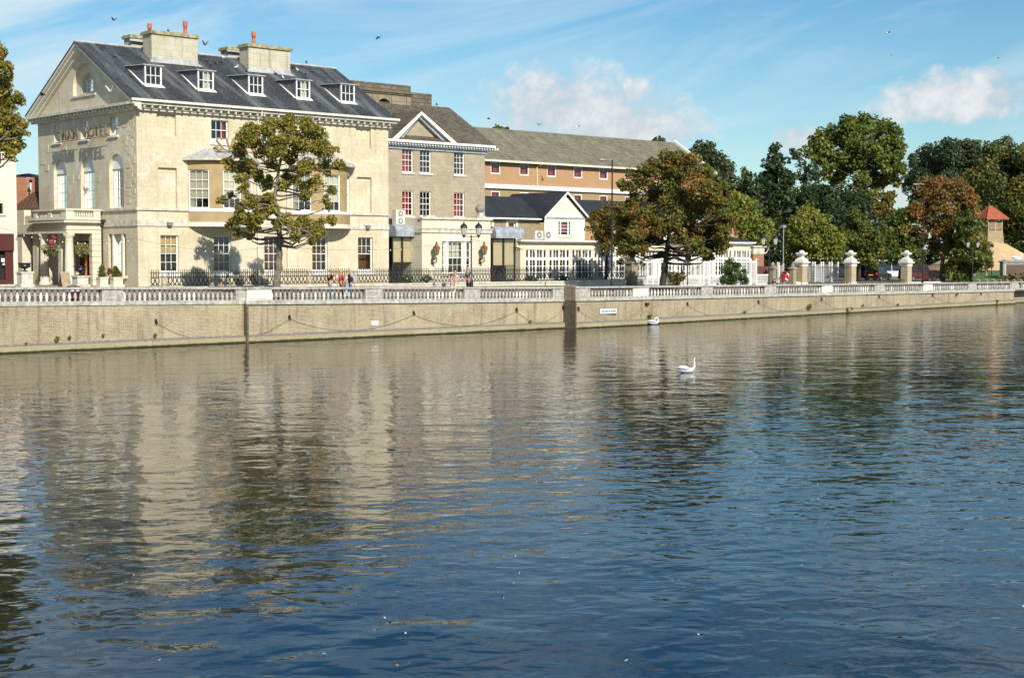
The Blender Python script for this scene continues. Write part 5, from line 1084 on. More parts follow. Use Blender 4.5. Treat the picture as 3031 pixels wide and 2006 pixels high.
P0 = big_pier(2372, 'tall brick gate pier with stone finial beside the red lifebuoy box')
P1 = big_pier(2517, 'tall brick gate pier with stone finial between white garden trellis and parked cars')
P2 = big_pier(2682, 'tall brick gate pier with stone finial left of the red car')
def small_pier(px, pyt, label):
    p = gp(px, 841); z1 = top_of(pyt, p); t = thing('gate_post', label, 'gate post', (p[0], p[1], p[2] - .3), 'small stone gate posts'); h = z1 - p[2]
    mb = MB(); mb.box(p[0] - .24, p[1] - .24, p[2] - .3, p[0] + .24, p[1] + .24, p[2] + h * .74); mb.build('shaft', M['sooty'], t)
    mb = MB(); c = p[2] + h * .74; mb.box(p[0] - .32, p[1] - .32, c + .002, p[0] + .32, p[1] + .32, c + .1); mb.add([(p[0] + a * .3, p[1] + b_ * .3, c + .1) for a, b_ in ((-1, -1), (1, -1), (1, 1), (-1, 1))] + [(p[0], p[1], c + .28)], [(0, 1, 4), (1, 2, 4), (2, 3, 4), (3, 0, 4)]); mb.build('cap', M['sooty'], t)
    MB().ell((p[0], p[1], z1 - .17), (.2, .2, .17), 9, 6).build('ball', M['sooty'], t, True)
    return p
p = small_pier(2286, 779, 'small stone gate post with ball behind the lamp post'); p_b = small_pier(2346, 780, 'small stone gate post with ball right of the lifebuoy box')
# lifebuoy box
p = gp(2328, 844); p[0] -= .1; Y = l2w(p)[1]; z0 = zpx(833, Y); z1 = zpx(806, Y); hw = .36
t = thing('lifebuoy_box', 'red lifebuoy housing with a red and white ring beside the gate', 'lifebuoy', (p[0], p[1], p[2]))
MB().box(p[0] - hw, p[1] + .0, z0, p[0] + hw, p[1] + .22, z1).build('housing', M['redpaint'], t)
MB().slab([(p[0] - hw - .05, p[1] - .2, z1 + .03), (p[0] + hw + .05, p[1] - .2, z1 + .03), (p[0] + hw + .05, p[1] + .26, z1 + .12), (p[0] - hw - .05, p[1] + .26, z1 + .12)], .04).build('roof', M['fence_wood'], t)
MB().tube([(p[0] - .1, p[1] + .1, p[2] - .1), (p[0] - .1, p[1] + .1, z0 + .1)], .05, 6).build('post', M['grey_metal'], t)
for k in range(4):
    mb = MB(); a0 = k * math.pi / 2 + .3; cz = (z0 + z1) / 2; mb.tube([(p[0] + .05 + .24 * math.cos(a0 + j * .196), p[1] - .08, cz + .3 * math.sin(a0 + j * .196)) for j in range(9)], .085, 7); mb.build('ring_section', M['lifered'] if k % 2 else M['white'], t, True)
# dark garden railings between the piers
def bars(name, label, pa, pb, h, step, mat='iron'):
    pa, pb = np.array(pa), np.array(pb); t = thing(name, label, 'railing', tuple(pa)); n = max(2, int(np.linalg.norm(pb - pa) / step)); mb = MB()
    for k in range(n + 1):
        q = pa + (pb - pa) * k / n; mb.tube([(q[0], q[1], q[2]), (q[0], q[1], q[2] + h)], .014 if k % 8 else .03, 4)
    mb.build('uprights', M[mat], t); mb = MB()
    for z in (.15, h - .12): mb.tube([pa + np.array([0, 0, z]), pb + np.array([0, 0, z])], .022, 4)
    mb.build('rails', M[mat], t)
def kerbstone(name, label, pa, pb): 
    t = thing(name, label, 'kerb', tuple(pa)); d = (pb - pa) / np.linalg.norm(pb - pa); nrm = np.array([-d[1], d[0], 0]) * .25; mb = MB()
    c = [pa - nrm, pb - nrm, pb + nrm, pa + nrm]; mb.add([(q[0], q[1], q[2] - .3) for q in c] + [(q[0], q[1], q[2] + .22) for q in c], [(0, 3, 2, 1), (4, 5, 6, 7), (0, 1, 5, 4), (1, 2, 6, 5), (2, 3, 7, 6), (3, 0, 4, 7)]); mb.build('stone', M['bal_new'], t)
dx = np.array([.5, .1, 0])
bars('garden_railing', 'dark iron garden railing between the first two gate piers', P0 + dx, P1 - dx, 1.75, .16)
bars('garden_railing', 'low open iron gate between the middle and right gate piers', P1 + dx, P2 - dx, .55, .2)
p3 = gp(2826, 838); bars('garden_railing', 'tall dark iron railing behind the orange tree trunk', P2 + dx, p3, 2.1, .13)
kerbstone('kerb_wall', 'pale low kerb wall right of the right gate pier', P2 + dx, p3)
kerbstone('kerb_wall', 'short pale kerb between lifebuoy box and gate pier', p_b + np.array([.3, .1, 0]), P0 - dx)
# white garden trellis posts behind the railing
def lattice(mb, Mf, a0, a1, z0, z1, step=.11, t=.03):
    n = max(1, round((a1 - a0) / step)); m_ = max(1, round((z1 - z0) / step))
    for k in range(n + 1): x = a0 + (a1 - a0) * k / n; mb.boxF(Mf, x - t / 2, x + t / 2, 0, .02, z0, z1)
    for k in range(m_ + 1): z = z0 + (z1 - z0) * k / m_; mb.boxF(Mf, a0, a1, .021, .04, z - t / 2, z + t / 2)
def trellis_tower(px0, px1, pyt, label, py=838):
    p = gp((px0 + px1) / 2, py); Y = l2w(p)[1]; ly = p[1]; a = F(px0, 800, ly)[0]; b_ = F(px1, 800, ly)[0]; z1 = zpx(pyt, Y); t = thing('trellis_tower', label, 'trellis', (a, ly, p[2]), 'white garden trellis towers'); w_ = b_ - a
    mb = MB(); lattice(mb, FR(ly), a + .05, b_ - .05, p[2] + .1, z1 - .15, .16, .03); lattice(mb, GA(a), ly + .05, ly + w_ - .05, p[2] + .1, z1 - .15, .16, .03); mb.build('lattice', M['white'], t)
    mb = MB()
    for (x, y) in ((a, ly), (b_, ly), (a, ly + w_), (b_, ly + w_)): mb.box(x - .06, y - .06, p[2], x + .06, y + .06, z1); mb.box(x - .08, y - .08, z1, x + .08, y + .08, z1 + .06); mb.ell((x, y, z1 + .12), (.07, .07, .08), 6, 4)
    mb.build('corner_posts', M['white'], t)
trellis_tower(2412, 2430, 780, 'white trellis tower left of the pair in the garden', 836); trellis_tower(2462, 2480, 780, 'white trellis tower right of the pair in the garden', 836); trellis_tower(2305, 2318, 782, 'white trellis tower behind the small gate', 838)
# white trellis fence of the terrace
TF = gp(1880, 843); TL = TF[1]; tf = thing('trellis_fence', 'white lattice trellis fence with tall lattice posts round the cafe terrace', 'fence', tuple(TF)); fT = FR(TL)
tz0 = Gz(F(2000, 840, TL)[0], TL) - .05
X = lambda px: F(px, 820, TL)[0]
zl = F(2000, 815, TL)[1]; zh = F(2090, 773, TL)[1]; zb0 = F(2000, 842, TL)[1] - .15
for (a, b_) in ((1877, 1932), (1950, 2022), (2026, 2082), (2100, 2222), (2240, 2274)):
    n = max(1, round((X(b_) - X(a)) / 2.6))
    for k in range(n):
        q0 = X(a) + (X(b_) - X(a)) * k / n; q1 = X(a) + (X(b_) - X(a)) * (k + 1) / n; mb = MB(); lattice(mb, fT, q0 + .05, q1 - .05, zb0 + .1, zl - .1, .13, .028); mb.boxF(fT, q0, q1, -.02, .06, zl - .12, zl); mb.boxF(fT, q0, q1, -.02, .06, zb0, zb0 + .1); mb.boxF(fT, q0 - .05, q0 + .05, -.03, .07, zb0, zl + .02); mb.build('low_panel', M['white'], tf)
for (a, b_) in ((1933, 1949), (2083, 2099), (2223, 2239)):
    q0, q1 = X(a), X(b_); mb = MB(); lattice(mb, fT, q0 + .06, q1 - .06, zb0 + .1, zh, .13, .028); mb.boxF(fT, q0 - .06, q0 + .06, -.02, .1, zb0, zh + .05); mb.boxF(fT, q1 - .06, q1 + .06, -.02, .1, zb0, zh + .05)
    lattice(mb, GA(q0), TL + .15, TL + 2.0, zb0 + .9, zh, .14, .028); mb.ell((q0, TL + .04, zh + .13), (.09, .09, .1), 7, 5); mb.ell((q1, TL + .04, zh + .13), (.09, .09, .1), 7, 5); mb.build('lattice_post', M['white'], tf)
mb = MB(); mb.boxF(fT, X(1905), X(2239), .03, .12, zh - .12, zh - .0); mb.boxF(FR(TL + 2.0), X(1905), X(2239), 0, .1, zh - .12, zh); mb.build('top_rail', M['white'], tf)
for a in (1906, 1968, 2050, 2125, 2160): mb = MB(); mb.boxF(FR(TL + 2.0), X(a) - .08, X(a) + .08, 0, .16, zb0, zh + .02); mb.build('white_post', M['white'], tf)
# brown board fence and blue awning bits behind the lamp
p = gp(2262, 839); mb = MB(); t = thing('board_fence', 'brown timber board fence behind the lamp post', 'fence', tuple(p)); a = F(2242, 800, p[1])[0]; b_ = F(2282, 800, p[1])[0]; z1 = F(2260, 788, p[1])[1]
n = 9
for k in range(n): MB().boxF(FR(p[1]), a + (b_ - a) * k / n + .01, a + (b_ - a) * (k + 1) / n - .01, 0, .04, p[2] - .1, z1).build('board', M['fence_wood'], t)
# lamp posts with two lanterns
def twin_lamp(px, pyt, pyb, label, back):
    p = gt(px, back); Y = l2w(p)[1]; z1 = zpx(pyt, Y); h = z1 - p[2]; k = h / 4.0; k = max(.8, min(1.25, k)); t = thing('twin_lamp_post', label, 'lamp post', tuple(p), 'twin-lantern lamp posts'); c = p
    MB().lathe([(.17, -.1), (.17, .25), (.13, .3), (.13, .85), (.1, .92), (.05, 1.0), (.048, h - 1.05 * k), (.07, h - 1.02 * k), (.03, h - .9 * k)], c, 10).build('post', M['iron'], t)
    mb = MB(); s_ = .41 * k; hl = c[2] + h - .98 * k
    # the arms stand across the street frame so that both lanterns show
    ex = np.array([math.cos(-ANG), math.sin(-ANG), 0])
    ends = [c + ex * (s_ * q) for q in (-1, 1)]
    mb.tube([(ends[0][0], ends[0][1], hl - .02), (c[0], c[1], hl - .02), (ends[1][0], ends[1][1], hl - .02)], .025, 6); mb.build('arms', M['iron'], t)
    MB().ell((c[0], c[1], c[2] + h - 1.28 * k), (.09, .09, .09), 8, 6).build('collar', M['copper'], t)
    for e in ends:
        MB().lathe([(.03, -.1), (.05, .0), (.12, .06), (.12, .1), (.22, .58), (.23, .6)], (e[0], e[1], hl), 8).build('lantern_glass', M['lamp_glass'], t)
        mb = MB()
        for q in range(6):
            th = q * math.pi / 3; mb.tube([(e[0] + .125 * math.cos(th), e[1] + .125 * math.sin(th), hl + .08), (e[0] + .232 * math.cos(th), e[1] + .232 * math.sin(th), hl + .6)], .014, 4)
        mb.lathe([(.02, -.14), (.05, -.04), (.125, .03), (.125, .1)], (e[0], e[1], hl), 8); mb.build('lantern_frame', M['iron'], t)
        MB().lathe([(.27, .6), (.27, .63), (.24, .7), (.15, .82), (.06, .88), (.05, .93), (.015, 1.02)], (e[0], e[1], hl), 12).build('lantern_cap', M['iron'], t, True)
    return p
LA = twin_lamp(1395, 647, 0, 'black twin-lantern lamp post beside the man in the teal shirt', 6.3)
LB = twin_lamp(2276, 684, 0, 'black twin-lantern lamp post at the end of the white trellis', 3.5)
LC = twin_lamp(2878, 700, 0, 'black twin-lantern lamp post on the grass near the mound', 4.5)
def street_lamp(px, pyt, pxh, label, back):
    p = gt(px, back); Y = l2w(p)[1]; z1 = zpx(pyt, Y); t = thing('street_lamp', label, 'street lamp', tuple(p), 'tall single-arm street lamps'); h = z1 - p[2]
    w_ = (pxh - px) / FPX * Y; ex = np.array([math.cos(-ANG), math.sin(-ANG), 0])
    MB().lathe([(.11, -.1), (.11, 1.1), (.075, 1.2), (.06, h * .6), (.05, h)], p, 8).build('column', M['iron'], t)
    e = p + ex * w_; MB().tube([(p[0], p[1], z1 - .02), tuple(p + ex * w_ * .4 + np.array([0, 0, h + .05])), (e[0], e[1], z1)], .035, 6).build('arm', M['grey_metal'], t)
    q = p + ex * w_ * 1.05; MB().ell((q[0], q[1], z1 - .0), (.42, .16, .1), 10, 6).build('lamp_head', M['grey_metal'], t, True)
street_lamp(1811, 474, 1786, 'tall dark street lamp with flat head left of the big orange tree', 1.6)
street_lamp(2731, 546, 2708, 'tall dark street lamp left of the smaller orange tree', 1.6)
p = gt(2318, 12); Y = l2w(p)[1]; z1 = zpx(674, Y); t = thing('floodlight_mast', 'slim grey mast with square floodlight above the garden gate', 'mast', tuple(p))
MB().lathe([(.06, -.1), (.04, z1 - p[2])], p, 8).build('mast', M['grey_metal'], t); MB().box(p[0] - .2, p[1] - .15, z1, p[0] + .2, p[1] + .15, z1 + .25).build('floodlight', M['grey_metal'], t)
p = gt(2035, 2.0); Y = l2w(p)[1]; zc = zpx(762, Y); t = thing('road_sign', 'back of a round road sign on a thin dark post', 'road sign', tuple(p))
MB().lathe([(.035, -.1), (.035, zc + .35 - p[2])], p, 6).build('post', M['iron'], t)
MB().prism([(p[0] + .36 * math.cos(a), zc + .36 * math.sin(a)) for a in np.linspace(0, 2 * math.pi, 21)[:-1]], FR(p[1]), -.06, -.04).build('disc', M['acdark'], t)
MB().box(p[0] - .4, p[1] - .06, zc - .58, p[0] + .4, p[1] - .04, zc - .4).build('plate', M['acdark'], t)
# strings of bulbs
def bulbs(pts_px, label, n):
    P = [at_depth(x, y, Y) for x, y, Y in pts_px]; t = wthing('bulb_string', label, 'string lights', P[0]); pts = []
    for i in range(len(P) - 1):
        for k in range(n + 1):
            f_ = k / n; q = P[i] + (P[i + 1] - P[i]) * f_; q = q - np.array([0, 0, 4 * f_ * (1 - f_) * .45]); pts.append(q - P[0])
    MB().tube(pts, .008, 3).build('wire', M['wire'], t); bm = MB().ell((0, 0, -.07), (.032, .032, .045), 6, 4).mesh('bulb', M['bulb'])
    for q in pts[1:-1]: inst('bulb', bm, t, q)
bulbs([(0, 674, 80), (400, 706, 86), (815, 728, 86), (1395, 708, 98)], 'string of small bulbs across the hotel front', 18)
bulbs([(1395, 708, 98), (1811, 738, 103)], 'string of small bulbs from the lamp post to the conservatory', 16)
bulbs([(2255, 732, 122), (2276, 729, 123), (2505, 760, 142)], 'string of white bulbs from the trellis to the middle gate pier', 15)
bulbs([(2520, 762, 144), (2878, 745, 150)], 'string of white bulbs between the gate pier and the grass lamp', 18)
# ---------------------------------------------------------------- trees
def leaves_mesh(name, C, R, leaf, pal, dens, rng, up=0.35, tintlow=None, squash=1.0):
    """Leaf-sized faces spread through clumps of the crown. C,R: blob centres and radii (metres)."""
    leaf = leaf * .74 if len(C) > 8 else leaf
    cs, rs, nb = [], [], []
    for c, r in zip(C, R):
        n = rng.integers(11, 15)
        d = rng.normal(size=(n, 3)); d /= np.linalg.norm(d, axis=1)[:, None]
        rad = r * rng.uniform(.35, .95, n)[:, None]
        cs.append(c + d * rad * np.array([1, 1, squash])); rs.append(np.full(n, r) * rng.uniform(.36, .62, n))
    cs = np.concatenate(cs); rs = np.concatenate(rs)
    cnt = np.maximum(6, (4.6 * dens * (rs / leaf) ** 2)).astype(int)
    idx = np.repeat(np.arange(len(cs)), cnt); N = len(idx)
    d = rng.normal(size=(N, 3)); d /= np.linalg.norm(d, axis=1)[:, None]
    p = cs[idx] + d * (rs[idx] * rng.uniform(.25, 1.0, N) ** .5)[:, None] * np.array([1, 1, .8])
    nrm = d * .6 + rng.normal(size=(N, 3)) * .6 + np.array([0, 0, up]); nrm /= np.linalg.norm(nrm, axis=1)[:, None]
    a = np.cross(nrm, rng.normal(size=(N, 3))); a /= np.linalg.norm(a, axis=1)[:, None] + 1e-9; b = np.cross(nrm, a)
    s = (leaf * rng.uniform(.5, 1.45, N))[:, None]
    V4 = np.stack([p - a * s * .5, p + b * s * .42 + nrm * s * .08, p + a * s * .5, p - b * s * .42 + nrm * s * .08], 1).reshape(-1, 3)
    pal_c = np.array([q[0] for q in pal]); pw = np.array([q[1] for q in pal], float); pw /= pw.sum()
    ci = rng.choice(len(pal), size=len(cs), p=pw); base = pal_c[ci][idx]
    own = pal_c[rng.choice(len(pal), size=N, p=pw)]; m = rng.uniform(0, .35, N)[:, None]
    col = (base * (1 - m) + own * m) * rng.uniform(.7, 1.3, N)[:, None]
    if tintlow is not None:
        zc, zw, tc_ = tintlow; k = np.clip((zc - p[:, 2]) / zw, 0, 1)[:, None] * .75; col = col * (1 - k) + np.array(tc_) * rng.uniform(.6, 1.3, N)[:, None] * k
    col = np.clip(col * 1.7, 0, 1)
    me = bpy.data.meshes.new(name); me.vertices.add(4 * N); me.vertices.foreach_set('co', V4.astype(np.float32).ravel())
    me.loops.add(4 * N); me.loops.foreach_set('vertex_index', np.arange(4 * N, dtype=np.int32)); me.polygons.add(N)
    me.polygons.foreach_set('loop_start', np.arange(0, 4 * N, 4, dtype=np.int32)); me.polygons.foreach_set('loop_total', np.full(N, 4, dtype=np.int32))
    at = me.attributes.new('leafcol', 'FLOAT_COLOR', 'POINT'); cc = np.ones((4 * N, 4), np.float32); cc[:, :3] = np.repeat(col, 4, 0); at.data.foreach_set('color', cc.ravel())
    me.materials.append(M['leaf']); me.update(); me.validate(); return me, N
TREE_N = 0
def tree(name, label, blobs, Y, basep, leaf, pal, dens=3.0, depth=.9, trunk_r=.2, bark='bark', fork=None, tintlow=None, limbs=True, trunk_px=None, seed=1, group=None, cat='tree', blobscale=1.0, up=.35):
    global TREE_N
    rng = np.random.default_rng(seed); base = np.array(basep, float)
    B_ = np.array(blobs, float); wd = (B_[:, 0].max() - B_[:, 0].min()) / 2 / FPX * Y + .01; cxm = B_[:, 0].mean()
    C, R = [], []
    for (px, py, r) in blobs:
        lim = wd * math.sqrt(max(.08, 1 - ((px - cxm) / FPX * Y / (wd * 1.25)) ** 2)); dY = rng.uniform(-1, 1) * lim * depth
        C.append(at_depth(px, py, Y + dY)); R.append(r * 1.08 / FPX * Y * blobscale)
    # a second, hidden set fills the crown to the back so that it is round from every side
    for (px, py, r) in blobs[::2]:
        lim = wd * depth * math.sqrt(max(.05, 1 - ((px - cxm) / FPX * Y / (wd * 1.25)) ** 2)); C.append(at_depth(px + rng.uniform(-8, 8), py + rng.uniform(-4, 8), Y + lim * rng.uniform(.3, 1.0))); R.append(r * .9 / FPX * Y)
    C = np.array(C); R = np.array(R)
    t = wthing(name, label, cat, base, 0.0, group)
    me, N = leaves_mesh('crown', C - base, R, leaf, pal, dens, rng, up, None if tintlow is None else (tintlow[0] - base[2], tintlow[1], tintlow[2])); TREE_N += N
    o = bpy.data.objects.new('crown', me); COL.objects.link(o); o.parent = t
    mb = MB(); top = C[:, 2].max(); axis = np.array([C[:, 0].mean(), C[:, 1].mean()])
    if trunk_px: tp = [at_depth(x, y, Y) for x, y in trunk_px]
    else:
        zf_ = base[2] + (C[:, 2].min() - base[2]) * .8; tp = [base.copy(), np.array([*(base[:2] * .7 + axis * .3), zf_]), np.array([*(base[:2] * .2 + axis * .8), (zf_ + top) / 2]), np.array([*axis, top * .85 + zf_ * .15])]
    tp = [np.array(base)] + [np.array(q) for q in tp[1:]] if not trunk_px else [base - np.array([0, 0, .2])] + tp
    n = len(tp); rad = [trunk_r * (1.25 if i == 0 else 1 - .85 * i / n) for i in range(n)]
    # smooth the trunk
    tt = []; rr_ = []
    for i in range(n - 1):
        for k in range(4): f_ = k / 4; tt.append(tp[i] * (1 - f_) + tp[i + 1] * f_ + rng.normal(size=3) * trunk_r * .12 * (i > 0)); rr_.append(rad[i] * (1 - f_) + rad[i + 1] * f_)
    tt.append(tp[-1]); rr_.append(rad[-1]); mb.tube([q - base for q in tt], rr_, 9)
    if limbs:
        T = np.array(tt)
        for c, r in zip(C, R):
            ok = [j for j in range(3, len(T)) if T[j][2] < c[2] - .1] or [len(T) // 2]
            j = min(ok, key=lambda q: np.linalg.norm(T[q] - c) + (c[2] - T[q][2]) * .25); s0 = T[j]; L_ = np.linalg.norm(c - s0); mid = s0 * .5 + c * .5 + np.array([0, 0, -.08 * L_]) + rng.normal(size=3) * .06 * L_
            r0 = min(rr_[j] * .55, .035 + .02 * L_); mb.tube([s0 - base, s0 * .75 + mid * .25 + rng.normal(size=3) * .03 * L_ - base, mid - base, c * .6 + mid * .4 + rng.normal(size=3) * .04 * L_ - base, c - base], [r0, r0 * .85, r0 * .65, r0 * .4, r0 * .18], 5)
            for q in range(3):
                e = c + rng.normal(size=3) * r * .5; mb.tube([mid * .3 + c * .7 - base, e - base], [r0 * .3, .008], 4)
    mb.build('trunk', M[bark], t, True)
    return t
G1 = [((.155, .148, .026), 5), ((.115, .125, .024), 4), ((.19, .155, .03), 3), ((.19, .11, .03), 1.2)]
OR = [((.13, .088, .020), 4), ((.095, .092, .020), 5), ((.155, .082, .022), 1.5), ((.078, .094, .020), 5), ((.19, .04, .025), .25)]
DK = [((.026, .042, .015), 4), ((.036, .054, .017), 3), ((.020, .032, .014), 3)]
BL = [((.042, .062, .026), 4), ((.030, .048, .022), 3), ((.06, .072, .028), 2)]
CH = [((.075, .105, .02), 4), ((.10, .12, .022), 3), ((.05, .075, .016), 3), ((.15, .11, .022), 1)]
HB = [((.11, .13, .022), 4), ((.075, .10, .018), 3), ((.15, .145, .025), 2)]
HBD = [((.055, .075, .016), 4), ((.085, .10, .02), 3), ((.04, .06, .014), 3), ((.13, .11, .02), 1)]
RO = [((.16, .085, .02), 3), ((.20, .095, .025), 2), ((.10, .075, .02), 3), ((.07, .075, .018), 2)]
def WB(px, back): return l2w(gt(px, back))
b = WB(818, 1.5)
tree('maple_tree', 'olive-green maple tree standing before the hotel front', [(735, 395, 35), (790, 372, 36), (850, 368, 38), (905, 374, 36), (938, 398, 30), (765, 440, 36), (820, 432, 38), (885, 425, 40), (945, 440, 34), (982, 455, 26), (705, 448, 24), (685, 490, 28), (730, 492, 32), (800, 480, 24), (905, 490, 34), (960, 492, 30), (1000, 490, 20), (712, 528, 22), (848, 522, 22), (930, 540, 30), (985, 562, 16), (722, 560, 20), (790, 545, 22), (840, 545, 22), (900, 575, 22), (965, 592, 18), (648, 594, 11), (662, 584, 11), (680, 576, 11), (742, 600, 28), (790, 590, 26), (722, 642, 30), (768, 638, 28), (690, 662, 24), (745, 676, 22), (850, 650, 22), (900, 662, 28), (950, 664, 24), (985, 652, 16), (872, 690, 20), (930, 690, 16), (975, 612, 13), (860, 470, 26), (700, 692, 17), (738, 702, 16), (880, 706, 15), (922, 712, 12), (955, 690, 16), (815, 665, 18), (715, 610, 24), (760, 520, 22), (880, 540, 24), (805, 620, 20)], b[1], b, .19, G1, 2.9, .75, .25, 'bark', trunk_px=[(818, 860), (824, 790), (827, 745), (828, 690), (826, 640), (812, 590), (820, 540), (830, 470), (838, 400)], seed=11, blobscale=.86)
b = WB(1958, 2.2)
tree('maple_tree', 'broad orange-brown maple tree before the conservatory', [(1990, 482, 36), (1948, 492, 34), (2040, 492, 34), (1918, 512, 30), (2080, 522, 34), (1880, 535, 30), (1990, 530, 44), (2050, 552, 44), (1848, 548, 18), (1930, 562, 40), (2110, 562, 34), (1870, 592, 36), (1835, 618, 22), (1990, 592, 44), (2060, 612, 44), (2130, 612, 38), (2148, 660, 28), (1850, 652, 36), (1910, 642, 40), (1970, 652, 40), (2040, 670, 42), (2100, 672, 42), (2160, 640, 20), (1842, 700, 30), (1880, 702, 36), (1930, 700, 30), (2060, 720, 30), (2110, 722, 32), (2140, 702, 24), (1900, 732, 18), (2100, 758, 16), (2120, 690, 34), (1870, 745, 16), (2010, 700, 24), (1848, 735, 20), (2135, 735, 20), (2085, 745, 16), (2150, 720, 18), (2040, 725, 20)], b[1], b, .24, OR, 3.6, .85, .30, 'darkbark', trunk_px=[(1962, 842), (1968, 790), (1972, 760), (1978, 715), (1985, 650), (1992, 570), (1995, 510)], seed=12)
b = l2w(gp(1793, 841))
tree('young_tree', 'small bushy green and rust tree behind the end of the iron railing', [(1762, 642, 26), (1800, 628, 28), (1790, 672, 34), (1752, 672, 18), (1828, 652, 26), (1780, 712, 26), (1820, 712, 24), (1800, 738, 20), (1842, 735, 20)], b[1], b, .25, [((.10, .10, .02), 4), ((.16, .07, .02), 2), ((.07, .085, .02), 3)], 2.2, .9, .13, 'darkbark', seed=13)
b = WB(-120, 1.6)
tree('maple_tree', 'olive maple tree reaching into the frame at the left edge', [(-5, 150, 34), (22, 205, 24), (8, 262, 40), (45, 300, 26), (12, 350, 42), (62, 372, 22), (20, 420, 38), (58, 428, 22), (35, 455, 18), (74, 392, 14), (0, 300, 40), (-60, 120, 50), (-60, 200, 55), (-70, 290, 60), (-60, 380, 60), (-130, 110, 55), (-140, 200, 60), (-150, 300, 60), (-140, 400, 60), (-210, 180, 55), (-230, 280, 60), (-220, 390, 55), (-60, 470, 40), (-130, 490, 45), (-200, 470, 45)], b[1], b, .19, G1 + [((.20, .10, .03), 2)], 3.2, .8, .32, 'bark', seed=14)
b = l2w(gp(2790, 838))
tree('maple_tree', 'rust-orange maple tree with pale trunk near the right lamp', [(2790, 548, 38), (2750, 572, 38), (2830, 562, 38), (2868, 592, 30), (2732, 620, 38), (2790, 612, 46), (2850, 622, 38), (2742, 670, 32), (2800, 672, 42), (2858, 660, 28), (2722, 708, 22), (2780, 718, 30), (2828, 708, 22), (2760, 520, 0.1)], b[1], b, .30, RO, 3.0, .85, .27, 'bark', trunk_px=[(2790, 800), (2793, 745), (2797, 700), (2795, 640), (2792, 580)], seed=15)
def back_tree(name, label, blobs, Y, leaf, pal, seed, dens=2.6, tr=.4, lim=True, **kw):
    bx = sum(q[0] for q in blobs) / len(blobs); P_ = at_depth(bx, 700, Y); p = w2l(P_); P_[2] = Gz(p[0], p[1]) - .1
    return tree(name, label, blobs, Y, P_, leaf, pal, dens, kw.pop('depth', .8), tr, 'darkbark', seed=seed, limbs=lim, group='trees beyond the garden', blobscale=1.16, **kw)
back_tree('broadleaf_tree', 'dark green tree rising right behind the big orange maple', [(2080, 450, 34), (2060, 500, 40), (2120, 490, 42), (2162, 530, 36), (2200, 562, 32), (2130, 570, 48), (2190, 622, 44), (2212, 522, 20), (2228, 590, 22), (2080, 580, 48), (2100, 650, 45), (2170, 690, 45)], 178, .5, BL, 21)
back_tree('broadleaf_tree', 'treetop just showing behind the white end of the tiled roof', [(1955, 432, 20), (1975, 442, 16), (1990, 470, 25)], 185, .5, BL, 22)
back_tree('broadleaf_tree', 'small treetop showing above the middle of the tiled roof', [(1478, 384, 12), (1495, 388, 10), (1485, 400, 16)], 185, .5, CH, 23)
back_tree('hornbeam_tree', 'yellow-green rounded tree above the right end of the conservatory', [(2190, 602, 36), (2222, 640, 38), (2250, 672, 32), (2180, 660, 42), (2232, 692, 38), (2200, 722, 40), (2160, 692, 28), (2262, 690, 18), (2215, 605, 18)], 152, .4, HB, 24, 3.0)
back_tree('conifer_tree', 'tall dark pointed evergreen beyond the lamp post', [(2292, 442, 16), (2302, 480, 24), (2280, 520, 32), (2320, 522, 28), (2268, 572, 38), (2320, 572, 38), (2290, 632, 48), (2340, 622, 38), (2260, 652, 38), (2300, 702, 54), (2350, 692, 44), (2290, 462, 18), (2320, 760, 50), (2270, 750, 45)], 188, .5, DK, 25, 2.8)
back_tree('birch_tree', 'thin dark open-crowned tree between evergreen and tall chestnut', [(2360, 462, 12), (2376, 490, 16), (2400, 502, 15), (2386, 532, 20), (2420, 520, 15), (2360, 522, 14), (2410, 560, 22), (2370, 570, 22), (2345, 450, 9)], 195, .45, BL, 26, 1.3)
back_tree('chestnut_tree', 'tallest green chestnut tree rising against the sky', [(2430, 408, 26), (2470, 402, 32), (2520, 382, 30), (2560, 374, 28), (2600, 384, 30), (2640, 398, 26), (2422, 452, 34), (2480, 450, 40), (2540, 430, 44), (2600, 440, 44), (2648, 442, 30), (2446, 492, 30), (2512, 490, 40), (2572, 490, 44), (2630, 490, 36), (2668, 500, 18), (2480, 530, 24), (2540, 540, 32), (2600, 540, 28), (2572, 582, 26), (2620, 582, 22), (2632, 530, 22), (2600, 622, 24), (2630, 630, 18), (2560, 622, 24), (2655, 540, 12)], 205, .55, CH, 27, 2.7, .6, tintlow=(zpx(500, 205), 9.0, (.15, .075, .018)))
back_tree('yew_tree', 'broad black-green yew mass under the tall chestnut', [(2440, 582, 42), (2500, 602, 48), (2550, 622, 44), (2400, 602, 38), (2470, 652, 48), (2540, 672, 44), (2392, 652, 44), (2600, 682, 32), (2420, 700, 50), (2500, 710, 50), (2570, 720, 45), (2640, 700, 35), (2350, 740, 45)], 192, .5, DK, 28, 2.8)
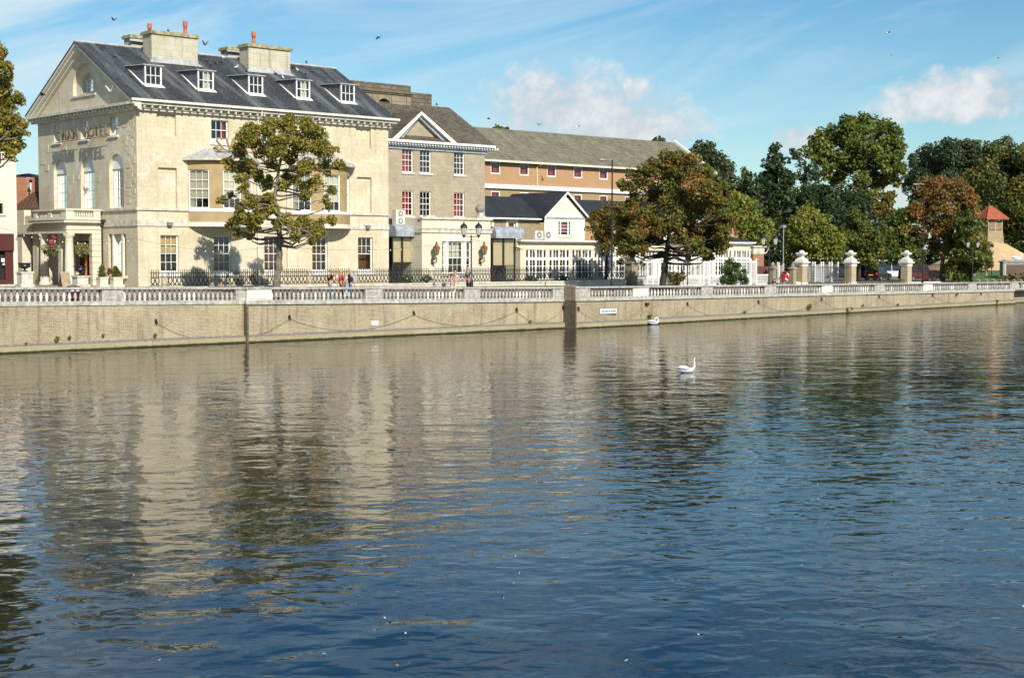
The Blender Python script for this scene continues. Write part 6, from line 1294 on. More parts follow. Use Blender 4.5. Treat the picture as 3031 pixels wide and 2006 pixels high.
for i, (bl_, Y, pal, lab) in enumerate([([(2402, 632, 22), (2392, 680, 42), (2440, 690, 40), (2372, 722, 36), (2420, 732, 46), (2468, 732, 32), (2350, 692, 24), (2405, 655, 28), (2350, 750, 26), (2450, 765, 24)], 158, HB, 'leftmost of the rounded yellow-green hornbeams behind the gate piers'),
                                      ([(2530, 636, 20), (2522, 680, 38), (2560, 690, 36), (2502, 722, 38), (2560, 732, 42), (2590, 722, 26), (2532, 655, 24), (2520, 765, 26), (2580, 765, 24)], 160, HBD, 'middle rounded hornbeam directly behind the middle gate pier'),
                                      ([(2660, 638, 20), (2652, 680, 34), (2690, 690, 30), (2632, 722, 38), (2682, 732, 40), (2710, 722, 26), (2662, 655, 22), (2650, 765, 26), (2700, 765, 26)], 162, HBD, 'rounded hornbeam behind the right gate pier'),
                                      ([(2860, 662, 30), (2890, 692, 36), (2870, 732, 46), (2908, 732, 26), (2900, 772, 34), (2850, 782, 38), (2832, 732, 32), (2918, 762, 14), (2820, 790, 30), (2925, 785, 9)], 160, HBD, 'rounded green hornbeam between the orange tree and the mound')]):
    back_tree('hornbeam_tree', lab, bl_, Y, .38, pal, 31 + i, 3.0, .2)
back_tree('broadleaf_tree', 'dark blue-green tree behind the small street lamp at right', [(2722, 502, 32), (2760, 462, 32), (2800, 448, 32), (2840, 444, 28), (2702, 540, 26), (2740, 542, 38), (2780, 502, 42), (2722, 592, 32), (2704, 474, 16), (2712, 630, 28), (2880, 448, 30), (2830, 490, 40), (2760, 580, 35)], 250, .55, BL, 41, 2.6, .5)
back_tree('chestnut_tree', 'huge dark chestnut tree behind the gazebo at the right edge', [(2880, 482, 36), (2930, 452, 32), (2980, 452, 36), (3025, 462, 38), (2902, 532, 48), (2962, 522, 48), (3020, 522, 48), (2932, 582, 44), (2992, 592, 48), (3035, 592, 38), (2902, 602, 38), (2972, 652, 44), (3020, 662, 44), (2952, 692, 30), (3005, 720, 38), (3080, 500, 60), (3080, 600, 60), (3090, 700, 60), (3150, 560, 60), (3150, 660, 60), (2990, 760, 30), (3060, 760, 50)], 255, .6, [((.048, .066, .016), 4), ((.065, .08, .018), 3), ((.11, .09, .02), 1.5)], 42, 2.6, .7)
back_tree('broadleaf_tree', 'low far tree in the gap below the cloud', [(2690, 622, 12), (2672, 632, 10), (2705, 640, 16), (2680, 650, 16)], 300, .7, BL, 43, 2.2, .3)
hb = []
for k in range(34): hb.append((2215 + k * 26, 772 + 22 * math.sin(k * 1.7), 30)); hb.append((2225 + k * 26, 812, 26))
P_ = at_depth(2640, 800, 225); P_[2] = 2.0
tree('hedge', 'dark continuous hedge and undergrowth behind the cars and gate piers', hb, 225, P_, .7, DK, 2.4, .12, .2, 'darkbark', limbs=False, seed=61, cat='hedge')
# shrubs
def shrub(name, label, blobs, p, leaf, pal, seed, dens=3.0, group=None, depth=.8):
    P_ = l2w(p); Y = P_[1]; rng = np.random.default_rng(seed); C = np.array([at_depth(x, y, Y + rng.uniform(-.3, .3)) for x, y, r in blobs]); R = np.array([r / FPX * Y for x, y, r in blobs])
    t = wthing(name, label, 'shrub', P_, 0, group); me, N = leaves_mesh('foliage', C - P_, R, leaf, pal, dens, rng); o = bpy.data.objects.new('foliage', me); COL.objects.link(o); o.parent = t
    mb = MB()
    for c in C: mb.tube([(rng.normal() * .05, rng.normal() * .05, -.1), tuple(c - P_)], [.025, .008], 4)
    mb.build('stems', M['darkbark'], t); return t
TFp = np.array([F(2000, 840, TL - .5)[0], TL - .5, 0.0])
def tp(px, back=.6): x = F(px, 840, TL - back)[0]; return np.array([x, TL - back, Gz(x, TL - back)])
shrub('shrub', 'rusty dark shrub right of the orange maple trunk', [(2000, 815, 14), (1985, 822, 12), (2018, 822, 12), (2000, 832, 14), (1975, 812, 8), (2022, 808, 8)], tp(2000), .16, [((.06, .07, .02), 3), ((.10, .05, .02), 2), ((.035, .05, .015), 3)], 51)
shrub('shrub', 'tall dense dark-green shrub before the white trellis', [(2165, 775, 14), (2150, 790, 16), (2178, 790, 16), (2165, 805, 18), (2180, 818, 16), (2168, 832, 14), (2200, 808, 12), (2205, 822, 10), (2140, 828, 14), (2125, 832, 9), (2205, 835, 12), (2150, 800, 12)], tp(2165), .15, [((.03, .06, .012), 4), ((.045, .085, .018), 3)], 52, 3.4)
p = gp(2850, 834); shrub('shrub', 'low green shrub at the end of the dark railing', [(2842, 815, 16), (2860, 822, 14), (2838, 830, 14), (2858, 806, 10)], p, .25, [((.05, .085, .02), 3), ((.03, .05, .015), 2)], 53)
for i, (px, lab) in enumerate(((1570, 'leafy green terrace shrub behind the railing, left'), (1660, 'leafy green terrace shrub behind the railing, right'), (1262, 'small white-flowered shrub behind the railing by the left glazed link'), (1206, 'pale flowering plant by the left glazed link'))):
    p = np.array([F(px, 830, RY + .7)[0], RY + .7, TZ]); shrub('shrub', lab, [(px, 822, 9), (px - 12, 826, 7), (px + 11, 825, 8), (px, 830, 8)], p, .14, [((.05, .10, .02), 3), ((.08, .14, .03), 2)] + ([((.5, .5, .45), .6)] if i > 1 else []), 54 + i, 2.6, 'terrace shrubs')
# weeds on the river wall
wd_ = [(166, 1003, 6), (203, 1000, 5), (457, 993, 5), (75, 1017, 3), (304, 992, 3), (1916, 900, 5), (1920, 938, 7), (1568, 952, 4), (2202, 925, 4), (2392, 910, 8), (2503, 922, 8), (2518, 915, 5), (2552, 905, 4), (2655, 903, 4), (2830, 872, 5), (2947, 894, 6), (2990, 832, 3)]
wn = ['larger of the two under the porch', 'smaller right neighbour of the porch weed', 'below the leftmost chain bracket', 'far left near the water', 'left of the leftmost chain bracket', 'in the joint above the preening swan', 'beside the preening swan', 'trailing left of the dark pier', 'below the white trellis', 'bushy one below the lifebuoy box', 'pale clump on the ledge at the waterline', 'rusty one beside the pale waterline clump', 'below the middle gate pier', 'below the parked cars', 'high on the wall below the orange maple', 'on the ledge near the right end', 'at the balustrade foot near the right end']
for i, (px, py, r) in enumerate(wd_):
    p = wallpt(px, py); p[1] -= .08; P_ = l2w(p); rng = np.random.default_rng(80 + i); rr_ = r / FPX * P_[1]
    t = wthing('wall_weed', 'small weed tuft on the river wall, ' + wn[i], 'weed', P_, 0, 'weeds on the river wall')
    me, N = leaves_mesh('leaves', np.array([[0, 0, 0.0], [rr_ * .3, 0, rr_ * .6]]), np.array([rr_, rr_ * .7]), .07 + .05 * (r > 5), [((.09, .13, .02), 3), ((.16, .14, .03), 2)], 1.6, rng); o = bpy.data.objects.new('leaves', me); COL.objects.link(o); o.parent = t
# ---------------------------------------------------------------- people
MP = {}
def cmat(name, col, rough=.8):
    if name not in MP: MP[name] = plain(name, col, rough, .08, 12.0)
    return MP[name]
SKIN = cmat('skin', (.50, .28, .19), .6)
def skinmesh(name, verts, edges, mat, parent, sub=1):
    me = bpy.data.meshes.new(name); me.from_pydata([v[0] for v in verts], edges, []); o = bpy.data.objects.new(name, me); COL.objects.link(o); o.parent = parent
    o.modifiers.new('Skin', 'SKIN')
    if not me.skin_vertices: return o
    sv = me.skin_vertices[0].data
    for i, v in enumerate(verts):
        r = v[1]; sv[i].radius = r if hasattr(r, '__len__') else (r, r); sv[i].use_root = (i == 0)
    o.modifiers['Skin'].use_smooth_shade = True
    s_ = o.modifiers.new('Sub', 'SUBSURF'); s_.levels = sub; s_.render_levels = sub; me.materials.append(mat); return o
def person(p, H_, face, label, top, legs, hair, hairc=None, step=.22, arm=(-.15, .2), sleeve='short', lean=0.0, bend=0.0, shorts=False, shoe=(.03, .025, .02), bag=None, stripe=None):
    """p: place in the embankment frame; face: heading in world radians; body is one continuous skinned mesh, clothes are its children."""
    P_ = l2w(p); t = wthing('person', label, 'person', P_, face - math.pi / 2, 'people walking along the embankment'); k = H_ / 1.75
    V_ = lambda x, y, z: (x * k, y * k, z * k)
    hipz = .92; ly = lambda z: lean * (z - hipz) + bend * max(0, z - hipz)
    shz = 1.43 - bend * .25; hd = 1.62 - bend * .45
    f1, f2 = step, -step
    def leg(s_, fy): return [V_(s_ * .09, 0, .88), V_(s_ * .10, fy * .45 + .03, .48), V_(s_ * .10, fy, .08), V_(s_ * .11, fy + .17, .035)]
    L = leg(-1, f1); R_ = leg(1, f2)
    sh = ly(shz); spine = [V_(0, 0, .93), V_(0, ly(1.15), 1.15), V_(0, sh, shz - .06), V_(0, sh + .01, shz + .06), V_(0, ly(hd) + .02, hd - .06), V_(0, ly(hd) + .03, hd + .02)]
    def armp(s_, a): return [V_(s_ * .19, sh, shz - .03), V_(s_ * .25, sh + a * .5, shz - .30), V_(s_ * .24, sh + a * 1.2 + .05, shz - .54), V_(s_ * .23, sh + a * 1.4 + .08, shz - .63)]
    A1 = armp(-1, arm[0]); A2 = armp(1, arm[1])
    vs = [(spine[0], (.135 * k, .10 * k)), (spine[1], (.125 * k, .095 * k)), (spine[2], (.15 * k, .10 * k)), (spine[3], .055 * k), (spine[4], (.072 * k, .085 * k)), (spine[5], (.078 * k, .098 * k))]
    es = [(0, 1), (1, 2), (2, 3), (3, 4), (4, 5)]
    for L_ in (L, R_):
        o = len(vs); vs += [(L_[0], .092 * k), (L_[1], .062 * k), (L_[2], .045 * k), (L_[3], .036 * k)]; es += [(0, o), (o, o + 1), (o + 1, o + 2), (o + 2, o + 3)]
    for A_ in (A1, A2):
        o = len(vs); vs += [(A_[0], .055 * k), (A_[1], .043 * k), (A_[2], .032 * k), (A_[3], (.038 * k, .022 * k))]; es += [(2, o), (o, o + 1), (o + 1, o + 2), (o + 2, o + 3)]
        # fingers and thumb, short chains rooted in the palm
        for q, ln in ((-.02, .075), (-.007, .09), (.007, .085), (.02, .065)):
            b = len(vs); e = A_[3]; vs += [((e[0], e[1] + q * k, e[2] - .03 * k), .009 * k), ((e[0] - .01 * k, e[1] + q * k + .01, e[2] - ln * k), .007 * k)]; es += [(o + 3, b), (b, b + 1)]
        b = len(vs); e = A_[3]; vs += [((e[0], e[1] + .05 * k, e[2] - .015 * k), .009 * k)]; es += [(o + 3, b)]
    skinmesh('body', vs, es, SKIN, t)
    # face
    hx = spine[5]; mb = MB(); mb.ell((0, hx[1] + .10 * k, hx[2] + .0), (.014 * k, .022 * k, .02 * k), 6, 4); mb.ell((-.082 * k, hx[1], hx[2] + .005), (.012 * k, .02 * k, .032 * k), 6, 4); mb.ell((.082 * k, hx[1], hx[2] + .005), (.012 * k, .02 * k, .032 * k), 6, 4); mb.build('nose_and_ears', SKIN, t, True)
    mb = MB()
    for s_ in (-1, 1): mb.ell((s_ * .032 * k, hx[1] + .088 * k, hx[2] + .025 * k), (.012 * k, .008 * k, .007 * k), 6, 4)
    mb.ell((0, hx[1] + .088 * k, hx[2] - .045 * k), (.022 * k, .008 * k, .005 * k), 6, 4); mb.build('eyes_and_mouth', cmat('features', (.10, .05, .04)), t)
    # clothes
    g = 1.16; tv = [(V_(0, 0, .90), (.15 * k, .115 * k)), (spine[1], (.125 * g * k, .095 * g * k)), (V_(0, sh, shz - .08), (.155 * g * k, .10 * g * k)), (V_(0, sh, shz + .02), .07 * k)]; te = [(0, 1), (1, 2), (2, 3)]
    for A_ in (A1, A2):
        o = len(tv); tv += [(A_[0], .066 * k), ((tuple(np.array(A_[0]) * .35 + np.array(A_[1]) * .65)) if sleeve == 'short' else A_[1], .056 * k)]; te += [(2, o), (o, o + 1)]
        if sleeve == 'long': tv.append((tuple(np.array(A_[1]) * .08 + np.array(A_[2]) * .92), .046 * k)); te.append((o + 1, o + 2))
    skinmesh('top', tv, te, top, t)
    if stripe:
        mb = MB()
        for z in (1.02, 1.12, 1.22, 1.32): mb.lathe([(.178 * k, -.012), (.178 * k, .022)], (0, ly(z) * k, z * k), 12)
        o = mb.build('stripes', stripe, t); o.scale = (1, .78, 1)
    lv = [(V_(0, 0, .96), (.146 * k, .112 * k)), (V_(0, 0, .86), (.14 * k, .11 * k))]; le = [(0, 1)]
    for L_ in (L, R_):
        o = len(lv); lv += [(L_[0], .104 * k), (L_[1], .08 * k)]; le += [(1, o), (o, o + 1)]
        if not shorts: lv.append((L_[2], .066 * k)); le.append((o + 1, o + 2))
    skinmesh('trousers', lv, le, legs, t)
    mb = MB()
    for L_ in (L, R_): mb.ell((L_[3][0], L_[3][1] - .07 * k, .045 * k), (.05 * k, .14 * k, .05 * k), 8, 5)
    mb.build('shoes', cmat('shoes_%d' % int(shoe[0] * 1000), shoe), t, True)
    if hair:
        mb = MB(); mb.ell((0, hx[1] - .022 * k, hx[2] + .055 * k), (.092 * k, .105 * k, .082 * k), 10, 7)
        if hair == 'long': mb.ell((0, hx[1] - .06 * k, hx[2] - .03 * k), (.09 * k, .07 * k, .11 * k), 9, 6)
        mb.build('hair', hairc, t, True)
    if bag:
        mb = MB(); mb.ell((-.24 * k, sh - .12, shz - .22), (.08, .16, .18), 8, 6); mb.build('shoulder_bag', bag, t, True)
    return t
UD = ANG                      # heading along the hotel front, away from the bridge
def on(px, back): return gt(px, back)
person(on(976, 4.2), 1.66, UD, 'person in black T-shirt and blue jeans walking behind the balustrade', cmat('black_tee', (.014, .012, .012)), cmat('blue_jeans', (.10, .19, .34)), 'short', cmat('auburn_hair', (.30, .15, .05)), arm=(-.1, .25))
person(on(1009, 4.0), 1.66, UD, 'person in bright red top with pink shoulder bag', cmat('red_top', (.58, .02, .015)), cmat('brown_trousers', (.10, .04, .025)), 'long', cmat('blonde_hair', (.45, .30, .12)), sleeve='short', bag=cmat('pink_bag', (.60, .38, .36)))
person(on(1022, 3.5), 1.60, UD, 'bald person in white and grey shirt and pale jeans', cmat('grey_white_shirt', (.52, .55, .58)), cmat('pale_jeans', (.36, .47, .58)), None, arm=(.1, -.15))
person(on(1037, 3.8), 1.76, UD + math.pi, 'bald person in dark vest over pale blue sleeves', cmat('pale_blue_shirt', (.30, .42, .55)), cmat('royal_jeans', (.04, .13, .32)), None, sleeve='long')
t = bpy.data.objects['person.003']; mb = MB(); mb.lathe([(.17, .92), (.185, 1.1), (.20, 1.32), (.12, 1.42)], (0, 0, 0), 12); o = mb.build('vest', cmat('dark_vest', (.035, .016, .02)), t, True); o.scale = (.9, .78, 1)
person(on(1337, 4.2), 1.42, UD + math.pi, 'young person in striped blue and white shirt and white shorts', cmat('grey_blue_shirt', (.25, .28, .38)), cmat('white_shorts', (.68, .66, .62)), 'short', cmat('brown_hair', (.05, .025, .014)), shorts=True, stripe=cmat('white_stripes', (.66, .66, .66)))
person(on(1348, 5.0), 1.62, UD + math.pi, 'person in pale pink top walking beside the striped shirt', cmat('pale_pink_top', (.62, .47, .38)), cmat('cream_trousers', (.62, .58, .50)), 'short', cmat('grey_hair', (.36, .31, .24)))
person(on(1386, 5.2), 1.86, UD + math.pi, 'tall person in teal shirt and dark trousers beside the lamp post', cmat('teal_shirt', (.006, .115, .14)), cmat('plum_trousers', (.03, .016, .022)), 'short', cmat('thin_grey_hair', (.45, .36, .28)), arm=(.05, .02), step=.12)
q = LB + np.array([.15, -.25, 0]); q[2] = Gz(q[0], q[1])
person(q, 1.6, -math.pi / 2 + .4, 'person in dark clothes stooping with a white bag at the lamp base', cmat('dark_coat', (.016, .017, .022)), cmat('dark_trousers', (.02, .02, .024)), 'short', cmat('dark_hair', (.02, .015, .012)), bend=.9, lean=.35, sleeve='long', bag=cmat('white_bag', (.62, .63, .68)), step=.18)
# ---------------------------------------------------------------- animals
def bird_mesh(flap, spread, mat_name):
    mb = MB(); mb.ell((0, 0, 0), (.15, .055, .05), 8, 6); mb.ell((.15, 0, .03), (.04, .032, .032), 7, 5); mb.add([(-.12, -.02, 0), (-.12, .02, 0), (-.26, .05, -.01), (-.26, -.05, -.01)], [(0, 1, 2, 3)])
    for s_ in (-1, 1):
        a = [(.09, s_ * .03, .02), (-.08, s_ * .03, .02), (-.08, s_ * .16 * spread, .02 + .14 * flap), (.10, s_ * .15 * spread, .02 + .14 * flap), (-.10, s_ * .36 * spread, .02 + .34 * flap), (.0, s_ * .38 * spread, .03 + .36 * flap)]
        mb.add(a, [(0, 1, 2, 3), (3, 2, 4, 5)]); mb.add([(x, y, z - .012) for x, y, z in a], [(3, 2, 1, 0), (5, 4, 2, 3)])
    mb.add([(.185, -.008, .03), (.185, .008, .03), (.215, 0, .022)], [(0, 1, 2)])
    return mb
FLY = [(337, 60, 120, .5, 2.6, 'p', 'flying high left of the first chimney'), (607, 133, 115, .8, 2.4, 'p', 'flying just right of the big chimney'), (1120, 110, 115, -.5, .6, 'p', 'flying alone above the annexe roof'), (125, 282, 84, .25, .3, 'p', 'gliding with spread wings beside the gable'), (325, 270, 92, .9, 1.2, 'w', 'pale one flapping before the gable'), (2630, 100, 120, .35, .2, 'w', 'white gull-like one high at right'), (2637, 165, 190, .3, .4, 'w', 'small pale one below the high gull'), (1446, 352, 150, .2, .2, 'p', 'skimming above the tiled roof, leftmost'), (1596, 371, 150, .7, 1.9, 'p', 'above the middle of the tiled roof'), (1710, 378, 140, .6, .8, 'w', 'white one above the tiled roof'), (2954, 173, 230, .2, .3, 'p', 'tiny distant one above the right cloud')]
for (px, py, Y, fl, hd_, c, lab) in FLY:
    t = wthing('bird', ('white bird ' if c == 'w' else 'dark pigeon ') + lab, 'bird', at_depth(px, py, Y), hd_, 'flying birds'); m_ = M['feather'] if c == 'w' else M['pigeon']
    bird_mesh(fl, .75, c).build('body', m_, t, False)
def sit_mesh():
    mb = MB(); mb.tube([(-.2, 0, .1), (-.08, 0, .13), (.05, 0, .17), (.1, 0, .24)], [.02, .065, .075, .035], 7); mb.ell((.12, 0, .28), (.04, .032, .036), 7, 5); mb.tube([(.02, .02, .1), (.02, .02, 0)], .008, 3); mb.tube([(.02, -.02, .1), (.02, -.02, 0)], .008, 3); mb.add([(.155, -.008, .28), (.155, .008, .28), (.185, 0, .27)], [(0, 1, 2)]); return mb
sm_d = sit_mesh().mesh('sitting_pigeon', M['pigeon'], True); sm_w = sit_mesh().mesh('sitting_white_pigeon', M['feather'], True)
def roofpt(px, py):
    r = ray(px, py); n_ = np.array([0, -(HR - 14.70) / (HW / 2 + .66), 1.0]); best = None
    d = np.array([r @ U, r @ V, r[2]]); o = w2l(CAMP); t_ = (14.72 - o[2] + n_[1] * (o[1] + .66) * -1 * 0 - (o[1] + .66) * n_[1] * 1.0) / (d[2] + d[1] * n_[1]) if True else 0
    # plane: z = 14.72 + k (y + .66)
    k_ = (HR - 14.72) / (HW / 2 + .66); t_ = (14.72 + k_ * (o[1] + .66) - o[2]) / (d[2] - k_ * d[1]); return o + d * t_
SIT = [(612, 185, 0, 'leftmost on the slope between the chimneys'), (625, 197, 0, 'lowest between the two chimneys'), (640, 192, 0, 'mid-slope between the chimneys'), (660, 176, 1, 'near the ridge between the chimneys'), (657, 190, 0, 'below the pale bird between the chimneys'), (700, 205, 1, 'left of the second chimney base'), (730, 215, 0, 'beside the second chimney flashing'), (816, 224, 0, 'just below the second chimney'), (880, 213, 1, 'right of the second chimney'), (868, 205, 0, 'close against the second chimney side'), (925, 216, 0, 'farthest right on the slope'), (905, 225, 0, 'low on the slope right of the second chimney'), (340, 172, 0, 'alone on the slope above the first dormer'), (838, 236, 1, 'above the fourth dormer')]
for i, (px, py, c, lab) in enumerate(SIT):
    p = roofpt(px, py); o = bpy.data.objects.new('roof_pigeon', sm_w if c else sm_d); COL.objects.link(o); o.location = Vector(l2w(p)); o.rotation_euler = (0, 0, i * 1.3); tag(o, ('pale' if c else 'dark') + ' pigeon on the hotel roof, ' + lab, 'pigeon', 'pale pigeons on the hotel roof' if c else 'dark pigeons on the hotel roof')
for (p, lab) in ((np.array([F(498, 92, 5.8)[0], 5.8, 20.15]), 'pigeon perched on top of the left front chimney'), (np.array([F(907, 198, HW / 2)[0], HW / 2, HR + .09]), 'pigeon perched on the hotel ridge right of the second chimney'), (np.array([F(1293, 315, RB)[0], RB, rz + .02]), 'pigeon perched on the annexe roof ridge'), (np.array([F(430, 140, 8.0)[0], HW / 2, HR + .09]), 'pigeon perched on the ridge beside the rear chimney')):
    o = bpy.data.objects.new('perched_pigeon', sm_d); COL.objects.link(o); o.location = Vector(l2w(p)); o.rotation_euler = (0, 0, 2.0); tag(o, lab, 'pigeon', 'perched pigeons')
def swan(P_, rz_, label, k=1.0, mode='swim', mats=None):
    F_ = M['feather'] if mats is None else mats; t = wthing('swan', label, 'swan', P_, rz_); V_ = lambda *a: tuple(q * k for q in a)
    body = [(V_(-.52, 0, .16), .02 * k), (V_(-.42, 0, .15), (.10 * k, .08 * k)), (V_(-.22, 0, .14), (.20 * k, .17 * k)), (V_(.05, 0, .13), (.215 * k, .18 * k)), (V_(.26, 0, .12), (.13 * k, .13 * k))]; es = [(i, i + 1) for i in range(4)]
    if mode == 'swim': nk = [(.36, .20), (.40, .34), (.38, .50), (.37, .64), (.40, .71), (.45, .70)]; rr_ = [.075, .055, .045, .042, .05, .035]
    elif mode == 'preen': nk = [(.34, .26), (.33, .40), (.24, .50), (.12, .48), (.04, .40), (-.02, .34)]; rr_ = [.08, .07, .06, .055, .055, .035]
    else: nk = [(.36, .22), (.42, .38), (.34, .50), (.30, .60), (.36, .68), (.43, .62)]; rr_ = [.08, .06, .05, .045, .05, .035]
    o = len(body); body += [(V_(x, 0, z), r_ * k) for (x, z), r_ in zip(nk, rr_)]; es += [(o - 1, o)] + [(o + i, o + i + 1) for i in range(len(nk) - 1)]
    skinmesh('body', body, es, F_, t, 2)
    mb = MB()
    for s_ in (-1, 1): mb.tube([V_(.16, s_ * .15, .18), V_(-.05, s_ * .19, .24), V_(-.3, s_ * .14, .25), V_(-.52, s_ * .04, .21)], [.03 * k, .10 * k, .09 * k, .012 * k], 8)
    mb.build('wings', F_, t, True)
    h = nk[-1]; pv_ = nk[-2]; d = np.array([h[0] - pv_[0], h[1] - pv_[1]]); d /= np.linalg.norm(d); a = V_(h[0] + d[0] * .02, 0, h[1] + d[1] * .02); b_ = V_(h[0] + d[0] * .10, 0, h[1] + d[1] * .10 - .01)
    MB().tube([a, b_], [.022 * k, .008 * k], 6).build('beak', M['beak'] if mats is None else F_, t); MB().ell(a, (.022 * k, .03 * k, .016 * k), 6, 4).build('mask', M['iron'] if mats is None else F_, t)
swan(gnd(2032, 1102), .05, 'white swan swimming right with raised neck in open water', .84)
p = wallpt(1935, 957); P_ = l2w(p); P_ = gnd(1936, 960.5) + np.array([0, 0, .02]); swan(P_, .3, 'white swan preening at the foot of the river wall', .95, 'preen')
# floating leaves and feathers
rng = np.random.default_rng(5); mb = MB()
for k in range(70):
    P_ = gnd(rng.uniform(0, 3031), 1100 + 900 * rng.uniform(0, 1) ** .6); a = rng.uniform(0, 6.28); s_ = rng.uniform(.012, .032); mb.cur = int(rng.choice([0, 0, 1, 2]))
    c_, d_ = math.cos(a) * s_, math.sin(a) * s_; mb.add([(P_[0] - c_, P_[1] - d_, .012), (P_[0] + d_ * .5, P_[1] - c_ * .5, .02), (P_[0] + c_, P_[1] + d_, .03), (P_[0] - d_ * .5, P_[1] + c_ * .5, .02)], [(0, 1, 2, 3)])
o = mb.build('floating_leaves', [M['feather'], cmat('yellow_leaf', (.40, .22, .05)), cmat('brown_leaf', (.14, .06, .02))]); tag(o, 'scattered fallen leaves and white feathers floating on the river', 'leaves', None, 'stuff')
# ---------------------------------------------------------------- planters, urns, baskets before the hotel
def lp(px, py): return gp(px, py)
def urn(px, pyb, pyp, pyt, label, ly=None):
    p = lp(px, 849.5); Y = l2w(p)[1]; z1 = zpx(pyp, Y); z2 = zpx(pyt, Y); h = z1 - p[2]; t = thing('urn_on_pedestal', label, 'urn', tuple(p), 'black urns on stone pedestals')
    mb = MB(); w_ = .36; mb.box(p[0] - w_ - .08, p[1] - w_ - .08, p[2] - .1, p[0] + w_ + .08, p[1] + w_ + .08, p[2] + .18); mb.box(p[0] - w_, p[1] - w_, p[2] + .18, p[0] + w_, p[1] + w_, z1 - .09); mb.box(p[0] - w_ - .06, p[1] - w_ - .06, z1 - .088, p[0] + w_ + .06, p[1] + w_ + .06, z1); mb.build('pedestal', M['trim'], t)
    k = (z2 - z1); MB().lathe([(.22, 0), (.2, .06 * k), (.07, .14 * k), (.06, .28 * k), (.2, .40 * k), (.34, .52 * k), (.36, .66 * k), (.33, .74 * k), (.34, .86 * k), (.42, .95 * k), (.42, 1.0 * k), (.3, 1.0 * k), (.25, .9 * k)], (p[0], p[1], z1 + .002), 14).build('urn', M['urn'], t, True)
urn(74, 845, 804, 778, 'black urn on stone pedestal left of the porch'); urn(238, 847, 816, 787, 'black urn on stone pedestal before the porch door')
def topiary(px0, px1, pyt, label, seed):
    px = (px0 + px1) / 2; p = lp(px, 850); Y = l2w(p)[1]; w_ = (px1 - px0) / FPX * Y / 2 * .95; z1 = zpx(820, Y); t = thing('topiary_planter', label, 'planter', tuple(p), 'conical shrubs in stone planters')
    mb = MB(); mb.add([(p[0] + a * w_ * s_, p[1] + b_ * w_ * s_, z) for z, s_ in ((p[2] - .1, 1.12), (p[2] + .15, 1.1), (p[2] + .16, .86), (z1 - .1, .92), (z1 - .09, 1.02), (z1, 1.02)) for a, b_ in ((-1, -1), (1, -1), (1, 1), (-1, 1))], [(i * 4 + k, i * 4 + (k + 1) % 4, i * 4 + 4 + (k + 1) % 4, i * 4 + 4 + k) for i in range(5) for k in range(4)] + [(20, 21, 22, 23)]); mb.build('stone_box', M['stone_pale'], t)
    rng = np.random.default_rng(seed); zt_ = zpx(pyt, Y); n = 7; C = [(p[0], p[1], z1 + (zt_ - z1) * (k + .3) / n) for k in range(n)]; R = [w_ * 1.05 * (1 - .82 * k / n) * (.8 if k == 0 else 1) for k in range(n)]
    b0 = np.array(p); me, N = leaves_mesh('clipped_foliage', np.array(C) - b0, np.array(R), .09, [((.07, .085, .012), 3), ((.10, .10, .015), 2), ((.05, .07, .012), 2)], 1.3, rng); o = bpy.data.objects.new('clipped_foliage', me); COL.objects.link(o); o.parent = t
topiary(288, 318, 782, 'conical clipped shrub in stone planter, left of the pair', 3); topiary(326, 361, 788, 'conical clipped shrub in stone planter, right of the pair', 4)
p = lp(324, 850); P_ = l2w(p); shrub('cordyline', 'spiky purple-red plant between the two clipped shrubs', [(324, 800, 5), (322, 808, 5)], p, .16, [((.10, .03, .02), 3), ((.16, .05, .02), 2)], 9, 1.2)
p = lp(192, 850); t = thing('a_board', 'tan A-frame board standing before the porch', 'sign board', tuple(p))
for s_ in (-1, 1):
    mb = MB(); mb.add([(p[0] - .3, p[1] + s_ * .28, p[2]), (p[0] + .3, p[1] + s_ * .28, p[2]), (p[0] + .3, p[1] + s_ * .03, p[2] + .95), (p[0] - .3, p[1] + s_ * .03, p[2] + .95), (p[0] - .3, p[1] + s_ * .25, p[2]), (p[0] + .3, p[1] + s_ * .25, p[2]), (p[0] + .3, p[1] + s_ * .0, p[2] + .95), (p[0] - .3, p[1] + s_ * .0, p[2] + .95)], [(0, 1, 2, 3), (4, 7, 6, 5), (0, 4, 5, 1), (3, 2, 6, 7), (0, 3, 7, 4), (1, 5, 6, 2)]); mb.build('board', M['wood'] if s_ < 0 else M['fence_wood'], t)
p = gt(216, 1.6); t = thing('maroon_tub', 'maroon tapered tub with black rim behind the balustrade', 'tub', tuple(p)); MB().lathe([(.22, 0), (.32, .5), (.36, .62)], p, 14).build('tub', cmat('maroon_tub', (.10, .014, .022)), t); MB().lathe([(.37, .62), (.37, .68)], p, 14).build('white_band', M['white'], t); MB().lathe([(.375, .68), (.36, .88), (.2, .9)], p, 14).build('rim', M['urn'], t)
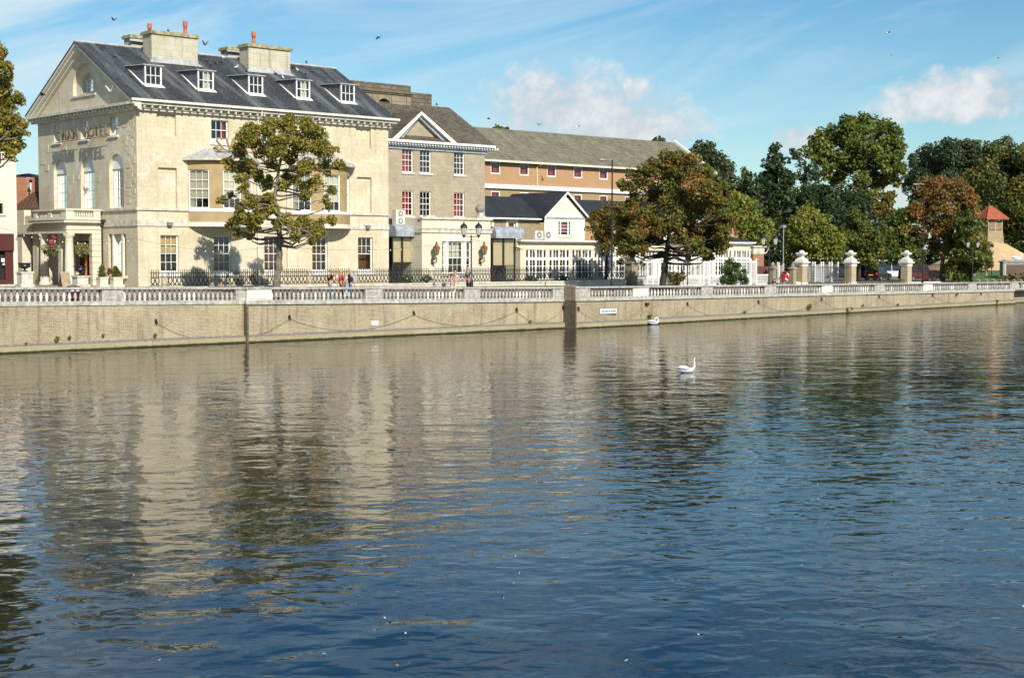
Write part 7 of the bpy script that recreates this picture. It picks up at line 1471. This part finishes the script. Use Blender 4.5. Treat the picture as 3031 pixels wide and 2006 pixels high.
def basket(px, py, r, label, seed, off):
    lx, z = F(px, py, PY - off); Y = l2w((lx, PY - off, 0))[1]; P_ = np.array([lx, PY - off, z]); rad = r / FPX * Y; t = thing('hanging_basket', label, 'flower basket', (lx, PY - off, z - rad), 'hanging flower baskets'); rng = np.random.default_rng(seed)
    me, N = leaves_mesh('foliage', np.array([[0, 0, rad], [.25 * rad, 0, rad * .7], [-.3 * rad, 0, rad * .8], [0, .2, rad * .5]]), np.array([rad * .95, rad * .75, rad * .75, rad * .6]), .10, [((.12, .16, .05), 4), ((.20, .22, .10), 2)], 1.1, rng); o = bpy.data.objects.new('foliage', me); COL.objects.link(o); o.parent = t
    C = rng.normal(size=(9, 3)) * rad * .45 + np.array([0, -.25 * rad, rad * 1.25]); me, N = leaves_mesh('flowers', C, np.full(9, rad * .2), .085, [((.55, .04, .12), 3), ((.10, .03, .20), 2), ((.45, .08, .06), 1)], .8, rng); o = bpy.data.objects.new('flowers', me); COL.objects.link(o); o.parent = t
    MB().lathe([(.05, -rad * .95), (rad * .5, -rad * .6), (rad * .6, -rad * .2)], P_, 10).build('bowl', M['darkframe'], t)
    mb = MB()
    for k in range(3): th = k * 2.1; mb.tube([(P_[0] + rad * .6 * math.cos(th), P_[1] + rad * .6 * math.sin(th), z - rad * .2), (P_[0], P_[1], z + 1.0 * rad + .3)], .01, 3)
    mb.build('chains', M['iron'], t)
basket(245, 735, 24, 'hanging basket with pink and purple flowers right of the corner column', 5, .05); basket(146, 733, 26, 'hanging basket with pink flowers left of the corner column', 6, -1.6)
for (px, py, lab) in ((1858, 770, 'right'), (1905, 775, 'middle'), (1836, 770, 'left')):
    ly_ = TL + 1.0; lx, z = F(px, py, ly_); t = thing('hanging_basket', lab + ' flower basket hanging before the conservatory', 'flower basket', (lx, ly_, z), 'conservatory flower baskets'); rng = np.random.default_rng(px)
    me, N = leaves_mesh('foliage', np.array([[0, 0, 0.]]), np.array([.42]), .12, [((.14, .18, .05), 4), ((.3, .04, .04), 1.2)], 1.6, rng); o = bpy.data.objects.new('foliage', me); COL.objects.link(o); o.parent = t
    MB().lathe([(.05, -.4), (.25, -.2)], (lx, ly_, z), 8).build('bowl', M['darkframe'], t)
# ---------------------------------------------------------------- cars in the shade
def car(p, rz_, paint, label, L_=4.3, Wd=1.72, Hh=1.5, style='estate'):
    P_ = l2w(p); t = wthing('car', label, 'car', P_, rz_, 'parked cars'); a = L_ / 2; y = Wd / 2
    lower = [(-a, .45), (-a + .05, .28), (a - .1, .28), (a, .45), (a - .05, .72), (a - .9, .86), (-a + .02, .92), (-a, .7)]
    Mx = lambda q, d, z: (q, d, z)
    mb = MB(); mb.prism(lower, Mx, -y, y); mb.build('body', paint, t)
    roofp = {'estate': [(a - 1.25, .86), (a - 1.95, Hh - .04), (-a + .35, Hh), (-a + .06, .92)], 'jeep': [(a - 1.2, .88), (a - 1.5, Hh), (-a + .1, Hh), (-a + .02, .92)], 'van': [(a - .6, .9), (a - 1.2, Hh), (-a + .05, Hh), (-a, .92)]}[style]
    mb = MB(); n = len(roofp); s_ = y - .16
    mb.add([(q, -y + .03, z) if z < 1.0 else (q, -s_, z) for q, z in roofp] + [(q, y - .03, z) if z < 1.0 else (q, s_, z) for q, z in roofp], [tuple(range(n)), tuple(range(2 * n - 1, n - 1, -1))] + [(i, i + n, (i + 1) % n + n, (i + 1) % n) for i in range(n)])
    mb.build('cabin', paint, t); gm = cmat('car_glass', (.02, .025, .03), .08)
    for sy in (-1, 1):
        def sp(q, z): f_ = (z - .9) / (Hh - .9); return (q, sy * ((y - .03) * (1 - f_) + s_ * f_ + .012), z)
        q0, q1 = roofp[1][0], roofp[2][0]
        MB().quad(sp(roofp[0][0] - .15, .95), sp(.1, .95), sp(.1, Hh - .12), sp(q0 - .02, Hh - .12)).build('front_side_window', gm, t); MB().quad(sp(0, .95), sp(q1 - .1, .97), sp(q1 + .05, Hh - .12), sp(0, Hh - .12)).build('rear_side_window', gm, t)
    r0, r1 = roofp[2], roofp[3]; MB().quad((r1[0] - .015 + .05, -y + .2, 1.0), (r1[0] - .015 + .05, y - .2, 1.0), (r0[0] - .03, s_ - .12, Hh - .1), (r0[0] - .03, -s_ + .12, Hh - .1)).build('rear_window', gm, t)
    for q in (a - .85, -a + .85):
        for sy in (-1, 1):
            w_ = MB(); w_.tube([(q, sy * (y - .2), .31), (q, sy * (y + .01), .31)], .31, 16); wo = w_.build('wheel', M['tyre'], t); MB().tube([(q, sy * (y + .005), .31), (q, sy * (y + .03), .31)], .19, 12).build('rim', M['rim'], wo)
    for sy in (-1, 1):
        MB().box(-a - .02, sy * (y - .2) - .1, .68, -a + .02, sy * (y - .2) + .1, .95).build('tail_light', M['lifered'], t); MB().box(a - .1, sy * (y - .25) - .14, .56, a + .0, sy * (y - .25) + .14, .68).build('headlight', M['lamp_glass'], t)
    MB().box(-a - .03, -.26, .62, -a + .0, .26, .73).build('number_plate', cmat('yellow_plate', (.62, .45, .04)), t)
    MB().box(-a - .06, -y + .05, .32, -a + .05, y - .05, .46).build('bumper', M['tyre'], t)
def carp(px, Y): r = ray(px, 800); p = w2l(CAMP + r * (Y / r[1])); p[2] = Gz(p[0], p[1]) + .02; return p
car(carp(2548, 168), .35, carpaint('dark_blue_paint', (.008, .014, .06)), 'dark blue people carrier parked left of the black estate', 4.4, 1.75, 1.7, 'van')
car(carp(2598, 165), 1.0, carpaint('black_paint', (.006, .007, .009)), 'black estate car with yellow plate behind the gate opening', 4.5, 1.72, 1.5)
car(carp(2722, 162), .25, carpaint('dark_red_paint', (.16, .008, .01)), 'dark red off-roader behind the right gate pier', 4.2, 1.75, 1.75, 'jeep')
car(carp(2622, 186), .6, carpaint('white_van_paint', (.62, .64, .65)), 'white van parked far back under the trees', 5.2, 1.95, 2.3, 'van')
car(carp(2420, 178), .2, carpaint('teal_paint', (.01, .045, .05)), 'teal car behind the white trellis towers', 4.2, 1.7, 1.45)
# ---------------------------------------------------------------- right edge: mound, gazebo, monument, lawn
mc = at_depth(2930, 745, 205); mr = 9.2; zt_ = zpx(716, 205)
z0 = 3.15; mb = MB(); NR, NA = 12, 40; rng = np.random.default_rng(8); vs = [(mc[0], mc[1], zt_)]
for i in range(1, NR + 1):
    for k in range(NA):
        f_ = i / NR; th = 2 * math.pi * k / NA; r_ = mr * f_ * (1 + .03 * math.sin(3 * th)); h = (zt_ - z0) * (1 - f_ ** 1.0) + rng.normal() * .05 if f_ > .2 else (zt_ - z0) * (1 - .8 * max(0, f_ - .1)) - .0
        h = (zt_ - z0) * np.interp(f_, [0, .13, .2, 1.0], [1, 1, .95, -.06]) + rng.normal() * .06 * (f_ > .2); vs.append((mc[0] + r_ * math.cos(th), mc[1] + r_ * math.sin(th), z0 + h))
fs = [(0, 1 + k, 1 + (k + 1) % NA) for k in range(NA)] + [(1 + (i) * NA + k, 1 + (i + 1) * NA + k, 1 + (i + 1) * NA + (k + 1) % NA, 1 + i * NA + (k + 1) % NA) for i in range(NR - 1) for k in range(NA)]
mb.add(vs, fs); tag(mb.build('mound', M['sand'], None, True), kind='structure')
gzb = wthing('gazebo', 'wooden lookout with orange tiled roof on top of the sandy mound', 'gazebo', (mc[0], mc[1], zt_ - .3), .3)
gx = mc; w_ = 1.18; zb_ = zpx(683, 205) - (zt_ - .3); ze = zpx(648, 205) - (zt_ - .3); za = zpx(611, 205) - (zt_ - .3)
mb = MB(); mb.add([(a * s_, b_ * s_, z) for z, s_ in ((-.4, w_ * 1.12), (zb_, w_)) for a, b_ in ((-1, -1), (1, -1), (1, 1), (-1, 1))], [(0, 3, 2, 1), (4, 5, 6, 7), (0, 1, 5, 4), (1, 2, 6, 5), (2, 3, 7, 6), (3, 0, 4, 7)]); mb.build('stone_plinth', M['rubble'], gzb)
for a in (-1, 0, 1):
    for b_ in (-1, 0, 1):
        if a == 0 and b_ == 0: continue
        MB().box(a * (w_ - .12) - .1, b_ * (w_ - .12) - .1, zb_, a * (w_ - .12) + .1, b_ * (w_ - .12) + .1, ze + .05).build('post', M['wood'], gzb)
bmm = MB().box(-.06, -.03, 0, .06, .03, 1.0).mesh('picket', M['wood'])
for k in range(11):
    q = -w_ + .2 + k * (2 * w_ - .4) / 10
    for (x, y, r_) in ((q, -w_ + .1, 0), (q, w_ - .1, 0), (-w_ + .1, q, math.pi / 2), (w_ - .1, q, math.pi / 2)): inst('picket', bmm, gzb, (x, y, zb_ + .1), r_)
mb = MB(); e = w_ + .56; rd = .22
mb.add([(-e, -e, ze), (e, -e, ze), (e, e, ze), (-e, e, ze), (-rd, 0, za), (rd, 0, za), (-e, -e, ze - .12), (e, -e, ze - .12), (e, e, ze - .12), (-e, e, ze - .12)], [(0, 1, 5, 4), (2, 3, 4, 5), (1, 2, 5), (3, 0, 4), (6, 9, 8, 7), (0, 6, 7, 1), (1, 7, 8, 2), (2, 8, 9, 3), (3, 9, 6, 0)]); mb.build('tiled_roof', M['newtile'], gzb)
mb = MB()
for (a, b_) in (((-e, -e, ze), (-rd, 0, za)), ((e, -e, ze), (rd, 0, za)), ((e, e, ze), (rd, 0, za)), ((-e, e, ze), (-rd, 0, za)), ((-rd, 0, za), (rd, 0, za))): mb.tube([a, b_], .07, 5)
mb.build('hip_tiles', M['terra'], gzb)
# lawn, rising gently to the foot of the mound
mb = MB(); fr = [at_depth(px, 0, 160) for px in (2838, 3200)]; g0 = [gp(2838, 837), gp(2920, 836), gp(3010, 835), gp(3110, 835)]
row0 = [l2w((p[0], p[1], p[2] + .015)) for p in g0]; row1 = [at_depth(px, 816, 178) for px in (2836, 2920, 3010, 3110)]; row2 = [at_depth(px, 799, 198) for px in (2834, 2920, 3010, 3110)]; row3 = [at_depth(px, 793, 222) for px in (2834, 2920, 3010, 3110)]
for A_, B_ in ((row0, row1), (row1, row2), (row2, row3)):
    for k in range(3): mb.quad(A_[k], A_[k + 1], B_[k + 1], B_[k])
tag(mb.build('lawn', M['grass']), kind='structure')
def lawnpt(px, py):
    Y = float(np.interp(py, [793, 799, 816, 835], [222, 198, 178, 165])); return w2l(at_depth(px, py, Y))
# monument with swan
Ym = 174.0; p0 = at_depth(2960, 812, Ym); hm = zpx(776, Ym) - 2.3; mon = wthing('monument_sign', 'grey stone hotel sign with bronze lettered panel at the right edge', 'sign', (p0[0] + 2.6, Ym, 2.3), .18)
MB().box(-2.6, -.3, 0, 2.6, .5, hm).box(-2.75, -.42, hm, 2.75, .6, hm + .14).box(-2.3, -.3, hm + .14, 2.3, .5, hm + .26).build('stone_block', M['granite'], mon)
MB().box(-2.25, -.36, .42, 2.25, -.302, hm - .28).build('bronze_panel', M['bronze'], mon)
MB().box(-2.33, -.34, .34, -2.252, -.302, hm - .2).box(2.252, -.34, .34, 2.33, -.302, hm - .2).box(-2.25, -.34, .34, 2.25, -.302, .418).build('panel_frame', M['bal_new'], mon)
put_text('THE BEDFORD SWAN', .36, M['letter'], mon, (0, -.38, hm * .62 - .03), name='lettering'); put_text('HOTEL', .36, M['letter'], mon, (0, -.38, hm * .36), name='lettering')
ps = at_depth(3010, 771, Ym + .3); ps[2] = 2.3 + hm + .27; swan(ps, .1, 'white swan statue with arched neck on the stone sign', 1.25, 'statue', M['statue'])
P_ = w2l(at_depth(3000, 815, Ym - 1.5)); P_[2] = 2.4; shrub('ground_shrub', 'low brownish planting before the stone hotel sign', [(2975, 822, 9), (2990, 818, 10), (3005, 820, 10), (3020, 818, 11), (3035, 818, 11), (2965, 824, 7), (3000, 826, 9)], P_, .3, [((.14, .10, .06), 3), ((.10, .10, .05), 2)], 77, 2.4)
for i, px in enumerate((2884, 2919)):
    p = lawnpt(px, 816); t = thing('timber_post', ('left' if i == 0 else 'right') + ' grey timber post on the lawn before the mound', 'post', tuple(p), 'timber posts'); MB().lathe([(.13, -.1), (.13, .95), (.1, 1.0)], (p[0], p[1], p[2]), 8).build('post', M['wood'], t)
p = lawnpt(2935, 815); Y = l2w(p)[1]; t = thing('lifebuoy_post', 'narrow red lifebuoy post on the lawn by the mound', 'lifebuoy', tuple(p)); z0_ = zpx(795, Y); z1_ = zpx(776, Y)
MB().tube([(p[0], p[1], p[2] - .1), (p[0], p[1], z0_)], .06, 6).build('post', M['iron'], t); MB().box(p[0] - .12, p[1] - .08, z0_, p[0] + .12, p[1] + .08, z1_).build('red_panel', M['lifered'], t); MB().ell((p[0] + .15, p[1] - .05, (z0_ + z1_) / 2), (.2, .1, .22), 8, 6).build('dark_cover', M['iron'], t)
for i, px in enumerate((2896, 2921, 2941, 2961, 2981, 3002, 3021)):
    p = gt(px, 1.3); z1_ = top_of(825, p); t = thing('stub_post', ['first', 'second', 'third', 'fourth', 'fifth', 'sixth', 'last'][i] + ' pointed stub post from the left behind the right balustrade', 'post', tuple(p), 'pointed stub posts'); MB().box(p[0] - .16, p[1] - .16, p[2] - .05, p[0] + .16, p[1] + .16, z1_ - .2).add([(p[0] + a * .2, p[1] + b_ * .2, z1_ - .2) for a, b_ in ((-1, -1), (1, -1), (1, 1), (-1, 1))] + [(p[0], p[1], z1_)], [(0, 1, 4), (1, 2, 4), (2, 3, 4), (3, 0, 4), (0, 3, 2, 1)]).build('post', M['sooty'], t)
